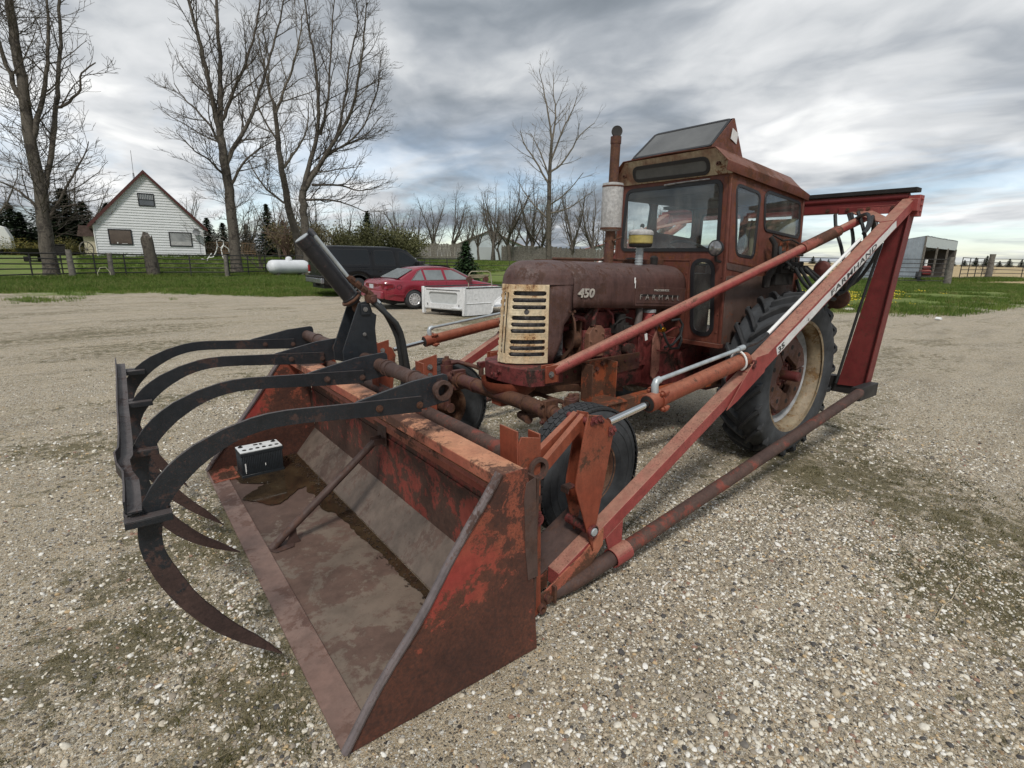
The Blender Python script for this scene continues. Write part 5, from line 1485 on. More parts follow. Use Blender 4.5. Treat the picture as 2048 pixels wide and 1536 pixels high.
flat = np.clip(np.maximum(np.abs(GX - 2.1) - 2.3, np.abs(GY) - 1.7), 0, 1.2) / 1.2
GZ = GZ + (und + .004) * np.exp(-RR / 60) * flat - .006
V = np.stack([GX, GY, GZ], -1).reshape(-1, 3)
F = []
idx = np.arange(V.shape[0]).reshape(RR.shape)
a_ = idx[:-1, :]; b_ = idx[1:, :]
quads = np.stack([a_, b_, np.roll(b_, -1, 1), np.roll(a_, -1, 1)], -1).reshape(-1, 4)
me = bpy.data.meshes.new('ground')
me.vertices.add(len(V)); me.vertices.foreach_set('co', V.ravel())
me.loops.add(len(quads) * 4); me.loops.foreach_set('vertex_index', quads.ravel().astype(np.int32))
me.polygons.add(len(quads)); me.polygons.foreach_set('loop_start', np.arange(0, len(quads) * 4, 4, dtype=np.int32))
me.update(calc_edges=True); me.validate()
me.polygons.foreach_set('use_smooth', [True] * len(me.polygons))
def vattr(me, name, arr):
    at = me.attributes.new(name, 'FLOAT', 'POINT'); at.data.foreach_set('value', np.ascontiguousarray(arr, dtype=np.float32).ravel())
sdv = g_sd(GX, GY)
dirA = np.degrees(np.arctan2(-(GY - CAM.y), -(GX - CAM.x)))
fieldv = sstep(88, 92, np.where(np.abs(dirA) < 60, RR + np.clip(36 - dirA, -30, 100) * 1.3, 0)) * (dirA < 40)
vattr(me, 'grass_edge', np.clip(sdv, -6, 6)); vattr(me, 'weeds', patchv(GX, GY)); vattr(me, 'stubble', fieldv)
ground = bpy.data.objects.new('ground', me); link(ground); tag(ground, kind='structure')

def pebble_layer(nt, co, scale, dens, lo=.30, hi=.46):
    """returns colour, cover mask and height of one size of stone"""
    v = nd(nt, 'ShaderNodeTexVoronoi', {'Vector': co, 'Scale': scale, 'Randomness': 1.0}, feature='F1', voronoi_dimensions='2D')
    sp = nd(nt, 'ShaderNodeSeparateColor', {0: v.outputs['Color']})
    c = ramp(nt, sp.outputs[0], [(0.0, (.11, .10, .09)), (.08, (.22, .195, .16)), (.20, (.40, .34, .255)), (.36, (.56, .49, .365)), (.56, (.70, .64, .52)), (.75, (.84, .81, .73)), (.96, (.50, .35, .21))], 'CONSTANT')
    c = mix(nt, 1.0, c, ramp(nt, sp.outputs[2], [(0, .78), (1, 1.15)]), 'MULTIPLY')
    rr = math_(nt, 'ADD', math_(nt, 'MULTIPLY', sp.outputs[1], hi - lo), lo)
    dm = math_(nt, 'DIVIDE', v.outputs['Distance'], rr)
    on = math_(nt, 'LESS_THAN', sp.outputs[2], dens)
    mask = math_(nt, 'MULTIPLY', ramp(nt, dm, [(.93, 1.0), (1.0, 0.0)]), on)
    h = math_(nt, 'MULTIPLY', ramp(nt, dm, [(0, 1.0), (.5, .86), (.8, .55), (1.0, 0.0)]), on)
    return c, mask, h

def ground_material():
    m, nt, bs = new_mat('gravel_and_grass')
    co = nd(nt, 'ShaderNodeTexCoord').outputs['Object']
    wob = nd(nt, 'ShaderNodeTexNoise', {'Vector': co, 'Scale': 60.0, 'Detail': 2.0})
    off = nd(nt, 'ShaderNodeVectorMath', {0: wob.outputs['Color'], 1: (.5, .5, .5)}, operation='SUBTRACT').outputs[0]
    cw = nd(nt, 'ShaderNodeVectorMath', {0: co, 1: nd(nt, 'ShaderNodeVectorMath', {0: off, 3: .010}, operation='SCALE').outputs[0]}, operation='ADD').outputs[0]
    big = noise(nt, co, .35, 5, .6)
    zone = noise(nt, mapping(nt, co, scale=(.55, 1.6, 1), rot=(0, 0, R(-28))), 1.0, 6, .62, .4)
    med = noise(nt, co, 2.6, 6, .62)
    fin = noise(nt, co, 240, 4, .7)
    sand = mix(nt, ramp(nt, med, [(.3, 0), (.7, 1)]), (.38, .305, .20), (.60, .50, .35))
    sand = mix(nt, 1.0, sand, ramp(nt, fin, [(.3, .72), (.7, 1.30)]), 'MULTIPLY')
    d_big = ramp(nt, zone, [(.38, .15), (.60, .70)])
    d_mid = ramp(nt, zone, [(.30, .55), (.60, .95)])
    c3, m3, h3 = pebble_layer(nt, cw, 190, .9, .32, .5)
    c2, m2, h2 = pebble_layer(nt, cw, 92, d_mid, .28, .48)
    c1, m1, h1 = pebble_layer(nt, cw, 42, d_big, .26, .46)
    c = mix(nt, math_(nt, 'MULTIPLY', m3, .85), sand, c3)
    sh = lambda base, h: base
    gap2 = ramp(nt, med, [(.0, .0), (1, 0)])
    c = mix(nt, m2, c, c2); c = mix(nt, m1, c, c1)
    # trodden, greyer and damper streaks
    dk = ramp(nt, noise(nt, mapping(nt, co, scale=(.35, 1.5, 1), rot=(0, 0, R(-35)), loc=(3, 8, 0)), 1.3, 7, .65, .5), [(.50, 1.0), (.66, .80)])
    c = mix(nt, 1.0, c, dk, 'MULTIPLY')
    # weeds and moss among the stones
    wd = nd(nt, 'ShaderNodeAttribute', attribute_name='weeds').outputs['Fac']
    fw = noise(nt, co, 9, 9, .75)
    far = ramp(nt, noise(nt, mapping(nt, co, scale=(.5, 1.4, 1), rot=(0, 0, R(-20)), loc=(31, 7, 0)), .55, 7, .68, .6), [(.45, 0.0), (.62, .55)])
    wm = math_(nt, 'ADD', math_(nt, 'MULTIPLY', wd, .62), far)
    wm = math_(nt, 'MULTIPLY', ramp(nt, math_(nt, 'ADD', fw, math_(nt, 'MULTIPLY', wm, .30)), [(.62, 0), (.72, 1)]), ramp(nt, wm, [(.05, 0), (.35, 1)]))
    wc = mix(nt, ramp(nt, fin, [(.35, 0), (.65, 1)]), (.095, .085, .035), (.20, .175, .095))
    c = mix(nt, math_(nt, 'MULTIPLY', wm, .8), c, wc)
    # grass
    ge = nd(nt, 'ShaderNodeAttribute', attribute_name='grass_edge').outputs['Fac']
    gm = math_(nt, 'ADD', ge, math_(nt, 'MULTIPLY', math_(nt, 'SUBTRACT', noise(nt, co, .45, 9, .78), .5), 15.0))
    gmask = ramp(nt, math_(nt, 'ADD', math_(nt, 'DIVIDE', gm, 6.0), .5), [(.42, 0), (.60, 1)])
    gfin = noise(nt, mapping(nt, co, scale=(1, 1, 1)), 7, 8, .75)
    gcol = mix(nt, ramp(nt, big, [(.35, 0), (.65, 1)]), (.085, .145, .022), (.125, .20, .036))
    gcol = mix(nt, ramp(nt, gfin, [(.38, 0), (.68, 1)]), gcol, (.20, .215, .075))
    gcol = mix(nt, ramp(nt, noise(nt, co, .8, 6, .65), [(.58, 0), (.72, .7)]), gcol, (.24, .205, .11))
    c = mix(nt, gmask, c, gcol)
    # grain stubble on the field
    st = nd(nt, 'ShaderNodeAttribute', attribute_name='stubble').outputs['Fac']
    scol = mix(nt, ramp(nt, noise(nt, co, .5, 8, .7), [(.35, 0), (.65, 1)]), (.36, .27, .14), (.50, .40, .24))
    c = mix(nt, st, c, scol)
    nt.links.new(c, bs.inputs['Base Color'])
    bs.inputs['Roughness'].default_value = .9
    bs.inputs['Specular IOR Level'].default_value = .25
    soft = math_(nt, 'SUBTRACT', 1.0, math_(nt, 'MAXIMUM', gmask, st))
    h = math_(nt, 'ADD', math_(nt, 'ADD', math_(nt, 'MULTIPLY', h1, 1.0), math_(nt, 'MULTIPLY', h2, .5)), math_(nt, 'ADD', math_(nt, 'MULTIPLY', h3, .22), math_(nt, 'MULTIPLY', fin, .15)))
    h = math_(nt, 'MULTIPLY', h, soft)
    b1 = nd(nt, 'ShaderNodeBump', {'Height': h, 'Strength': .9, 'Distance': .010})
    b2 = nd(nt, 'ShaderNodeBump', {'Height': gfin, 'Strength': .6, 'Distance': .08, 'Normal': b1.outputs[0]})
    nt.links.new(b2.outputs[0], bs.inputs['Normal'])
    return m
ground.data.materials.append(ground_material())

# ------------------------------------------------------------------ scattering (geometry nodes on plain points)
def scatter(name, pts, rot, scl, protos, label, cat, mat=None):
    me = bpy.data.meshes.new(name)
    n = len(pts)
    me.vertices.add(n); me.vertices.foreach_set('co', np.ascontiguousarray(pts, dtype=np.float32).ravel())
    for nm, arr in (('rot', rot), ('scl', scl)):
        at = me.attributes.new(nm, 'FLOAT_VECTOR', 'POINT'); at.data.foreach_set('vector', np.ascontiguousarray(arr, dtype=np.float32).ravel())
    o = bpy.data.objects.new(name, me); link(o)
    cl = bpy.data.collections.new(name + '_kinds')
    for p in protos: cl.objects.link(p)
    ng = bpy.data.node_groups.new(name + '_scatter', 'GeometryNodeTree')
    ng.interface.new_socket('Geometry', in_out='INPUT', socket_type='NodeSocketGeometry')
    ng.interface.new_socket('Geometry', in_out='OUTPUT', socket_type='NodeSocketGeometry')
    gi = ng.nodes.new('NodeGroupInput'); go = ng.nodes.new('NodeGroupOutput')
    ci = ng.nodes.new('GeometryNodeCollectionInfo'); ci.inputs[0].default_value = cl; ci.inputs[1].default_value = True; ci.inputs[2].default_value = True
    ip = ng.nodes.new('GeometryNodeInstanceOnPoints'); ip.inputs['Pick Instance'].default_value = True
    r1 = ng.nodes.new('GeometryNodeInputNamedAttribute'); r1.data_type = 'FLOAT_VECTOR'; r1.inputs[0].default_value = 'rot'
    r2 = ng.nodes.new('GeometryNodeInputNamedAttribute'); r2.data_type = 'FLOAT_VECTOR'; r2.inputs[0].default_value = 'scl'
    rv = ng.nodes.new('FunctionNodeRandomValue'); rv.data_type = 'INT'
    rv.inputs[4].default_value = 0; rv.inputs[5].default_value = len(protos) - 1
    L = ng.links.new
    er = ng.nodes.new('FunctionNodeEulerToRotation'); L(r1.outputs[0], er.inputs[0])
    L(gi.outputs[0], ip.inputs['Points']); L(ci.outputs[0], ip.inputs['Instance']); L(er.outputs[0], ip.inputs['Rotation']); L(r2.outputs[0], ip.inputs['Scale']); L(rv.outputs[2], ip.inputs['Instance Index']); L(ip.outputs[0], go.inputs[0])
    md = o.modifiers.new('scatter', 'NODES'); md.node_group = ng
    return tag(o, label, cat, kind='stuff')

def in_view(x, y, z=0.0, margin=1.08):
    """points the photograph (or a step beside it) could see"""
    dx, dy, dz = x - CAM.x, y - CAM.y, z - CAM.z
    dep = dx * _d.x + dy * _d.y + dz * _d.z
    h = (dx * _s2.x + dy * _s2.y + dz * _s2.z) / np.maximum(dep, .05)
    v = (dx * _u2.x + dy * _u2.y + dz * _u2.z) / np.maximum(dep, .05)
    return (dep > .2) & (np.abs(h) < .985 * margin) & (np.abs(v) < .738 * margin)

def proto_mesh(name, bm_fn, mats):
    me = bpy.data.meshes.new(name)
    bm = bmesh.new(); bm_fn(bm); bm.to_mesh(me); bm.free()
    for m_ in mats: me.materials.append(m_)
    me.polygons.foreach_set('use_smooth', [True] * len(me.polygons))
    return bpy.data.objects.new(name, me)

# stones
def stone_mat():
    m, nt, bs = new_mat('pebble')
    oi = nd(nt, 'ShaderNodeObjectInfo')
    c = ramp(nt, oi.outputs['Random'], [(0.0, (.08, .075, .072)), (.06, (.18, .165, .145)), (.14, (.33, .285, .225)), (.28, (.48, .41, .305)), (.46, (.62, .56, .45)), (.64, (.73, .69, .59)), (.80, (.83, .81, .75)), (.94, (.54, .40, .23)), (.98, (.30, .18, .13))], 'CONSTANT')
    co = nd(nt, 'ShaderNodeTexCoord').outputs['Object']
    c = mix(nt, 1.0, c, ramp(nt, noise(nt, co, 2.2, 5, .65), [(.3, .72), (.7, 1.12)]), 'MULTIPLY')
    nt.links.new(c, bs.inputs['Base Color']); bs.inputs['Roughness'].default_value = .75
    return m
sm_ = stone_mat()
kinds = []
for k in range(6):
    rk = random.Random(40 + k)
    def fn(bm):
        bmesh.ops.create_icosphere(bm, subdivisions=2, radius=1.0)
        ax = [(Vector((rk.gauss(0, 1), rk.gauss(0, 1), rk.gauss(0, 1))).normalized(), rk.uniform(.62, .92)) for _ in range(7)]
        e_ = (1.0, rk.uniform(.65, .9), rk.uniform(.42, .62))
        for v in bm.verts:
            for a_, l_ in ax:
                t = v.co.dot(a_)
                if t > l_: v.co -= a_ * (t - l_) * .85
            v.co = Vector((v.co.x * e_[0], v.co.y * e_[1], v.co.z * e_[2]))
    kinds.append(proto_mesh('pebble', fn, [sm_]))
rs = np.random.RandomState(11)
def ring_pts(n, r0, r1, pw=1.0):
    r_ = (rs.uniform(0, 1, n) * (r1 ** pw - r0 ** pw) + r0 ** pw) ** (1 / pw)
    a_ = rs.uniform(PI, 1.5 * PI, n) + rs.uniform(-.28, .28, n)
    return CAM.x + r_ * np.cos(a_), CAM.y + r_ * np.sin(a_), r_
def gz(x, y):
    """height of the ground mesh at x, y (nearest radius and angle)"""
    rr = np.hypot(x - CAM.x, y - CAM.y); aa = np.mod(np.arctan2(y - CAM.y, x - CAM.x), 2 * PI)
    fi = np.interp(rr, rad, np.arange(len(rad))); fj = aa / (2 * PI) * NAg
    i0 = np.clip(fi.astype(int), 0, NR - 1); j0 = fj.astype(int) % NAg; ti = fi - i0; tj = fj - np.floor(fj); j1 = (j0 + 1) % NAg
    return (GZ[i0, j0] * (1 - ti) + GZ[i0 + 1, j0] * ti) * (1 - tj) + (GZ[i0, j1] * (1 - ti) + GZ[i0 + 1, j1] * ti) * tj
P3, Rt3, Sc3 = [], [], []
def vnoise(x, y, f, seed):
    r_ = np.random.RandomState(seed); o = np.zeros_like(x)
    for k in range(7):
        th = r_.uniform(0, PI); ff = f * r_.uniform(.5, 2.2); o += np.sin((x * math.cos(th) + y * math.sin(th)) * ff + r_.uniform(0, 6.3))
    return o / 7 ** .5
for n, r0, r1, s0, s1, pw in ((62000, 1.1, 4.4, .0035, .0080, 1.6), (46000, 3.5, 9.5, .005, .011, 1.5), (26000, 1.1, 6.5, .008, .0145, 1.6), (1000, 1.2, 7, .014, .022, 1.6), (70, 1.2, 8, .020, .028, 1.5)):
    x, y, r_ = ring_pts(n, r0, r1, pw)
    k = in_view(x, y) & (rs.uniform(0, 1, n) < np.clip(.52 + .42 * vnoise(x, y, 1.3, 5) + .25 * vnoise(x, y, 5, 9), .06, 1.0))
    k &= ~((x > 3.3) & (x < 4.2) & (np.abs(y) < 1.49))
    x, y = x[k], y[k]; m_ = len(x)
    s_ = s0 * (s1 / s0) ** rs.uniform(0, 1, m_) ** 1.2
    P3.append(np.stack([x, y, gz(x, y) + s_ * .12], -1))
    Rt3.append(np.stack([rs.normal(0, .3, m_), rs.normal(0, .3, m_), rs.uniform(0, 6.3, m_)], -1))
    Sc3.append(np.stack([s_ * rs.uniform(.85, 1.25, m_), s_ * rs.uniform(.8, 1.1, m_), s_ * rs.uniform(.8, 1.1, m_)], -1))
scatter('gravel_pebbles', np.concatenate(P3), np.concatenate(Rt3), np.concatenate(Sc3), kinds, 'loose white, tan and grey pebbles strewn over the gravel yard', 'gravel')

# grass tufts and weeds
def leaf_mat(name, stops, rough=.6, trans=.35):
    m, nt, bs = new_mat(name)
    oi = nd(nt, 'ShaderNodeObjectInfo')
    c = ramp(nt, oi.outputs['Random'], stops)
    nt.links.new(c, bs.inputs['Base Color']); bs.inputs['Roughness'].default_value = rough; bs.inputs['Specular IOR Level'].default_value = .3
    tr = nd(nt, 'ShaderNodeBsdfTranslucent', {0: c})
    mx_ = nd(nt, 'ShaderNodeMixShader', {0: trans, 1: bs.outputs[0], 2: tr.outputs[0]})
    nt.links.new(mx_.outputs[0], nt.nodes['Material Output'].inputs[0])
    return m
GRASS = leaf_mat('grass_blade', [(0, (.070, .125, .018)), (.4, (.11, .18, .028)), (.75, (.16, .23, .045)), (1, (.27, .25, .10))])
WEED = leaf_mat('weed_blade', [(0, (.070, .075, .024)), (.4, (.12, .115, .042)), (.7, (.24, .205, .11)), (1, (.38, .32, .20))])
def tuft(name, n, h, w, lean, mat, seed, spread=.05):
    rk = random.Random(seed)
    def fn(bm):
        for _ in range(n):
            a = rk.uniform(0, 2 * PI); x, y = rk.gauss(0, spread), rk.gauss(0, spread); hh = h * rk.uniform(.5, 1.1); l_ = lean * rk.uniform(.3, 1.4)
            dx, dy = math.cos(a), math.sin(a); b = rk.uniform(0, PI); wx, wy = math.cos(b) * w, math.sin(b) * w
            p = [(x, y, -.01), (x + dx * l_ * .25, y + dy * l_ * .25, hh * .55), (x + dx * l_, y + dy * l_, hh)]
            v = [bm.verts.new((p[0][0] - wx, p[0][1] - wy, p[0][2])), bm.verts.new((p[0][0] + wx, p[0][1] + wy, p[0][2])), bm.verts.new((p[1][0] + wx * .8, p[1][1] + wy * .8, p[1][2])), bm.verts.new((p[1][0] - wx * .8, p[1][1] - wy * .8, p[1][2])), bm.verts.new(p[2])]
            bm.faces.new((v[0], v[1], v[2], v[3])); bm.faces.new((v[3], v[2], v[4]))
    return proto_mesh(name, fn, [mat])
gk = [tuft('grass_tuft', 26, .13, .006, .07, GRASS, 60 + k, .10) for k in range(4)]
P_, R_, S_ = [], [], []
def add_grass(x, y, smin, smax, zs=1.0):
    n = len(x)
    s_ = rs.uniform(smin, smax, n)
    P_.append(np.stack([x, y, gz(x, y)], -1)); R_.append(np.stack([np.zeros(n), np.zeros(n), rs.uniform(0, 6.3, n)], -1)); S_.append(np.stack([s_, s_, s_ * zs * rs.uniform(.7, 1.2, n)], -1))
for n, (x0, x1, y0, y1), smin, smax in ((30000, (-16, 10, -40, -19), .7, 1.3), (15000, (-12, 10, -36.5, -26), 1.0, 1.9), (26000, (-60, -12, -24, -1.5), .8, 1.7), (14000, (-45, 6, -60, -38), 1.0, 1.8), (7000, (-13, -2, -22, -9), .7, 1.2)):
    x = rs.uniform(x0, x1, n); y = rs.uniform(y0, y1, n)
    e_ = g_sd(x, y) + 2.6 * vnoise(x, y, .9, 21) + rs.normal(0, 1.3, n)
    k = (e_ > .6) & in_view(x, y)
    k &= ~((x < -9) & (x > -40) & (y > np.interp(x, [-40, -9], [-8.2, -5.5])) & (vnoise(x, y, .5, 33) > .2))
    dist = np.hypot(x - CAM.x, y - CAM.y)
    add_grass(x[k], y[k], smin, smax)
# taller growth along the fence line and posts
n = 5000; t = rs.uniform(0, 1, n); x = 9.5 - 20 * t; y = np.interp(x, [-10.5, -8, 2, 9.5], [-44.0, -43.3, -38.9, -35.0]) + rs.normal(0.5, .7, n); add_grass(x, y, 1.6, 2.8)
n = 3000; x = rs.uniform(-78, -44, n); y = np.interp(x, [-78, -44], [-10.5, -16.5]) + rs.normal(.3, .7, n); add_grass(x, y, 1.8, 3.4)
scatter('grass', np.concatenate(P_), np.concatenate(R_), np.concatenate(S_), gk, 'bright green grass growing along the yard edge and fences', 'grass')
wk = [tuft('weed_tuft', 16, .022, .0014, .030, WEED, 80 + k, .022) for k in range(4)]
P_, R_, S_ = [], [], []
n = 60000; x, y, r_ = ring_pts(n, 1.1, 11, 1.4); pv = patchv(x, y)
k = in_view(x, y) & (rs.uniform(0, 1, n) < np.clip(pv * .36 - .05 + .03 * (vnoise(x, y, 3, 3) > .6), 0, 1)) & ~((x > 3.3) & (x < 4.2) & (np.abs(y) < 1.49))
add_grass(x[k], y[k], .7, 1.6)
scatter('weeds', np.concatenate(P_), np.concatenate(R_), np.concatenate(S_), wk, 'low olive weeds and moss between the pebbles', 'weeds')
# dandelions
YEL = plain('dandelion_yellow', (.75, .58, .03), .6)
def fn(bm):
    for _ in range(5):
        m4 = Matrix.Translation((random.Random(_).gauss(0, .10), random.Random(_ + 9).gauss(0, .10), .11 + .01 * _))
        bmesh.ops.create_circle(bm, cap_ends=True, segments=7, radius=.028, matrix=m4 @ Matrix.Rotation(.4, 4, 'X'))
dk_ = [proto_mesh('dandelion', fn, [YEL])]
n = 420; x = rs.normal(-20, 5.0, n); y = -7.4 + (x + 20) * .02 + rs.normal(0, 1.2, n); P_, R_, S_ = [], [], []; k = (x < -14.5) & (g_sd(x, y) > .8); add_grass(x[k], y[k], .7, 1.4)
scatter('dandelions', np.concatenate(P_), np.concatenate(R_), np.concatenate(S_), dk_, 'yellow dandelions in the grass behind the tractor', 'flowers')
# straw
STR = plain('straw', (.46, .39, .27), .7, var=.3, vscale=30)
q = MB()
rk = random.Random(77)
for k in range(300):
    r_ = rk.uniform(1.4, 7); a_ = rk.uniform(PI - .1, 1.5 * PI + .1); x = CAM.x + r_ * math.cos(a_); y = CAM.y + r_ * math.sin(a_)
    if (3.25 < x < 4.2 and abs(y) < 1.5): continue
    z = float(gz(np.array([x]), np.array([y]))[0]) + .008
    l_ = rk.uniform(.02, .09); t = rk.uniform(0, 2 * PI); b = rk.uniform(-.3, .3)
    q.path([(x, y, z), (x + l_ * .5 * math.cos(t), y + l_ * .5 * math.sin(t), z + .004), (x + l_ * math.cos(t + b), y + l_ * math.sin(t + b), z)], rk.uniform(.0006, .0013), 3, caps=False)
tag(build('straw', q, STR, None), 'thin pale straw bits scattered over the gravel', 'straw', kind='stuff')
q = MB().path([(1.66, 2.475, .010), (1.52, 2.468, .013), (1.40, 2.478, .010), (1.22, 2.468, .014), (1.05, 2.482, .010)], [.0028, .0025, .0022, .002, .001], 5)
tag(build('dry_stalk', q, STR, None), 'long pale dry stalk lying on the gravel at the right', 'stalk')

# ------------------------------------------------------------------ bare trees
BARK = rusty('grey_brown_bark', (.125, .108, .088), (.18, .158, .13), rust=(.05, .041, .033), rust2=(.09, .075, .06), amt=.5, scale=2.2, rough=.9, streak=.9, speck=.4, grime=.5)
TWIG = plain('twig_bark', (.088, .074, .060), .9, var=.3, vscale=2)
TWIG2 = plain('pale_twig_bark', (.150, .130, .105), .9, var=.3, vscale=2)
def limb(mb, p, d, r0, r1, L, rnd, wob=.12, up=.05, segs=None, n=None):
    """adds one tapered limb; returns its points and radii"""
    segs = segs or max(3, min(9, int(L / .45)))
    pts, rr = [p.copy()], [r0]
    d = d.normalized()
    for i in range(segs):
        d = (d + Vector((rnd.gauss(0, wob), rnd.gauss(0, wob), rnd.gauss(0, wob * .6) + up))).normalized()
        p = p + d * (L / segs)
        pts.append(p.copy()); rr.append(r0 + (r1 - r0) * ((i + 1) / segs) ** .85)
    mb.path(pts, rr, n or (8 if r0 > .12 else 5 if r0 > .04 else 3), caps=False)
    return pts, rr
def side_dir(d, ang, rnd, flat=None):
    d = d.normalized()
    a = d.orthogonal().normalized(); b = d.cross(a)
    t = rnd.uniform(0, 2 * PI)
    s = a * math.cos(t) + b * math.sin(t)
    return (d * math.cos(ang) + s * math.sin(ang)).normalized()
def along(pts, rr, t):
    k = min(int(t * (len(pts) - 1)), len(pts) - 2); f_ = t * (len(pts) - 1) - k
    return pts[k].lerp(pts[k + 1], f_), rr[k] + (rr[k + 1] - rr[k]) * f_, (pts[k + 1] - pts[k]).normalized()
def ramify(mb, pts, rr, rnd, lvl, cfg):
    """cfg: list per level of (count per metre, angle deg, length range, up, wobble)"""
    if lvl >= len(cfg): return
    den, ang, (l0, l1), up, wob, t0 = cfg[lvl]
    L = sum((pts[i + 1] - pts[i]).length for i in range(len(pts) - 1))
    cnt = max(1, int(L * den + rnd.random()))
    for c in range(cnt):
        t = t0 + (1 - t0) * (c + rnd.random()) / cnt
        p, r_, d = along(pts, rr, min(t, .98))
        a = R(ang * rnd.uniform(.65, 1.25))
        dd_ = side_dir(d, a, rnd)
        if dd_.z < -.15: dd_.z *= -.4
        ln = rnd.uniform(l0, l1) * (1.15 - .65 * t)
        rb = min(r_ * .62, .011 + ln * .012)
        P2, R2 = limb(mb, p, dd_, max(rb, .011), max(.008, rb * .30), ln, rnd, wob, up)
        ramify(mb, P2, R2, rnd, lvl + 1, cfg)
def resample(pts, k=4):
    P_ = [Vector(q) for q in pts]; out = []
    for i in range(len(P_) - 1):
        a_, b_, c_, d_ = P_[max(i - 1, 0)], P_[i], P_[i + 1], P_[min(i + 2, len(P_) - 1)]
        for j in range(k):
            t = j / k
            out.append(0.5 * ((2 * b_) + (c_ - a_) * t + (2 * a_ - 5 * b_ + 4 * c_ - d_) * t * t + (3 * b_ - a_ - 3 * c_ + d_) * t ** 3))
    out.append(P_[-1])
    return out
def big_tree(label, paths, radii, seed, cfg, depth=1.3, suckers=0, group=None, twig=None, name='bare_tree'):
    rnd = random.Random(seed)
    base = Vector(paths[0][0]); gz_ = G(base.x, base.y)
    t = thing(name, label, 'tree', (base.x, base.y, gz_), 0, group)
    off = Vector((base.x, base.y, gz_))
    view = Vector((base.x - CAM.x, base.y - CAM.y, 0)).normalized()
    tk = MB(); cr = MB()
    allp = []
    for i, (P_, (r0, r1)) in enumerate(zip(paths, radii)):
        dz = 0 if i == 0 else rnd.uniform(-depth, depth)
        Q = []
        S_ = resample(P_, 4)
        for k, q in enumerate(S_):
            u_ = k / (len(S_) - 1)
            Q.append(q - off + view * dz * u_ * (1 if i else 0) + Vector((rnd.gauss(0, .03), rnd.gauss(0, .03), 0)))
        if i == 0:
            Q[0].z = -.15
        rr = [r0 + (r1 - r0) * (k / (len(Q) - 1)) ** .9 for k in range(len(Q))]
        if i == 0:
            rr[0] *= 1.35; rr[1] *= 1.08
        (tk if i == 0 or r0 > .13 else cr).path(Q, rr, 12 if i == 0 else 9, caps=False)
        if i: allp.append((Q, rr))
        else:
            trunkp = (Q, rr)
    for Q, rr in allp: ramify(cr, Q, rr, rnd, 0, cfg)
    if suckers:
        Q, rr = trunkp
        for k in range(suckers):
            p, r_, d = along(Q, rr, rnd.uniform(.12, .98))
            dd_ = side_dir(d, R(rnd.uniform(45, 90)), rnd)
            P2, R2 = limb(cr, p, dd_, rnd.uniform(.014, .035), .006, rnd.uniform(1.2, 4.5), rnd, .16, .06)
            ramify(cr, P2, R2, rnd, 1, cfg)
    build('trunk', tk, BARK, t, smooth=60, fix=False)
    build('branches', cr, twig or TWIG, t, smooth=60, fix=False)
    return t
CF = [(1.9, 42, (1.6, 4.4), .06, .12, .06), (2.5, 44, (.6, 1.8), .06, .14, .12), (3.4, 40, (.3, .9), .05, .15, .15)]
T1 = [[(6.98, -37.38, 0), (6.88, -37.38, 2.5), (6.78, -37.39, 4.91), (6.8, -37.39, 7.22), (6.73, -37.39, 9.95), (6.65, -37.4, 12.33), (6.65, -37.39, 14.16), (6.62, -37.4, 17.5)], [(6.77, -37.39, 4.38), (6.16, -37.42, 6.28), (5.52, -37.44, 8.93), (5.09, -37.44, 11.01), (4.68, -37.45, 13.29), (4.41, -37.45, 15.71), (4.26, -37.45, 17.58)], [(6.8, -37.39, 7.22), (6.16, -37.42, 9.07), (5.64, -37.43, 10.89), (5.23, -37.44, 13.15), (5.03, -37.45, 15.3)], [(5.4, -37.44, 9.33), (5.05, -37.44, 9.51), (4.28, -37.45, 10.41), (4.12, -37.44, 11.2), (3.42, -37.43, 11.84)], [(6.74, -37.39, 9.22), (7.11, -37.37, 10.59), (7.36, -37.35, 12.61), (7.37, -37.35, 14.83)], [(6.74, -37.39, 3.05), (7.27, -37.36, 4.34), (7.97, -37.31, 5.06), (8.86, -37.22, 5.46)], [(6.63, -37.4, 3.32), (5.7, -37.43, 5.0), (4.84, -37.45, 6.43), (4.35, -37.45, 7.55)]]
big_tree('tall bare tree with a thick leaning trunk, at the far left behind the pipe fence', T1, [(.38, .15), (.16, .05), (.15, .05), (.09, .03), (.14, .05), (.09, .03), (.09, .02)], 3, [(1.3, 48, (1.5, 3.6), .04, .15, .1), (1.9, 45, (.6, 1.7), .03, .17, .15), (2.6, 42, (.25, .8), .03, .17, .2)], suckers=150)
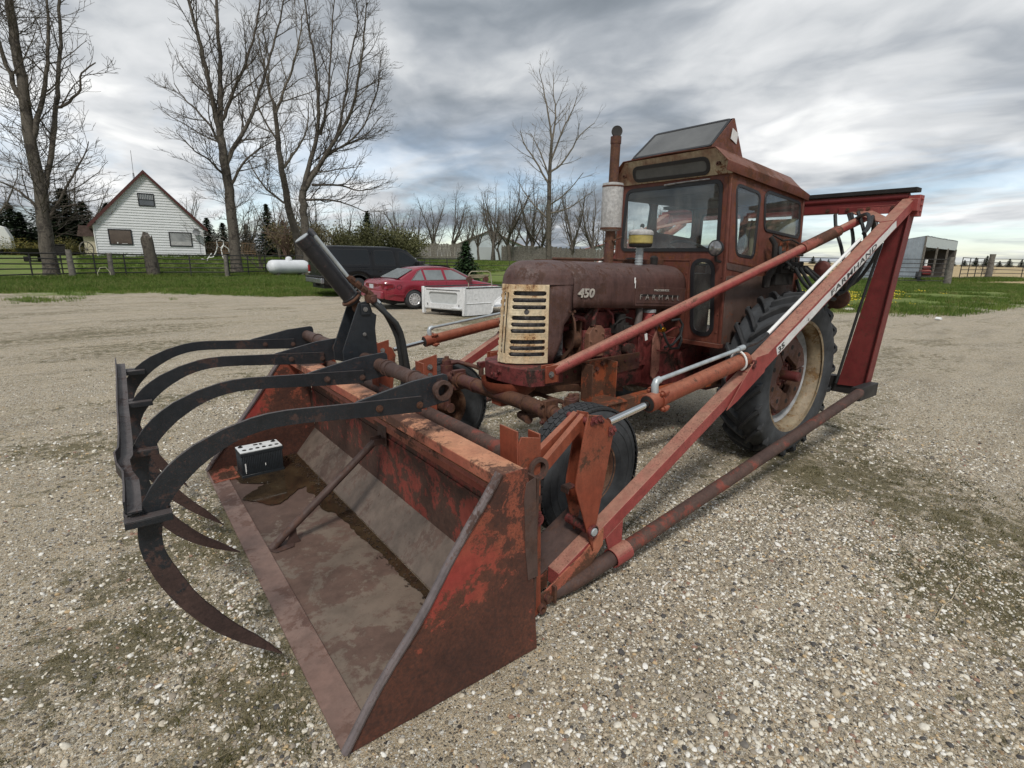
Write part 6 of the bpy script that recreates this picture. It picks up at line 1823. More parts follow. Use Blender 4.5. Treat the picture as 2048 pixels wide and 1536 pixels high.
T2 = [[(-3.4, -41.24, 0), (-3.39, -41.24, 2.61), (-3.41, -41.24, 5.41), (-3.3, -41.26, 8.11), (-3.22, -41.27, 9.75)], [(-3.22, -41.27, 9.75), (-2.99, -41.31, 11.96), (-2.75, -41.35, 14.4), (-2.45, -41.4, 16.44), (-2.16, -41.45, 18.41), (-2.12, -41.45, 20.92)], [(-3.26, -41.26, 9.59), (-3.45, -41.23, 12.02), (-3.7, -41.18, 14.56), (-3.77, -41.17, 16.99), (-3.99, -41.13, 19.67), (-4.17, -41.09, 21.99)], [(-3.39, -41.24, 7.79), (-4.09, -41.11, 9.18), (-5.19, -40.88, 10.95), (-6.0, -40.69, 13.01), (-6.83, -40.48, 15.36), (-7.64, -40.26, 17.68), (-8.28, -40.07, 19.94)], [(-3.47, -41.23, 10.75), (-4.25, -41.08, 12.45), (-5.2, -40.88, 14.49), (-5.99, -40.69, 16.48), (-6.49, -40.57, 18.71), (-6.8, -40.49, 20.56)], [(-3.3, -41.26, 8.77), (-2.67, -41.37, 10.33), (-1.89, -41.49, 11.33), (-1.25, -41.58, 12.01), (-.78, -41.64, 12.85)], [(-3.41, -41.24, 6.1), (-4.43, -41.04, 7.88), (-5.65, -40.77, 9.0), (-7.01, -40.43, 9.81)], [(-3.3, -41.26, 7.0), (-2.3, -41.4, 8.0), (-1.4, -41.5, 8.6), (-.6, -41.6, 9.6)]]
big_tree('tall bare tree with a straight trunk forking high, right of the white house', T2, [(.42, .25), (.19, .05), (.20, .05), (.17, .04), (.13, .03), (.10, .025), (.11, .02), (.08, .02)], 8, CF, suckers=34)
T3 = [[(-9.1, -44.5, 0), (-8.85, -44.6, 2.84), (-8.45, -44.7, 5.27), (-8.15, -44.8, 8.42), (-8.07, -44.9, 11.09), (-8.0, -45., 13.31)], [(-8.0, -45., 13.31), (-7.62, -45.1, 15.07), (-7.42, -45.2, 16.81), (-7.3, -45.3, 18.53)], [(-8.05, -44.9, 12.58), (-9.02, -44.8, 14.9), (-9.9, -44.6, 17.18), (-10.39, -44.4, 19.02), (-10.67, -44.3, 20.46)], [(-8.15, -44.8, 8.42), (-9.38, -44.6, 10.06), (-10.23, -44.4, 11.68), (-10.58, -44.3, 13.97)], [(-8.3, -44.7, 5.67), (-6.91, -45.1, 6.78), (-6.29, -45.3, 7.89), (-5.39, -45.6, 9.7)], [(-8.1, -44.8, 10.4), (-7.2, -45.1, 12.0), (-6.6, -45.4, 14.2), (-6.3, -45.5, 16.4)]]
big_tree('tall bare tree with a leaning trunk, between the two biggest bare trees at left', T3, [(.40, .14), (.11, .03), (.12, .03), (.12, .03), (.10, .03), (.09, .03)], 12, CF, suckers=26, twig=TWIG2)
T4 = [[(-8.59, -41.13, 0), (-8.58, -41.14, 3.15), (-8.52, -41.15, 5.41), (-8.6, -41.13, 6.53)], [(-8.6, -41.13, 6.53), (-9.31, -40.91, 8.76), (-9.94, -40.71, 10.96), (-10.1, -40.66, 13.41), (-10.01, -40.69, 16.11), (-9.73, -40.78, 18.36), (-9.56, -40.83, 20.56)], [(-8.67, -41.11, 6.53), (-9.91, -40.72, 8.44), (-10.88, -40.38, 9.97), (-12.22, -39.88, 12.22), (-12.86, -39.63, 14.74), (-13.33, -39.43, 17.52), (-13.59, -39.32, 19.55)], [(-10.05, -40.67, 10.61), (-10.72, -40.44, 13.13), (-11.06, -40.32, 15.91), (-11.39, -40.2, 18.6), (-11.67, -40.09, 20.58)], [(-10.31, -40.58, 9.2), (-11.75, -40.06, 10.03), (-13.19, -39.49, 10.87), (-14.48, -38.92, 12.41)], [(-9.29, -40.92, 6.94), (-11.24, -40.25, 7.05), (-12.65, -39.71, 6.75), (-14.1, -39.09, 7.2)], [(-8.76, -41.08, 5.8), (-10.46, -40.53, 5.88), (-11.87, -40.02, 5.57), (-13.46, -39.37, 4.86)], [(-11.07, -40.31, 10.34), (-11.93, -40.0, 13.25), (-12.41, -39.8, 16.06), (-13.04, -39.55, 18.49), (-12.8, -39.65, 20.42)], [(-8.7, -41.1, 7.2), (-10.6, -40.5, 9.2), (-12.8, -39.7, 11.0), (-14.0, -39.2, 13.6), (-14.5, -39.0, 15.6)]]
big_tree('wide spreading bare tree with twin leaders, behind the black van', T4, [(.36, .26), (.20, .04), (.20, .04), (.10, .03), (.09, .02), (.10, .02), (.10, .02), (.10, .03), (.10, .03)], 17, CF, suckers=16)
T5 = [[(-35.15, -42.01, 0), (-35.04, -42.11, 4.15), (-34.99, -42.15, 7.82), (-35.0, -42.14, 10.88), (-35.05, -42.1, 13.86)], [(-35.05, -42.1, 13.86), (-34.66, -42.44, 16.77), (-34.21, -42.83, 19.14), (-33.89, -43.09, 20.78)], [(-34.99, -42.15, 12.88), (-35.34, -41.84, 16.29), (-35.08, -42.07, 18.67), (-35.07, -42.08, 20.77)], [(-35.0, -42.14, 10.63), (-36.16, -41.09, 11.89), (-37.24, -40.07, 14.34), (-38.3, -39.01, 15.53)], [(-35.09, -42.06, 11.88), (-35.88, -41.35, 14.84), (-36.59, -40.69, 16.76), (-36.93, -40.38, 18.18)], [(-34.99, -42.15, 9.36), (-33.75, -43.21, 11.87), (-32.9, -43.91, 13.35), (-32.46, -44.26, 14.82)], [(-35.02, -42.12, 9.87), (-34.14, -42.88, 12.87), (-33.28, -43.59, 14.83)], [(-35.04, -42.1, 7.3), (-36.26, -41.0, 8.35), (-37.56, -39.76, 10.38)], [(-35.04, -42.11, 5.74), (-33.41, -43.49, 7.8), (-32.32, -44.37, 9.83)], [(-35.0, -42.1, 6.4), (-36.6, -40.6, 7.0), (-38.3, -39.0, 8.6)]]
big_tree('tall slender bare tree standing above the tractor nose', T5, [(.36, .14), (.12, .02), (.12, .02), (.12, .03), (.11, .03), (.12, .03), (.11, .03), (.10, .03), (.11, .03), (.10, .03)], 23, [(1.1, 40, (1.6, 3.8), .08, .11, .1), (1.5, 42, (.6, 1.6), .06, .13, .15), (1.8, 40, (.3, .8), .05, .14, .2)], depth=2.0, suckers=30, twig=TWIG2)

ORD = ['first', 'second', 'third', 'fourth', 'fifth', 'sixth', 'seventh', 'eighth', 'ninth', 'tenth', 'eleventh', 'twelfth', 'thirteenth', 'fourteenth', 'fifteenth', 'sixteenth', 'seventeenth', 'eighteenth', 'nineteenth', 'twentieth']
ORD += ['twenty ' + o for o in ORD[:9]] + ['thirtieth'] + ['thirty ' + o for o in ORD[:9]] + ['fortieth'] + ['forty ' + o for o in ORD[:9]]
def bearing(x, y): return -math.atan2(y - CAM.y, x - CAM.x) % (2 * PI)
# the grove behind: four trees modelled, copied and turned
def grove_proto(seed, H, twig):
    rnd = random.Random(seed)
    t = bpy.data.objects.new('bare_tree', None)
    tk, cr = MB(), MB()
    Q, rr = limb(tk, Vector((0, 0, -.2)), Vector((rnd.uniform(-.1, .1), 0, 1)), H * .024, H * .017, H * .26, rnd, .05, .05, 5, 8)
    top = Q[-1]
    for k in range(rnd.choice((4, 5, 5, 6))):
        d = side_dir(Vector((0, 0, 1)), R(rnd.uniform(10, 46)), rnd)
        P2, R2 = limb(tk, top - Vector((0, 0, rnd.uniform(0, H * .08))), d, H * .0125, H * .0022, H * rnd.uniform(.55, .76), rnd, .09, .07, 8, 5)
        ramify(cr, P2, R2, rnd, 0, [(1.25, 42, (H * .13, H * .28), .07, .12, .05), (1.9, 44, (H * .05, H * .13), .05, .15, .1), (2.2, 40, (.35, .9), .04, .15, .1)])
    col.objects.link(t)
    build('trunk', tk, BARK, t, smooth=60, fix=False); build('branches', cr, twig, t, smooth=60, fix=False)
    return t
GT = [(-39.6, -97.8, 11), (-41.2, -86, 11), (-41.56, -80.1, 12), (-43.0, -75.5, 12.5), (-47.2, -74, 10), (-44.69, -66.32, 13), (-45.1, -62.3, 13.5), (-49.4, -62.7, 13.5), (-50.7, -54.9, 13), (-49.4, -49.1, 12), (-54.3, -51.2, 8.5), (-54.5, -77.7, 9.5), (-26.5, -81.5, 9.5), (-22.9, -82.8, 11),
      (-12.3, -80.4, 8.5), (-6.8, -91.4, 10.5), (4.2, -92, 9.5), (7.3, -87, 13), (12.5, -58.8, 10), (-14.9, -74.7, 9.5), (-70.8, -62.8, 9), (-37.5, -84, 11), (-46.5, -69, 12), (-33.0, -86, 9.5), (-57.0, -56.5, 11), (-18.8, -83, 10), (-30.0, -78, 8), (-9.6, -76, 8.5), (15.5, -70, 11), (-52.5, -67, 12)]
GT += [(-34.5, -88, 8.5), (-38.5, -91, 10), (-44, -84, 9.5), (-48, -79, 9), (-50.5, -74, 10.5), (-42.5, -70.5, 9), (-47.5, -65, 10), (-52, -60, 11), (-53, -47, 10.5), (-48.5, -52.5, 9), (-56, -43, 9.5), (-60, -48, 9.5), (-47.8, -57.5, 11.5), (-35.5, -80, 9)]
protos = [grove_proto(100 + k, 12.0, TWIG if k % 2 else TWIG2) for k in range(4)]
rnd = random.Random(9)
order = sorted(range(len(GT)), key=lambda i: bearing(*GT[i][:2]))
for n_, i in enumerate(order):
    x, y, h = GT[i]
    o = protos[n_] if n_ < 4 else copy_tree(protos[n_ % 4])
    o.location = (x, y, G(x, y)); o.rotation_euler = (0, 0, rnd.uniform(0, 6.3)); k = h / 12.0; o.scale = (k * rnd.uniform(.9, 1.1), k, k)
    tag(o, ('tall' if h > 11.4 else 'low' if h < 9 else 'middling') + ' leafless tree of the distant grove, ' + ORD[n_] + ' from the left', 'tree', 'bare trees of the distant grove')

# small shrubby bare tree on the lawn, left of the tractor cylinder
rnd = random.Random(31)
def scrub(label, loc, H, seed, mat, n=9, spread=40, group=None, name='bare_shrub', cat='shrub'):
    rnd = random.Random(seed)
    t = thing(name, label, cat, (loc[0], loc[1], G(*loc)), 0, group)
    cr = MB()
    for k in range(n):
        d = side_dir(Vector((0, 0, 1)), R(rnd.uniform(5, spread)), rnd)
        P2, R2 = limb(cr, Vector((rnd.gauss(0, .08), rnd.gauss(0, .08), 0)), d, H * .013, H * .002, H * rnd.uniform(.6, 1.0), rnd, .16, .03)
        ramify(cr, P2, R2, rnd, 0, [(2.2, 45, (H * .2, H * .45), .04, .18, .15), (2.8, 45, (H * .08, H * .2), .02, .2, .2)])
    build('branches', cr, mat, t, smooth=60, fix=False)
    return t
scrub('low bare shrub with twisted pale limbs on the lawn, right of the straight tree', (-6.2, -46.5), 4.2, 5, TWIG2, 6, 50)
scrub('reddish twiggy shrub on the lawn behind the leaning tree', (-10.5, -54), 5.0, 6, plain('red_twig', (.15, .095, .075), .9, var=.3), 12, 40)
scrub('brush pile of tangled dead branches on the field edge', (-112.98, -19.4), 2.2, 7, TWIG2, 26, 85, name='brush_pile', cat='brush')

# ------------------------------------------------------------------ evergreens and shrubs
def conifer(H, Rb, seed, dense=1.0, mat=None, name='conifer'):
    rnd = random.Random(seed)
    t = bpy.data.objects.new(name, None); col.objects.link(t)
    tk = MB().path([(0, 0, -.1), (0, 0, H * .5), (0, 0, H * .97)], [H * .018, H * .012, .01], 7)
    build('trunk', tk, BARK, t)
    vs, fs = [], []
    nl = int(16 + H * 2.2)
    for l_ in range(nl):
        f_ = l_ / (nl - 1)
        z = H * (.06 + .93 * f_)
        rad_ = Rb * (1 - f_) ** .85 * rnd.uniform(.8, 1.12) + .05
        nb = int((6 + 8 * (1 - f_)) * dense)
        for b in range(nb):
            a = 2 * PI * (b + rnd.random()) / nb
            L = rad_ * rnd.uniform(.7, 1.15)
            ns_ = max(3, int(L / (.13 + .02 * H)))
            for s_ in range(ns_):
                u_ = (s_ + rnd.random()) / ns_
                px, py = math.cos(a) * L * u_, math.sin(a) * L * u_
                pz = z + (.10 - .34 * u_) * L * .5 + rnd.gauss(0, .03)
                for q_ in range(4):
                    w_ = rnd.uniform(.16, .34) * (.55 + H / 9); ang = a + rnd.gauss(0, .9); tz = rnd.uniform(-.5, .25)
                    ex, ey = px + math.cos(ang) * w_, py + math.sin(ang) * w_
                    sx, sy = -math.sin(ang) * w_ * .34, math.cos(ang) * w_ * .34
                    o = len(vs)
                    jz = rnd.gauss(0, .04)
                    vs += [(px - sx, py - sy, pz + jz), (px + sx, py + sy, pz + jz + rnd.uniform(-.03, .03)), (ex, ey, pz + tz * w_ + jz)]
                    fs.append((o, o + 1, o + 2))
    mb = MB(); mb.v = vs; mb.f = fs; mb.m = [0] * len(fs)
    build('crown', mb, mat, t, smooth=0, fix=False)
    return t
def needles(name, c1, c2):
    m, nt, bs = new_mat(name)
    g_ = nd(nt, 'ShaderNodeNewGeometry')
    co = nd(nt, 'ShaderNodeTexCoord').outputs['Object']
    c = mix(nt, ramp(nt, nd(nt, 'ShaderNodeTexWhiteNoise', {0: nd(nt, 'ShaderNodeVectorMath', {0: co, 1: (3, 3, 3)}, operation='SNAP').outputs[0]}).outputs[0], [(0, 0), (1, .25)]), c1, c2)
    c = mix(nt, ramp(nt, noise(nt, co, 1.6, 6, .7), [(.38, 0), (.66, 1)]), c, c2)
    nt.links.new(c, bs.inputs['Base Color']); bs.inputs['Roughness'].default_value = .65; bs.inputs['Specular IOR Level'].default_value = .25
    return m
NEED = needles('dark_needles', (.018, .032, .016), (.040, .060, .026))
NEED2 = needles('spruce_needles', (.020, .050, .024), (.055, .095, .035))
EV = [(13.6, -81.6, 6.5, 2.6), (11.9, -78, 5.6, 2.4), (9.2, -83, 6.8, 2.8), (7.2, -79, 7.5, 3.0), (5.6, -82, 6.4, 2.8), (10.8, -74, 4.4, 2.2), (-7.5, -81.2, 5.2, 2.4), (-9.3, -80.9, 4.6, 2.4), (-12.2, -80.8, 4.6, 2.3), (-14.9, -79.8, 7.4, 2.6), (-17.5, -82, 5.4, 2.5), (-28, -75.5, 7.0, 2.4), (15.8, -80, 6, 2.6), (8.0, -76.5, 5.0, 2.6), (-5.0, -83, 5.0, 2.4), (3.2, -84, 6.5, 2.8), (17.8, -84, 6.6, 2.6)]
ep = [conifer(6.0, 2.5, 200 + k, 1.5, NEED, 'evergreen_tree') for k in range(3)]
EV.sort(key=lambda e_: bearing(e_[0], e_[1]))
for i, (x, y, h, r_) in enumerate(EV):
    o = ep[i] if i < 3 else copy_tree(ep[i % 3])
    o.location = (x, y, G(x, y) - .1); o.rotation_euler = (0, 0, rnd.uniform(0, 6.3)); k_ = 1.35 if x > 3 else 1.1; o.scale = (k_ * r_ / 2.5, k_ * r_ / 2.5, h / 6.0)
    tag(o, 'dark evergreen tree of the shelter belt beyond the lawn, ' + ORD[i] + ' from the left', 'tree', 'dark evergreens of the shelter belt')
o = conifer(2.55, 1.15, 300, 1.7, NEED2, 'young_spruce'); o.location = (-13.4, -25.2, 0)
tag(o, 'small young green spruce standing alone on the lawn, left of the tractor nose', 'tree')
def leafy(label, loc, dims, seed, n, stops, size=.10, group=None, name='leafy_bush', cat='bush', stems=5):
    rnd = random.Random(seed); rs_ = np.random.RandomState(seed)
    t = thing(name, label, cat, (loc[0], loc[1], G(*loc)), 0, group)
    st = MB()
    for k in range(stems): limb(st, Vector((rnd.gauss(0, .1), rnd.gauss(0, .1), 0)), side_dir(Vector((0, 0, 1)), R(rnd.uniform(5, 45)), rnd), .03, .006, dims[2] * .8, rnd, .15, .03)
    build('stems', st, TWIG2, t, fix=False)
    cl = [(rs_.normal(0, .38, 3) * np.array([1, 1, .55]) + np.array([0, 0, .52])) * np.array(dims) for _ in range(26)]
    vs, fs = [], []
    for i in range(n):
        c_ = cl[rs_.randint(len(cl))]
        p = c_ + rs_.normal(0, .17, 3) * np.array(dims) * .8
        if p[2] < .05: p[2] = abs(p[2]) + .05
        s_ = size * rs_.uniform(.5, 1.3)
        a_ = rs_.normal(0, 1, 3); a_ /= np.linalg.norm(a_); b_ = np.cross(a_, rs_.normal(0, 1, 3)); b_ /= np.linalg.norm(b_)
        o = len(vs); vs += [tuple(p), tuple(p + a_ * s_), tuple(p + a_ * s_ * .5 + b_ * s_ * .5)]; fs.append((o, o + 1, o + 2))
    mb = MB(); mb.v = vs; mb.f = fs; mb.m = [0] * n
    m = leafy_mats.get(stops) or leafy_mats.setdefault(stops, needles('leaf_' + str(len(leafy_mats)), stops[0], stops[1]))
    build('foliage', mb, m, t, smooth=0, fix=False)
leafy_mats = {}
GB = ((.085, .090, .040), (.150, .150, .065)); TB = ((.13, .115, .055), (.20, .165, .085))
leafy('big budding green bush behind the black van, right end of the row', (-22.0, -53.5), (4.6, 3.6, 2.9), 1, 12000, GB, .24)
leafy('budding green bush behind the black van, middle of the row', (-17.4, -54.5), (4.4, 3.6, 3.2), 2, 11000, GB, .24)
leafy('brownish budding bush behind the black van, left of the green bushes', (-13.0, -55), (4.0, 3.6, 3.8), 3, 11000, TB, .22)
leafy('yellow green bush beside the white camper', (10.2, -66), (3.0, 2.0, 1.5), 4, 2500, ((.12, .115, .03), (.22, .18, .05)), .14)
leafy('olive bush between the evergreens and the house', (7.4, -70), (2.4, 2.0, 1.6), 5, 2200, ((.07, .075, .03), (.14, .12, .04)), .14)
for k, x in enumerate((3.6, 1.0, -1.4, -3.2)):
    leafy('low green plants at the foot of the white house wall, ' + ORD[k] + ' from the left', (x, -56.5), (1.5, .5, .32), 10 + k, 700, ((.05, .085, .02), (.09, .13, .035)), .10, 'low plants along the house wall', 'low_plant', 'plant', 0)
sh = conifer(3.4, 2.0, 400, 1.2, NEED, 'distant_tree')
FT = [(-287.7, -64.4), (-288.5, -60.5), (-289, -57.0), (-289.6, -53.6), (-290.2, -49.5), (-290.6, -46.6), (-291, -43.0), (-291.5, -39.5), (-292, -36), (-288, -67.5), (-272, -108), (-272.6, -112), (-274, -116), (-276, -98), (-278, -95), (-280, -90), (-281, -87)]
FT.sort(key=lambda e_: bearing(e_[0], e_[1]))
for i, (x, y) in enumerate(FT):
    o = sh if i == 0 else copy_tree(sh)
    o.location = (x, y, G(x, y) - .3); o.rotation_euler = (0, 0, rnd.uniform(0, 6.3)); k = rnd.uniform(.8, 1.25); o.scale = (k, k, k * rnd.uniform(.8, 1.15))
    tag(o, 'tiny dark round tree on the field horizon, ' + ORD[i] + ' of its row from the left', 'tree', 'row of dark trees on the field horizon')

# ------------------------------------------------------------------ buildings
SID = plain('white_siding', (.72, .74, .76), .55, var=.05, vscale=1.5)
TRIM = plain('dark_red_trim', (.085, .025, .022), .6, var=.2)
ROOF = plain('brown_shingles', (.085, .055, .048), .9, var=.35, vscale=5)
WFR = plain('dark_window_frame', (.022, .022, .025), .5)
def pane(name, c):
    return plain(name, c, .08, var=.25, vscale=1.2, spec=.7)
def house():
    x0, y0 = 4.75, -57.07; W_ = 8.32; zb = G(.6, -57) - .05
    t = thing('house', 'small white clapboard house with a steep dark red edged gable', 'house', (x0, y0, zb), PI)   # local x runs to the right, local y away
    t.scale = (1, -1, 1) if False else (1, 1, 1)
    # local frame: +x = viewer's right (world -x), +y = world -y (away)
    zw, zp, Dp = 3.05, 7.50, 9.5
    def ext(z): # half width of the gable wall at height z
        return W_ / 2 if z <= zw else W_ / 2 * (zp - z) / (zp - zw)
    q = MB(); z = .28; st = .232
    q.prism([(0, .0), (W_, .0), (W_, zw), (W_ / 2, zp), (0, zw)], .02, .10)
    while z < zp - .05:
        z1 = min(z + st, zp - .01)
        a, b = ext(z), ext(z1)
        vs = [(W_ / 2 - a, -.034, z), (W_ / 2 + a, -.034, z), (W_ / 2 + b, .012, z1), (W_ / 2 - b, .012, z1), (W_ / 2 - a, .021, z), (W_ / 2 + a, .021, z), (W_ / 2 + b, .021, z1), (W_ / 2 - b, .021, z1)]
        q.add(vs, [(0, 1, 2, 3), (0, 4, 5, 1), (0, 3, 7, 4), (1, 5, 6, 2)])
        z += st
    for xx in (0, W_):
        z = .28
        s = -1 if xx == 0 else 1
        while z < zw - .02:
            q.prism([(xx, z), (xx + s * .018, z), (xx + s * .002, z + st)], .03, Dp)
            z += st
    q.box2((.0, .10, .0), (.10, Dp, zw)); q.box2((W_ - .10, .10, .0), (W_, Dp, zw)); q.prism([(.1, 0), (W_ - .1, 0), (W_ - .1, zw), (W_ / 2, zp - .1), (.1, zw)], Dp - .1, Dp)
    q.box2((-.03, -.03, .02), (.07, .06, zw)); q.box2((W_ - .07, -.03, .02), (W_ + .03, .06, zw))
    wall = build('wall', q, SID, t)
    build('foundation', MB().box2((-.02, -.005, -.4), (W_ + .02, Dp, .27)), plain('white_skirting', (.62, .64, .66), .7, var=.15), t)
    ov = .38
    sl = (zp - zw) / (W_ / 2)
    q = MB()
    for s in (-1, 1):
        cx = W_ / 2
        A = (cx, zp + .20); Bq = (cx + s * (W_ / 2 + ov), zw - ov * sl + .20)
        q.prism([A, Bq, (Bq[0], Bq[1] - .10), (A[0], A[1] - .12)], -.28, Dp + .25)
    rf = build('roof', q, ROOF, t)
    q = MB()
    for s in (-1, 1):
        cx = W_ / 2
        A = (cx, zp + .165); Bq = (cx + s * (W_ / 2 + ov + .03), zw - ov * sl + .135)
        q.prism([A, Bq, (Bq[0], Bq[1] - .24), (cx + s * (W_ / 2 + ov - .25), Bq[1] - .06), (A[0], A[1] - .26)], -.315, -.283)
        q.box2((cx + s * (W_ / 2 + .02), -.28, zw - .30), (cx + s * (W_ / 2 + ov), Dp, zw - .26))
    build('bargeboard', q, TRIM, rf)
    for u0, u1, z0, z1, c_, nm in ((.95, 2.68, 1.15, 2.50, (.10, .070, .052), 'brown'), (5.50, 7.35, 1.10, 2.42, (.30, .31, .32), 'pale'), (3.50, 4.75, 4.60, 5.72, (.11, .12, .135), 'attic')):
        q = MB()
        fw = .085
        q.box2((u0, -.085, z0), (u0 + fw, .0, z1)); q.box2((u1 - fw, -.085, z0), (u1, .0, z1)); q.box2((u0 + fw, -.085, z1 - fw), (u1 - fw, .0, z1)); q.box2((u0 + fw, -.085, z0), (u1 - fw, .0, z0 + fw))
        if nm == 'attic': q.box2((u0 + fw, -.08, (z0 + z1) / 2 - .03), (u1 - fw, -.004, (z0 + z1) / 2 + .03))
        f = build('window', q, WFR, wall, bev=.004)
        build('pane', MB().box2((u0 + fw, -.058, z0 + fw), (u1 - fw, -.046, z1 - fw)), pane('pane_' + nm, c_), f)
        q = MB()
        if nm == 'attic':
            for k in range(9): q.path([(u0 + .12 + k * .13, -.040, z1 - .1), (u0 + .10 + k * .13, -.044, (z0 + z1) / 2 + .03)], .028, 4)
            build('curtain', q, M['white'], f)
        elif nm == 'pale':
            q.box2((u0 + .09, -.066, z0 + .10), (u1 - .09, -.0585, z0 + .45)); build('curtain', q, plain('pale_blind', (.45, .45, .45), .7, var=.2), f)
        else:
            q.box2((u0 + .55, -.070, z0 + .09), (u0 + .63, -.0585, z0 + .22)); q.box2((u0 + .9, -.070, z0 + .09), (u0 + 1.3, -.0585, z0 + .12)); build('ornament', q, M['white'], f)
    q = MB().path([(W_ + .0, -.05, zw - .2), (W_ + .02, -.05, .3), (W_ + .02, -.25, .10)], .04, 8); q.path([(-.02, -.05, zw - .3), (-.02, -.05, .3), (-.02, -.25, -.12)], .04, 8)
    build('downpipe', q, M['white'], wall)
    q = MB().lathe([(.001, .06), (.18, .04), (.34, -.03), (.345, -.02), (.18, .055), (.001, .075)], (0, 0, 0), 'y', 28)
    c_ = Vector((7.75, -.40, 2.45)); rt = Matrix.Rotation(R(-18), 3, 'X') @ Matrix.Rotation(R(-28), 3, 'Z')
    q.v = [tuple(c_ + rt @ Vector(p)) for p in q.v]
    q.path([(7.75, -.34, 2.42), (7.85, -.2, 2.3), (7.95, -.02, 2.2)], .022, 6); q.path([(7.95, -.03, 2.2), (7.97, -.03, .5)], .02, 6)
    build('satellite_dish', q, plain('dish_grey', (.16, .17, .18), .5), wall)
    q = MB().box((.15, -.12, zw - .05), (.16, .2, .14)); build('floodlight', q, WFR, wall)
    return t
H_ = house()
# local axes for the house: x to the right, y away; flip the empty so this holds
H_.rotation_euler = (0, 0, PI)
q = MB()
for dx, dy in ((-.16, 0), (.16, 0), (0, .25)): q.path([(dx, dy, 0), (dx * .3, dy * .3, 2.6)], .02, 4)
for k in range(9):
    f_ = 1 - k / 9 * .7; z = k * .3
    q.path([(-.16 * f_, 0, z), (.16 * f_, 0, z + .15)], .010, 3); q.path([(.16 * f_, 0, z + .15), (0, .25 * f_, z + .3)], .010, 3)
q.path([(0, 0, 2.5), (-.05, 0, 4.8)], .018, 4)
o = build('antenna_mast', q, M['dark'], None); o.location = (.75, -67.0, 7.0); 
q2 = MB().path([(0, 0, -6.5), (0, 0, .1)], .05, 5)
o2 = build('mast_foot', q2, M['dark'], o)
tag(o, 'thin dark lattice antenna mast rising behind the house ridge', 'antenna')
# low annexe to the left of the house
t = thing('garage', 'small cream outbuilding with a brown roof, left behind the house', 'outbuilding', (5.2, -69, G(5.2, -69)))
build('wall', MB().box2((-2.2, -2, 0), (.55, 2, 2.1)), plain('cream_wall', (.55, .50, .38), .8, var=.08), t)
build('roof', MB().prism([(-2.5, 1.95), (1.0, 1.95), (.75, 3.0), (-2.5, 3.0)], 2.3, 2.1).prism([(-2.6, 2.0), (1.0, 2.0), (.75, 3.0), (-2.6, 3.0)], 2.25, -2.2), ROOF, t)
# wagon wheel
t = thing('wagon_wheel', 'old wooden wagon wheel leaning at the left corner of the house', 'wheel', (5.45, -56.0, G(5.4, -56)))
WOOD = plain('grey_weathered_wood', (.17, .155, .135), .9, var=.45, vscale=5, bump=.5, bscale=30)
BWOOD = plain('brown_wood', (.19, .125, .075), .85, var=.35, vscale=4)
q = MB().path([(math.cos(a_) * .62 * .75, math.cos(a_) * .62 * .65, .66 + math.sin(a_) * .62) for a_ in np.linspace(0, 2 * PI, 29)], .045, 6, caps=False)
build('wheel_rim', q, WOOD, t)
q = MB()
for k in range(10):
    a_ = 2 * PI * k / 10; q.path([(0, 0, .66), (math.cos(a_) * .6 * .75, math.cos(a_) * .6 * .65, .66 + math.sin(a_) * .6)], .02, 5)
q.sphere((0, 0, .66), .1, 6); build('spokes', q, WOOD, t)
# deck
t = thing('deck', 'brown wooden deck with a slatted railing beside the house', 'deck', (-3.9, -58.6, G(-4, -58.6)))
q = MB(); q.box2((-4.6, -3, .45), (-.15, .0, .6))
for x in (-4.5, -2.4, -.3): q.box2((x - .05, -.06, -.2), (x + .05, .04, .45))
build('deck_floor', q, BWOOD, t)
q = MB(); q.box2((-4.6, -.02, 1.50), (-.15, .08, 1.58)); q.box2((-4.6, .0, .66), (-.15, .06, .74))
for k in range(31): q.box2((-4.58 + k * .148, .0, .74), (-4.53 + k * .148, .045, 1.5))
build('railing', q, BWOOD, t)
# white tubular frame on the lawn
t = build('garden_swing_frame', MB().path([(.9, 0, .0), (.75, 0, .35), (.35, 0, .42), (.05, 0, .95), (-.10, 0, 1.45), (-.05, 0, 1.85), (-.35, 0, 1.95), (-.62, 0, 1.85), (-.60, 0, 1.5), (-.35, .1, 1.1), (-.38, .2, .5), (-.55, .3, .0)], .042, 6).path([(1.3, .2, .25), (.9, 0, .15), (.45, .0, .75)], .04, 6).path([(-.05, 0, 1.5), (-.30, 0, 1.2), (-.62, 0, 1.55)], .035, 6).path([(-.6, 0, 1.45), (-.95, 0, 1.2), (-1.05, 0, .7)], .035, 6), M['white'], None)
t.location = (-3.9, -52.4, G(-3.9, -52.4) - .05); tag(t, 'white bent tube swing frame on the lawn beside the deck', 'frame')
# dark cart
t = thing('fire_pit', 'black metal fire bowl on blocks, on the lawn at the far left', 'fire pit', (8.6, -52.0, G(8.6, -52)))
q = MB().lathe([(.35, .35), (.8, .62), (1.05, .95), (1.0, .95), (.75, .66), (.3, .4), (.001, .38)], (0, 0, 0), 'z', 18); build('bowl', q, M['dark'], t)
q = MB(); q.box2((-.5, -.3, .0), (-.15, .2, .35)); build('block', q, M['dark'], t); q = MB(); q.box2((.25, -.3, .0), (.65, .2, .36)); build('block', q, M['dark'], t)
o = build('black_bin', MB().box2((-.55, -.3, .35), (.55, .3, 1.15)).box2((-.6, -.35, 1.15), (.6, .35, 1.22)), M['dark'], None, bev=.03); o.location = (7.3, -53, G(7.3, -53)); tag(o, 'low black bin standing behind the leaning left tree', 'bin')
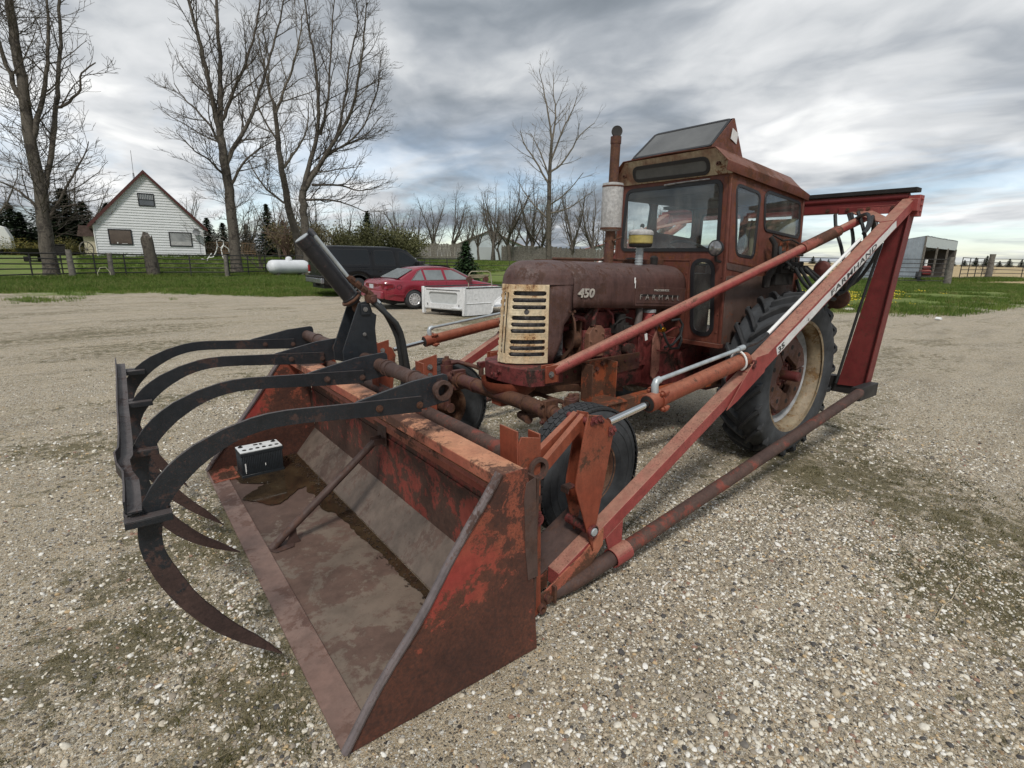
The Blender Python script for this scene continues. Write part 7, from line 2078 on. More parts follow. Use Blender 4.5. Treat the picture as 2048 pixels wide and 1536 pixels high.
# campers
def camper(name, label, x, y, L, H, c, rz):
    t = thing(name, label, 'trailer', (x, y, G(x, y)), rz)
    q = MB().prism([(0, .55), (L, .55), (L, H * .62), (L - .35, H * .95), (L - .8, H), (.3, H), (0, H * .9)], -1.15, 1.15)
    build('body', q, c, t, bev=.06, segs=2)
    q = MB().box2((L - 2.2, 1.155, .75), (L - .9, 1.165, 1.55)); build('stripe', q, plain('grey_panel', (.35, .36, .37), .5), t)
    q = MB().tube((L * .5, 1.0, .33), (L * .5, 1.18, .33), .33, n=16); q.tube((L * .5, -1.0, .33), (L * .5, -1.18, .33), .33, n=16); build('wheel', q, M['tyre'], t)
    build('underside', MB().box2((.2, -1.0, .35), (L - .3, 1.0, .55)), M['dark'], t)
camper('camper_trailer', 'white camper trailer at the left edge behind the fence', 16.5, -67.6, 5.4, 2.75, M['white'], PI)
camper('box_trailer', 'grey box trailer behind the white camper', 15.5, -77.5, 5.2, 2.7, plain('grey_box', (.36, .35, .34), .6), PI)

# ---- shed, barns, board fence at the back
TIN = plain('galvanised_sheet', (.27, .31, .35), .42, metal=.25, var=.35, vscale=.8)
def ribbed(mb, p0, p1, z0, z1, n, y=0.0, t=.02):
    pass
def shed():
    A = Vector((-53.9, -17.6, 0)); Bp = Vector((-58.2, -13.9, 0)); Cp = Vector((-73.6, -15.3, 0))
    t = thing('pole_shed', 'open fronted grey tin shed beyond the pipe fence at right', 'shed', (Bp.x, Bp.y, 0))
    a = A - Bp; c = Cp - Bp
    a = a.normalized() * 6.2; c = Vector((-1, -.08, 0)).normalized() * 16.5
    zf, zb = 4.25, 3.1   # front (open side) high edge, back low edge
    def wallp(p, q_, z0a, z0b, mat, name, n):
        mb = MB(); d_ = (q_ - p); L = d_.length; d_.normalize(); nn = Vector((d_.y, -d_.x, 0))
        vs = []
        for k in range(n * 4 + 1):
            u_ = k / (n * 4); o_ = (.0, .03, .03, .0)[k % 4] if name != 'x' else 0
            pt = p + d_ * L * u_ + nn * o_; zt = z0a + (z0b - z0a) * u_
            vs += [(pt.x, pt.y, 0), (pt.x, pt.y, zt)]
        mb.add(vs, [(2 * k, 2 * k + 2, 2 * k + 3, 2 * k + 1) for k in range(n * 4)])
        o = build(name, mb, mat, t, smooth=0); so = o.modifiers.new('s', 'SOLIDIFY'); so.thickness = .01
        return o
    # near wall runs from the front corner (at origin) along a
    wallp(Vector((0, 0, 0)), a, zf, zb, TIN, 'end_wall', 20)
    wallp(a, a + c, zb, zb, TIN, 'rear_wall', 30)
    wallp(c, a + c, zf, zb, TIN, 'end_wall', 20)
    q = MB(); n = 34
    for k in range(n):
        u0 = k / n; p = c * u0; p2 = c * ((k + 1.0) / n)
        for pp, q_ in ((p, p2),):
            q.add([(pp.x, pp.y, zf + .05), (q_.x, q_.y, zf + .05), ((q_ + a).x, (q_ + a).y, zb + .05), ((pp + a).x, (pp + a).y, zb + .05)], [(0, 1, 2, 3)])
    o = build('roof', q, TIN, t, smooth=0); so = o.modifiers.new('s', 'SOLIDIFY'); so.thickness = .03
    q = MB(); d_ = c.normalized(); nn = Vector((-d_.y, d_.x, 0)) * .04
    q.beam(Vector((0, 0, zf - .50)) + nn, c + Vector((0, 0, zf - .50)) + nn, .02, 1.0); fascia = build('fascia', q, plain('pale_fascia', (.48, .55, .56), .5, var=.1), t)
    q = MB()
    for u_ in (0.01, .36, .70, .99): q.beam(c * u_ + Vector((0, 0, 0)), c * u_ + Vector((0, 0, zf - .9)), .15, .15, up=(1, 0, 0))
    q.beam(Vector((0, 0, .2)), Vector((0, 0, zf)), .12, .12, up=(1, 0, 0))
    build('post', q, WOOD, t)
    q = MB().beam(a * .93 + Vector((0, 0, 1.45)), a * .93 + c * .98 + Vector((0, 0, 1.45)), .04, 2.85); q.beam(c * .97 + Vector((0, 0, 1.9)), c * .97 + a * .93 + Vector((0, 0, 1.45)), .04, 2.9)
    build('shade_panel', q, plain('dark_shed_shade', (.035, .031, .028), .9), t)  # added dark panels that stand in for the shade inside the shed
    q = MB()
    for z in (.5, 1.1, 1.7, 2.3): q.beam(a * .90 + Vector((0, 0, z)), a * .90 + c * .95 + Vector((0, 0, z)), .05, .18)
    build('girt', q, WOOD, t)
shed()
def gable_barn(name, label, cat, p0, p1, depth, zw, zp, wallm, roofm, door=None):
    p0, p1 = Vector((*p0, 0)), Vector((*p1, 0)); d_ = p1 - p0; L = d_.length
    ang = math.atan2(d_.y, d_.x)
    t = thing(name, label, cat, (p0.x, p0.y, G(p0.x, p0.y) - .1), ang)
    q = MB().prism([(0, 0), (L, 0), (L, zw), (L / 2, zp), (0, zw)], 0, depth)
    for k in range(int(L / .9)): 
        x = .45 + k * .9; zt = zw + (zp - zw) * (1 - abs(x - L / 2) / (L / 2)) - .1
        q.box2((x, -.03, 0), (x + .06, -.002, zt))
    build('wall', q, wallm, t)
    q = MB()
    for s in (-1, 1):
        q.prism([(L / 2, zp + .12), (L / 2 + s * (L / 2 + .5), zw - .5 * (zp - zw) / (L / 2) + .12), (L / 2 + s * (L / 2 + .5), zw - .5 * (zp - zw) / (L / 2) - .02), (L / 2, zp - .02)], -.4, depth + .3)
    build('roof', q, roofm, t)
    if door:
        build('door', MB().box2((door[0], -.06, 0), (door[1], -.031, door[2])), plain('barn_door', (.42, .45, .47), .6), t)
BW = plain('pale_metal_wall', (.50, .56, .60), .6, var=.12, vscale=.5)
gable_barn('machine_barn', 'pale blue white metal barn with a low gable behind the grove', 'barn', (-50.2, -86.7), (-61.2, -78.9), 18, 2.75, 5.6, BW, plain('faded_barn_roof', (.22, .15, .14), .7, var=.2), (4.5, 7.5, 2.5))
gable_barn('red_roofed_barn', 'white barn with a faded red roof, right of the grove', 'barn', (-66.0, -67.9), (-74.5, -60.5), 12, 2.6, 4.1, BW, plain('faded_red_roof', (.30, .10, .09), .7, var=.2))
# board windbreak, three stretches
def board_fence(label, pts, H, seed):
    rnd = random.Random(seed)
    base = pts[0]
    t = thing('board_fence', label, 'fence', (base[0], base[1], G(*base)))
    q = MB(); rl = MB()
    for (a_, b_) in zip(pts[:-1], pts[1:]):
        a_, b_ = Vector(a_), Vector(b_); L = (b_ - a_).length; n = int(L / .26); d_ = (b_ - a_) / n
        dn = d_.normalized()
        for k in range(n):
            p = a_ + d_ * (k + .5); h = H + rnd.uniform(-.12, .12); z = G(p.x, p.y) - G(*base)
            q.box((p.x - base[0], p.y - base[1], z + h / 2), (d_.length * .9, .03, h), Matrix.Rotation(math.atan2(dn.y, dn.x), 3, 'Z') @ Matrix.Rotation(rnd.gauss(0, .012), 3, 'Y'))
        for z in (.5, H - .5): rl.beam((a_.x - base[0], a_.y - base[1] - .06, z + G(a_.x, a_.y) - G(*base)), (b_.x - base[0], b_.y - base[1] - .06, z + G(b_.x, b_.y) - G(*base)), .05, .14)
    build('boards', q, WOOD, t, smooth=0); build('rail', rl, WOOD, t)
board_fence('grey board windbreak left of the pale barn, behind the bare trees', [(-36.8, -83.0), (-43.8, -73.0)], 2.6, 1)
board_fence('grey board windbreak running behind the tractor hood', [(-46.2, -66.0), (-46.9, -60.9), (-49.5, -44.6), (-53.5, -36)], 2.35, 2)
q = MB().box2((-2.3, -.05, .0), (2.3, .05, .62)); o = build('rusty_feed_bunk', q.box2((-2.3, -.9, .0), (2.3, -.82, .62)).box2((-2.3, -.82, .1), (2.3, -.05, .16)), M['castbrown'], None, bev=.01)
o.location = (-23.6, -27.2, .95); o.rotation_euler = (0, 0, R(-42))
for i in range(4):
    pass
q = MB()
for x in (-2.1, 2.1):
    for y in (-.8, -.1): q.box2((x - .05, y - .05, -.95), (x + .05, y + .05, .0))
build('leg', q, M['castbrown'], o); tag(o, 'long low rusty brown feed bunk just behind the tractor hood', 'feed bunk')

# ---- pipe fences and posts
FM = plain('dark_fence_pipe', (.030, .028, .028), .6, var=.3)
def pipe_fence(label, pts, zs, step, seed, r_=.028):
    rnd = random.Random(seed); base = pts[0]
    t = thing('pipe_fence', label, 'fence', (base[0], base[1], G(*base)))
    P_ = []
    for a_, b_ in zip(pts[:-1], pts[1:]):
        a_, b_ = Vector(a_), Vector(b_); n = max(1, round((b_ - a_).length / step))
        for k in range(n): P_.append(a_.lerp(b_, k / n))
    P_.append(Vector(pts[-1]))
    loc = lambda p, z: (p.x - base[0], p.y - base[1], z + G(p.x, p.y) - G(*base))
    for z in zs:
        build('rail', MB().path([loc(p, z + rnd.gauss(0, .012)) for p in P_], r_, 5), FM, t, fix=False)
    q = [build('upright', MB().path([loc(p, -.1), loc(p, max(zs) + .03)], r_ * 1.15, 6), FM, t, fix=False) for p in P_]
    return t
ZS = [.10, .38, .66, .94, 1.22, 1.50]
pipe_fence('dark six rail pipe fence running left in front of the white house', [(14.5, -32.2), (8.9, -34.96), (6.4, -36.5), (2.0, -38.6), (-2.1, -37.9)], ZS, 1.9, 1, .036)
pipe_fence('dark six rail pipe fence behind the propane tank and van', [(-2.3, -38.0), (-8.2, -43.2), (-14, -39.5), (-20, -35)], ZS, 2.0, 2, .036)
pipe_fence('thin dark pipe fence behind the small spruce', [(-9.9, -28.5), (-16, -29.5), (-24, -24), (-29, -19)], [.4, .75, 1.1, 1.45], 3.0, 3, .016)
pipe_fence('dark pipe fence in front of the tin shed, ending at the grey post', [(-36, -24), (-44, -19.5), (-50.6, -10.0)], [.3, .65, 1.0, 1.35, 1.7, 2.05], 3.4, 4, .03)
pipe_fence('rusty brown pipe fence along the stubble field at the right edge', [(-64.5, -12.2), (-77.5, -12.5), (-79, -4), (-80, 6)], [.35, .75, 1.15, 1.55, 1.95, 2.35], 3.2, 5, .035)
def post(label, x, y, r_, h, lean, seed, mat=None, name='wooden_post', jag_=False, group=None):
    rnd = random.Random(seed)
    q = MB(); n = 14; pts = []
    for z in np.linspace(-.1, h, 7): pts.append((lean[0] * z, lean[1] * z, z))
    q.path(pts, [r_ * (1.12 - .2 * k / 6) for k in range(7)], n)
    if jag_:
        m_ = len(q.v) - n
        for i in range(n): v = q.v[m_ + i]; q.v[m_ + i] = (v[0], v[1], v[2] + rnd.uniform(-.3, .22))
        q.path([(.1, 0, h * .6), (.28, 0, h * .8), (.22, 0, h * 1.05)], .025, 5)
    q.v = [(v[0] + rnd.gauss(0, r_ * .05), v[1] + rnd.gauss(0, r_ * .05), v[2]) for v in q.v]
    o = build(name, q, mat or WOOD, None, smooth=50); o.location = (x, y, G(x, y)); return tag(o, label, 'post', group)
post('grey wooden fence post right beside the leaning left tree', 6.0, -36.3, .15, 1.72, (0, 0), 1)
post('pale wooden fence post under the left corner of the white house', 4.2, -37.1, .13, 1.55, (-.02, 0), 2)
post('weathered wooden fence post under the white swing frame', -2.1, -37.7, .12, 1.55, (0, 0), 3)
post('tall jagged grey tree stump in front of the white house', 2.0, -38.4, .34, 2.75, (.045, 0), 4, BARK, 'tree_stump', True)
post('thick pale wooden post at the right end of the shed fence', -50.7, -9.9, .24, 2.25, (0, 0), 5)
post('dark slanted wooden post in the field fence near the right edge', -77.5, -12.4, .3, 2.9, (.02, 0), 6)
post('short white marker post on the lawn behind the cars', -14.2, -33.5, .06, 1.5, (0, 0), 7, M['white'], 'marker_post')
o = build('hose_loop', MB().path([(0, 0, 0), (.02, 0, .45), (.2, 0, .75), (.45, 0, .72), (.62, .02, .4), (.6, .02, .25)], .022, 6), plain('pale_hose', (.45, .45, .30), .6), None); o.location = (4.25, -36.6, 0); tag(o, 'pale garden hose looped over the fence post below the house', 'hose')
# propane tank
t = thing('propane_tank', 'white horizontal propane tank on the grass left of the black van', 'tank', (-6.6, -39.4, 0), R(14))
pr = [(.001, -1.62), (.25, -1.58), (.42, -1.45), (.50, -1.25), (.505, -1.0), (.505, 1.0), (.50, 1.25), (.42, 1.45), (.25, 1.58), (.001, 1.62)]
TW = plain('tank_white', (.72, .75, .78), .5, var=.12, vscale=1.5)
build('shell', MB().lathe(pr, (0, 0, .72), 'x', 28), TW, t)
build('valve_dome', MB().lathe([(.24, 1.15), (.24, 1.30), (.19, 1.42), (.10, 1.47), (.001, 1.48)], (-.05, 0, 0), 'z', 20), TW, t)
for x in (-.95, .95): build('foot', MB().box2((x - .1, -.3, 0), (x + .1, .3, .3)), WOOD, t)
# small things on the ground
def scrap(name, label, cat, loc, dims, mat, rz=0, bev=.01):
    o = build(name, MB().box((0, 0, dims[2] / 2), dims), mat, None, bev=bev); o.location = (loc[0], loc[1], G(*loc)); o.rotation_euler = (0, 0, rz); return tag(o, label, cat)
scrap('white_pipe', 'short white pipe lying in the grass at the far left', 'pipe', (7.5, -30.4), (1.0, .12, .12), M['white'], R(8), .05)
scrap('pale_board', 'thin pale board lying in the grass left of the tank', 'board', (-1.4, -25.0), (1.3, .10, .04), M['white'], R(4))
scrap('pale_plank', 'long pale plank lying in the grass beside the black van', 'board', (-3.2, -24.2), (1.9, .12, .04), M['white'], R(-4))
o = build('paper_scrap', MB().prism([(-.12, .0), (.10, .0), (.13, .05), (.02, .09), (-.10, .06)], -.07, .07), M['white'], None, bev=.01); o.location = (-15.5, -1.75, 0); tag(o, 'crumpled white paper scrap on the gravel at right', 'litter')
o = build('concrete_lump', MB().sphere((0, 0, .05), .45, 8, (1.3, .8, .35)), plain('pale_stone', (.60, .58, .5), .8, var=.1), None); o.location = (-26.5, -6.8, 0); tag(o, 'pale flat rock in the grass in front of the tin shed', 'rock')
o = build('flat_stone', MB().sphere((0, 0, .03), .2, 8, (1.4, .9, .3)), plain('pale_stone_b', (.62, .60, .5), .8), None); o.location = (-16.5, -4.6, 0); tag(o, 'small white stone at the grass edge behind the tractor', 'rock')
# old dark red implement by the shed
t = thing('old_implement', 'small dark red implement with wheels parked before the tin shed', 'implement', (-54.8, -12.6, 0), R(20))
build('body', MB().box2((-1.2, -.35, .7), (1.2, .35, 1.15)).box2((.2, -.3, 1.15), (.8, .3, 1.5)), M['red'], t, bev=.08)
for x in (-.9, .9): build('wheel', MB().tube((x, -.55, .5), (x, -.35, .5), .5, n=18), M['tyre'], t)
build('exhaust', MB().tube((-.6, 0, 1.1), (-.6, 0, 2.1), .12), M['white'], t)

# ------------------------------------------------------------------ cars
def carpaint(name, c, rough=.32, var=.12, coat=.6, metal=.0):
    return plain(name, c, rough, var=var, vscale=1.2, coat=coat, metal=metal)
def lerp_tab(tab, x):
    return float(np.interp(x, [t[0] for t in tab], [t[1] for t in tab]))
def car_body(xs, low, belt, halfw, sill_in, arches, zmid=.0, hood=None):
    """lower body as a loft: for every station the outline sill -> side -> shoulder -> centre line"""
    mb = MB(); secs = []
    for x in xs:
        zl = lerp_tab(low, x)
        for cx, rr, zc in arches:
            if abs(x - cx) < rr: zl = max(zl, zc + math.sqrt(max(0, rr * rr - (x - cx) ** 2)))
        zb = lerp_tab(belt, x); w_ = lerp_tab(halfw, x)
        zh = hood(x) if hood else zb + .03
        zl = min(zl, zb - .06)
        m1 = zl + (zb - zl) * .30; m2 = zl + (zb - zl) * .72
        L = [(w_ - sill_in, zl), (w_ - .012, m1), (w_, (m1 + m2) / 2), (w_ - .012, m2), (w_ - .045, zb - .03), (w_ - .085, zb), (w_ * .55, zh - .012), (0, zh)]
        secs.append([(x, y, z) for y, z in L] + [(x, -y, z) for y, z in reversed(L[:-1])])
    m_ = len(secs[0])
    mb.add([p for s_ in secs for p in s_], [(k * m_ + i, k * m_ + i + 1, (k + 1) * m_ + i + 1, (k + 1) * m_ + i) for k in range(len(secs) - 1) for i in range(m_ - 1)] + [tuple(range(m_)), tuple(reversed(range((len(secs) - 1) * m_, len(secs) * m_)))])
    return mb
def car_wheel(parent, x, y, s, R_, rimR, rimmat, spokes, name='wheel'):
    q = MB(); wdt = .11
    q.lathe([(rimR, y - s * wdt), (R_ * .80, y - s * (wdt + .0)), (R_ * .96, y - s * wdt * .8), (R_, y - s * wdt * .5), (R_, y + s * wdt * .4), (R_ * .96, y + s * wdt * .75), (R_ * .84, y + s * wdt * .95), (rimR, y + s * wdt * .9)], (x, 0, R_), 'y', 36)
    t = build(name, q, M['tyre'], parent, smooth=50)
    q = MB().lathe([(rimR, y + s * wdt * .9), (rimR * .93, y + s * wdt * .6), (rimR * .9, y + s * .0), (.001, y + s * .0)], (x, 0, R_), 'y', 36)
    rm = build('rim', q, M['dark'], t, smooth=50)
    q = MB(); q.lathe([(rimR * .99, y + s * wdt * .92), (rimR * .93, y + s * wdt * .98), (rimR * .86, y + s * wdt * .86)], (x, 0, R_), 'y', 36)
    for k in range(spokes):
        a_ = 2 * PI * k / spokes
        c_, s_ = math.cos(a_), math.sin(a_)
        q.beam((x + c_ * .04, y + s * wdt * .72, R_ + s_ * .04), (x + c_ * rimR * .9, y + s * wdt * .84, R_ + s_ * rimR * .9), .02, rimR * (.34 if spokes < 9 else .25), up=(-s_, 0, c_))
    q.lathe([(rimR * .36, y + s * wdt * .78), (rimR * .30, y + s * wdt * .92), (.001, y + s * wdt * 1.0)], (x, 0, R_), 'y', 20)
    build('hubcap', q, rimmat, rm, smooth=40)
    return t
def side_pts(f, pts): return [f(*p) for p in pts]
def greenhouse(roofz, beltz, wb, wt, xs, n=6):
    pass

def sedan():
    RED = carpaint('red_car_paint', (.24, .016, .032), .28)
    GL = plain('car_glass', (.20, .225, .23), .05, spec=.9, var=.3, vscale=1.0)  # base colour lightened to stand in for the sky's reflection
    t = thing('red_sedan', 'red sedan with silver hubcaps parked between the black van and the white truck bed', 'car', (-3.27, -13.32, 0), R(180)); t.scale = (1, 1, .945)
    # local: x forward, y left; length 4.9, rear axle at x=0
    low = [(-1.05, .42), (-.95, .34), (-.5, .27), (.5, .22), (2.2, .22), (3.2, .24), (3.65, .36), (3.72, .42)]
    belt = [(-1.08, .72), (-1.0, .90), (-.85, .955), (-.2, .945), (.4, .935), (2.2, .915), (2.7, .85), (3.3, .74), (3.62, .64), (3.74, .52)]
    hw = [(-1.08, .66), (-1.0, .80), (-.7, .875), (.3, .90), (1.5, .905), (2.6, .89), (3.2, .84), (3.55, .74), (3.74, .60)]
    xs = sorted(set([round(v, 3) for v in list(np.linspace(-1.08, 3.74, 70)) + list(np.linspace(-.36, .36, 17)) + list(np.linspace(2.33, 3.05, 17))]))
    b = car_body(xs, low, belt, hw, .05, [(0, .355, .30), (2.69, .355, .30)], hood=lambda x: lerp_tab([(-1.08, .72), (-1.0, .92), (-.85, .99), (-.45, 1.0), (2.1, .99), (2.5, .93), (3.3, .79), (3.74, .55)], x))
    body = build('body', b, RED, t, smooth=40)
    # cabin
    st = [(-.42, .985, .70, .68), (-.10, 1.17, .665, .62), (.18, 1.31, .63, .58), (.45, 1.375, .61, .56), (.9, 1.40, .60, .56), (1.35, 1.39, .60, .55), (1.62, 1.33, .62, .55), (1.9, 1.19, .66, .58), (2.35, .965, .74, .68)]
    vs = []; zb_ = .925
    for x, zt, w1, w2 in st:
        wbelt = .80
        f_ = (zt - zb_) / .48
        wt_ = wbelt - (wbelt - .575) * max(0, min(1, f_))
        vs += [(x, wbelt, zb_), (x, wt_ + .015, zt - .035), (x, wt_ - .04, zt), (x, 0, zt + .02), (x, -(wt_ - .04), zt), (x, -(wt_ + .015), zt - .035), (x, -wbelt, zb_)]
    n = len(st)
    roof = build('roof', MB().add(vs, [(k * 7 + i, k * 7 + i + 1, (k + 1) * 7 + i + 1, (k + 1) * 7 + i) for k in range(n - 1) for i in range(6)]), RED, t, smooth=50)
    def sidepane(name, pts, s):
        # points given as (x, z), projected on the sloping side
        q = MB(); V_ = []
        for x, z in pts:
            y = .80 - (.80 - .585) * (z - .925) / .44
            V_.append((x, s * (y + .006), z))
        V2 = [(p[0], p[1] - s * .03, p[2]) for p in V_]
        m_ = len(V_); q.add(V_ + V2, [tuple(range(m_))] + [(i, (i + 1) % m_, m_ + (i + 1) % m_, m_ + i) for i in range(m_)])
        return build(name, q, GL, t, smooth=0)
    for s in (1, -1):
        # dark surround then three panes
        W3 = [[(-.02, .955), (.25, 1.22), (.38, 1.30), (.42, .955)], [(.50, .955), (.46, 1.325), (.62, 1.345), (1.12, 1.35), (1.16, .955)], [(1.26, .955), (1.22, 1.345), (1.42, 1.325), (1.72, 1.20), (2.16, .955)]]
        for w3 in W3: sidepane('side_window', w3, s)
        q = MB(); 
        P_ = [(-.06, .94), (.24, 1.245), (.50, 1.35), (.9, 1.372), (1.30, 1.368), (1.55, 1.30), (1.80, 1.19), (2.24, .945)]
        q.path([(x, s * (.80 - .215 * (z - .925) / .44 + .010), z) for x, z in P_], .009, 5); q.path([(-.06, s * .815, .94), (2.24, s * .815, .94)], .008, 5)
        build('window_trim', q, M['bolt'], t)
        q = MB().path([(.46, s * .902, .30), (.455, s * .91, .60), (.45, s * .865, .90)], .004, 4); q.path([(1.21, s * .905, .28), (1.21, s * .915, .6), (1.20, s * .868, .9)], .004, 4); q.path([(2.2, s * .905, .28), (2.22, s * .912, .6), (2.18, s * .865, .9)], .004, 4)
        build('door_gap', q, M['dark'], t)
        q = MB().box2((.50, s * .893, .765), (.66, s * .915, .80)); q.box2((1.26, s * .893, .76), (1.42, s * .915, .795)); build('door_handle', q, RED, t, bev=.01, segs=2)
        q = MB().box2((2.02, s * .84, .93), (2.16, s * 1.0, 1.05)); build('mirror', q, M['dark'], t, bev=.03, segs=2)
        q = MB(); q.path([(-.95, s * .86, .52), (-.5, s * .905, .50), (-.35, s * .915, .50)], .012, 5); q.path([(.36, s * .925, .48), (2.3, s * .925, .47)], .014, 5); build('side_moulding', q, RED, t)
        q = MB().path([(x_, s * .896, .30 + .365 * math.sin(a_)) for a_ in np.linspace(.25, PI - .25, 17) for x_ in (.365 * math.cos(a_),)], .012, 5); build('arch_lip', q, RED, t)
        car_wheel(t, 0, s * .79, s, .315, .205, M['bolt'] if 0 else plain('hubcap_silver', (.60, .60, .60), .3, metal=.4), 12); car_wheel(t, 2.69, s * .79, s, .315, .205, plain('hubcap_silver', (.60, .60, .60), .3, metal=.4), 12)
        q = MB(); q.add([(-1.055, s * .42, .66), (-1.02, s * .76, .67), (-.93, s * .845, .68), (-.70, s * .882, .72), (-.66, s * .882, .76), (-.72, s * .872, .83), (-.95, s * .83, .845), (-1.02, s * .75, .85), (-1.06, s * .42, .83)], [tuple(range(9))])
        tl = build('tail_light', q, plain('tail_lens', (.16, .008, .014), .15, var=.2, coat=.5), t, smooth=0); so = tl.modifiers.new('s', 'SOLIDIFY'); so.thickness = .03; so.offset = 0
    q = MB().tube((-.52, -.876, .74), (-.52, -.886, .74), .085, n=24, hole=.93); build('fuel_flap', q, M['dark'], t)
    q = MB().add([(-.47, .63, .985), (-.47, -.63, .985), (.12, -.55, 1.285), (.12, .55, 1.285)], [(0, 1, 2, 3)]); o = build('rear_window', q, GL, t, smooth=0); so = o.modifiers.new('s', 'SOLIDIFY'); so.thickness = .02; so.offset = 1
    for v in o.data.vertices: v.co.z += .022
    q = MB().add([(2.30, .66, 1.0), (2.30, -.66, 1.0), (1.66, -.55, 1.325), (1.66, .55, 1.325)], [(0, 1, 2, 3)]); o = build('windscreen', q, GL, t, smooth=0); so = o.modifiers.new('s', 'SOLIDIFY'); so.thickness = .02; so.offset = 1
    for v in o.data.vertices: v.co.z += .02
    q = MB(); q.prism([(-1.13, .36), (-1.10, .60), (-1.0, .625), (-1.0, .34)], -.80, .80); build('rear_bumper', q, RED, t, bev=.04, segs=3)
    q = MB().box2((-1.075, -.36, .66), (-1.055, .36, .84)); build('plate_recess', q, plain('rear_reflector', (.17, .012, .018), .3), t)
    pl_ = build('licence_plate', MB().box2((-1.085, -.16, .675), (-1.077, .15, .81)), plain('plate', (.55, .57, .60), .5, var=.3, vscale=25), t)
    build('underside', MB().box2((-.8, -.7, .18), (3.4, .7, .34)), M['dark'], t)
    q = MB().path([(-1.02, -.6, .985), (-1.0, .6, .985)], .006, 4); build('boot_edge', q, M['dark'], t)
sedan()

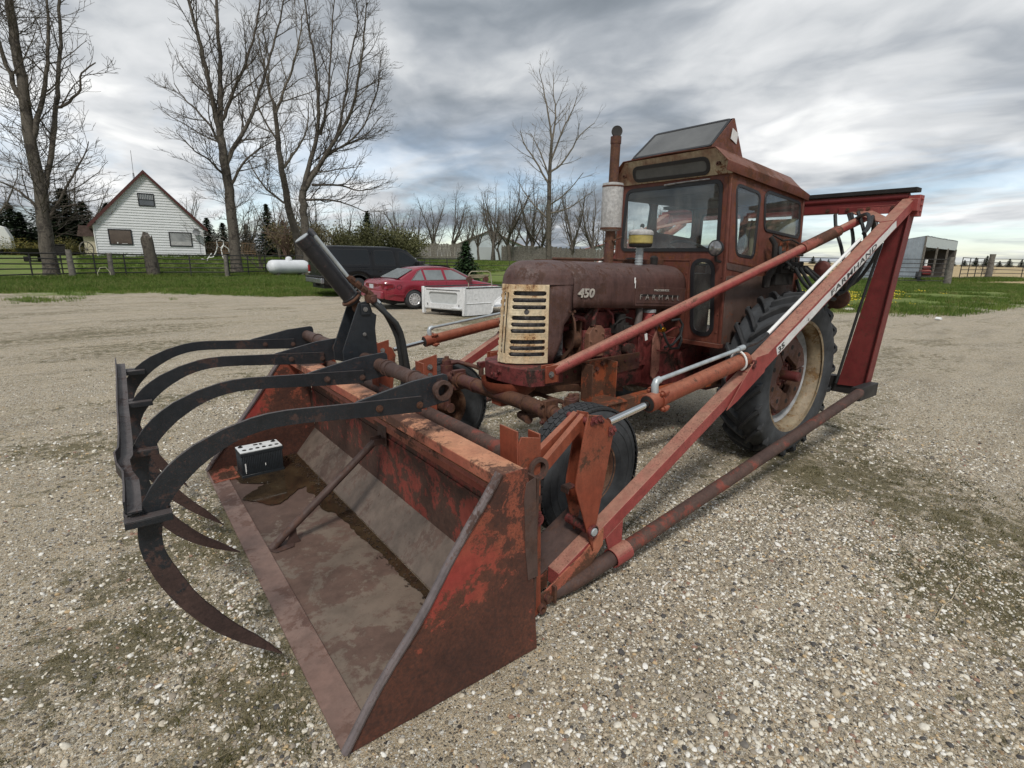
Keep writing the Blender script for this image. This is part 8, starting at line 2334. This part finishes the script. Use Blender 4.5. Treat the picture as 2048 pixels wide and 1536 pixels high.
def van():
    BK = carpaint('black_van_paint', (.004, .004, .005), .28, coat=.12)
    GL = plain('van_glass', (.012, .014, .016), .05, spec=.6, var=.3, vscale=.8)
    t = thing('black_van', 'big black sport utility wagon parked behind the red sedan', 'car', (-3.55, -18.85, 0), R(180))
    # local x forward, rear axle x=0, length 5.75
    low = [(-1.32, .55), (-1.2, .48), (.6, .42), (3.4, .42), (4.3, .50), (4.45, .58)]
    belt = [(-1.35, 1.18), (-1.2, 1.22), (2.9, 1.20), (3.2, 1.19), (4.2, 1.11), (4.42, 1.02), (4.46, .9)]
    hw = [(-1.36, .90), (-1.25, .97), (-.6, 1.0), (3.4, 1.0), (4.2, .97), (4.46, .86)]
    xs = sorted(set([round(v, 3) for v in list(np.linspace(-1.36, 4.46, 66)) + list(np.linspace(-.50, .50, 17)) + list(np.linspace(2.98, 3.98, 17))]))
    b = car_body(xs, low, belt, hw, .04, [(0, .47, .40), (3.48, .47, .40)], hood=lambda x: lerp_tab([(-1.36, 1.2), (2.8, 1.26), (3.1, 1.27), (4.2, 1.19), (4.40, 1.12), (4.46, .98)], x))
    build('body', b, BK, t, smooth=40)
    st = [(-1.36, 1.90), (-1.26, 1.97), (-.8, 2.0), (1.6, 2.0), (2.0, 1.965), (2.3, 1.84), (2.6, 1.60), (3.05, 1.22)]
    vs = []; zb_ = 1.18
    for x, zt in st:
        f_ = (zt - zb_) / .82; wb_ = .965 if x > -1.3 else .94; wt_ = wb_ - .19 * f_
        vs += [(x, wb_, zb_), (x, wt_ + .01, zt - .05), (x, wt_ - .05, zt), (x, 0, zt + .03), (x, -(wt_ - .05), zt), (x, -(wt_ + .01), zt - .05), (x, -wb_, zb_)]
    n = len(st)
    build('roof', MB().add(vs, [(k * 7 + i, k * 7 + i + 1, (k + 1) * 7 + i + 1, (k + 1) * 7 + i) for k in range(n - 1) for i in range(6)] + [tuple(range(7))]), BK, t, smooth=50)
    def pn(name, pts, s, mat, off=.008, th=.03):
        V_ = [(x, s * (.965 - .19 * (z - 1.18) / .82 + off), z) for x, z in rounded(pts, .07, 3)]
        V2 = [(p[0], p[1] - s * th, p[2]) for p in V_]; m_ = len(V_)
        return build(name, MB().add(V_ + V2, [tuple(range(m_))] + [(i, (i + 1) % m_, m_ + (i + 1) % m_, m_ + i) for i in range(m_)]), mat, t, smooth=0)
    for s in (1, -1):
        for P_ in ([(-1.15, 1.30), (-1.10, 1.86), (.52, 1.87), (.55, 1.29)], [(.78, 1.29), (.80, 1.85), (1.58, 1.84), (1.66, 1.28)], [(1.86, 1.28), (1.88, 1.83), (2.02, 1.83), (2.34, 1.66), (2.86, 1.27)]):
            pn('window_seal', grow(P_, .035), s, M['gasket'], .004); pn('side_window', P_, s, GL)
        q = MB()
        for x in (.68, 1.74, 2.95): q.path([(x, s * 1.0, .46), (x, s * 1.004, .85), (x, s * .972, 1.18), (x - .02 if x < 2 else x - .1, s * (.965 - .16 * (.65 if x < 2 else .1)), 1.85 if x < 2 else 1.26)], .006, 4)
        q.path([(-1.2, s * 1.003, 1.13), (2.9, s * 1.003, 1.11)], .006, 4)
        build('door_gap', q, M['dark'], t)
        q = MB().box2((.84, s * .998, 1.0), (1.02, s * 1.03, 1.05)); q.box2((1.90, s * .998, 1.0), (2.08, s * 1.03, 1.05)); build('door_handle', q, BK, t, bev=.012)
        q = MB().box2((2.62, s * .98, 1.18), (2.84, s * 1.30, 1.45)); build('mirror', q, M['gasket'], t, bev=.05, segs=3)
        q = MB().path([(.49 * math.cos(a_), s * 1.0, .40 + .49 * math.sin(a_)) for a_ in np.linspace(-.1, PI + .1, 19)], .028, 6); q.path([(3.48 + .49 * math.cos(a_), s * 1.0, .40 + .49 * math.sin(a_)) for a_ in np.linspace(-.1, PI + .1, 19)], .028, 6); build('arch_lip', q, BK, t)
        car_wheel(t, 0, s * .86, s, .39, .21, plain('dull_wheel', (.14, .14, .14), .5, metal=.3), 5); car_wheel(t, 3.48, s * .86, s, .39, .21, plain('dull_wheel', (.14, .14, .14), .5, metal=.3), 5)
        q = MB().box2((-1.395, s * .76, .98), (-1.33, s * .90, 1.24)); tl = build('tail_light', q, plain('van_tail_lens', (.30, .012, .02), .2), t, bev=.01)
        build('reverse_light', MB().box2((-1.398, s * .77, .92), (-1.33, s * .895, .975)), plain('white_lens', (.6, .6, .6), .2), t)
        q = MB().box2((.6, s * .90, .36), (2.9, s * 1.0, .42)); build('running_board', q, M['gasket'], t, bev=.01)
    q = MB().box2((-1.385, -.72, 1.34), (-1.365, .72, 1.84)); build('rear_window', q, GL, t, bev=.006)
    q = MB().box2((-1.50, -.98, .56), (-1.36, .98, .76)); build('rear_bumper', q, plain('dull_chrome', (.30, .31, .33), .28, metal=.7, var=.3, vscale=3), t, bev=.03, segs=3)
    q = MB().box2((-1.51, -.98, .77), (-1.34, .98, .83)); q.box2((-1.3, -.7, .35), (3.9, .7, .55)); q.box2((-1.45, -.12, .44), (-1.3, .12, .56)); build('underside', q, M['gasket'], t, bev=.01)
    q = MB().add([(3.02, .84, 1.24), (3.02, -.84, 1.24), (2.24, -.74, 1.90), (2.24, .74, 1.90)], [(0, 1, 2, 3)]); o = build('windscreen', q, GL, t, smooth=0); so = o.modifiers.new('s', 'SOLIDIFY'); so.thickness = .02; so.offset = 1
    # bonnet standing a little open, as a dark raised panel
    q = MB().add([(3.0, .86, 1.29), (3.0, -.86, 1.29), (3.7, -.88, 1.30), (3.7, .88, 1.30), (4.36, .82, 1.225), (4.36, -.82, 1.225), (4.43, .80, 1.16), (4.43, -.80, 1.16)], [(0, 3, 2, 1), (3, 4, 5, 2), (4, 6, 7, 5)]); o = build('bonnet', q, BK, t, smooth=60); so = o.modifiers.new('s', 'SOLIDIFY'); so.thickness = .03
van()

def truck_bed():
    WP = rusty('white_truck_bed_paint', (.80, .81, .82), (.72, .74, .75), rust=(.2, .12, .08), rust2=(.35, .25, .18), amt=.05, scale=2.5, speck=.3, streak=.2, grime=.25)
    # rear-left corner (tailgate meets the near side) near (-3.55,-9.95)
    t = thing('truck_bed', 'white pickup truck bed with its tailgate, set down on the gravel beside the red sedan', 'truck bed', (-3.35, -9.64, 0), 0)
    g0 = Vector((0, 0, 0)); ga = Vector((.345, -.94, 0)).normalized()    # along the tailgate, to the viewer's left
    sa = Vector((-1.0, -.10, 0)).normalized()                            # along the side, to the viewer's right
    up = Vector((0, 0, 1)); gn = Vector((ga.y, -ga.x, 0)) * -1           # outward normal of the tailgate
    if gn.dot(Vector((1, 1, 0))) < 0: gn = -gn
    W_ = 1.44; L = 2.5; zt, zb = .78, .17
    def pt(a, b, z, n=0.0, nv=None): return g0 + ga * a + sa * b + up * z + (nv or gn) * n
    GA = [(0, .0), (W_, .0)]
    o3 = t.location
    OUT_ = rounded([(0.02, zb + .02), (W_ - .02, zb + .02), (W_ - .02, zt - .01), (.02, zt - .01)], .03)
    PAN = rounded([(.22, .33), (W_ - .22, .33), (W_ - .18, .66), (.18, .66)], .09)
    sheet('tailgate', OUT_, [PAN], .05, (0, 0, 0), ga, up, WP, t, bev=.006)
    sheet('tailgate_panel', grow(PAN, .01), [], .012, tuple(-gn * .02), ga, up, plain('grey_white_panel', (.46, .48, .48), .7, var=.1), t)
    q = MB(); q.beam(pt(.10, 0, .725, .028), pt(W_ - .10, 0, .725, .028), .01, .018)
    for a in (.14, W_ - .14): q.beam(pt(a, 0, .27, .028), pt(a, 0, .33, .028), .03, .012)
    build('latch', q, M['dark'], t)
    for a in (-.06, W_ + .0):
        q = MB(); q.beam(pt(a + .03, 0, .02), pt(a + .03, 0, zt + .02), .10, .09, up=ga); build('corner_post', q, WP, t, bev=.012)
    q = MB(); q.beam(pt(.0, .02, .19), pt(W_, .02, .19), .05, .06); build('sill', q, WP, t, bev=.008)
    q = MB(); q.beam(pt(.1, .25, .12), pt(W_ - .1, .25, .12), .3, .12); q.path([pt(.5, .1, .06), pt(.6, .1, .13), pt(.9, .1, .14), pt(1.0, .1, .06)], .03, 6); build('underside', q, M['dark'], t)
    # near side panel with its wheel arch
    prof = []
    for x in np.linspace(0, L, 40):
        z0 = .02 if x < 1.0 else .05
        if abs(x - 1.52) < .46: z0 = max(z0, .05 + math.sqrt(.46 ** 2 - (x - 1.52) ** 2))
        prof.append((x, z0))
    outl = prof + [(L, zt), (0, zt)]
    nvec = Vector((-sa.y, sa.x, 0)); 
    if nvec.dot(Vector((1, 1, 0))) < 0: nvec = -nvec
    sheet('side_panel', outl, [], .03, tuple(nvec * .02), sa, up, WP, t, bev=.004)
    q = MB(); q.path([g0 + sa * x + up * (.36 if x < 1.0 else .36) + nvec * .04 for x in np.linspace(.05, 1.0, 6)], .012, 5)
    q.path([g0 + sa * (1.52 + .48 * math.cos(a_)) + up * (.05 + .48 * math.sin(a_)) + nvec * .04 for a_ in np.linspace(0.05, PI - .05, 19)], .016, 6)
    q.tube(tuple(g0 + sa * .42 + up * .55 + nvec * .034), tuple(g0 + sa * .42 + up * .55 + nvec * .042), .075, n=22, hole=.9)
    build('side_moulding', q, WP, t)
    q = MB(); q.beam(pt(0, 0, zt + .015, 0), pt(0, L, zt + .015, 0), .08, .03); q.beam(pt(W_, 0, zt + .015), pt(W_, L, zt + .015), .08, .03); q.beam(pt(0, L, zt + .015), pt(W_, L, zt + .015), .06, .03); build('top_rail', q, plain('dark_rail_cap', (.04, .04, .042), .6), t)
    q = MB(); q.beam(pt(W_, 0, .45), pt(W_, L, .45), .03, .6); q.beam(pt(0, L, .45), pt(W_, L, .45), .03, .6); build('far_panel', q, WP, t)
    q = MB(); q.beam(pt(W_ / 2, 0.05, .22), pt(W_ / 2, L, .22), W_ - .1, .03); build('bed_floor', q, WP, t)
    # thin pipe hoist standing in the bed
    h = thing('pipe_rack', 'thin bent pipe rack with two pulleys standing in the white truck bed', 'rack', (-3.95, -10.3, .25), R(170))
    q = MB().path([(0, 0, 0), (0, 0, .82), (.03, 0, .93), (.10, 0, .99), (.62, 0, 1.0), (.70, 0, .96), (.73, 0, .88), (.82, 0, .2)], .014, 7); build('pipe', q, plain('rusty_cream_pipe', (.34, .31, .23), .6, var=.4, vscale=10), h)
    q = MB(); q.path([(.02, 0, .86), (.66, 0, .87)], .035, 8); q.box2((.08, -.03, .80), (.6, .03, .90)); build('roller', q, plain('rusty_roller', (.20, .17, .11), .8, var=.5, vscale=8), h)
    for x in (.02, .56): build('pulley', MB().tube((x, -.03, .76), (x, .03, .76), .09, n=18).tube((x, -.04, .76), (x, .04, .76), .04, n=10), M['castbrown'], h)
truck_bed()
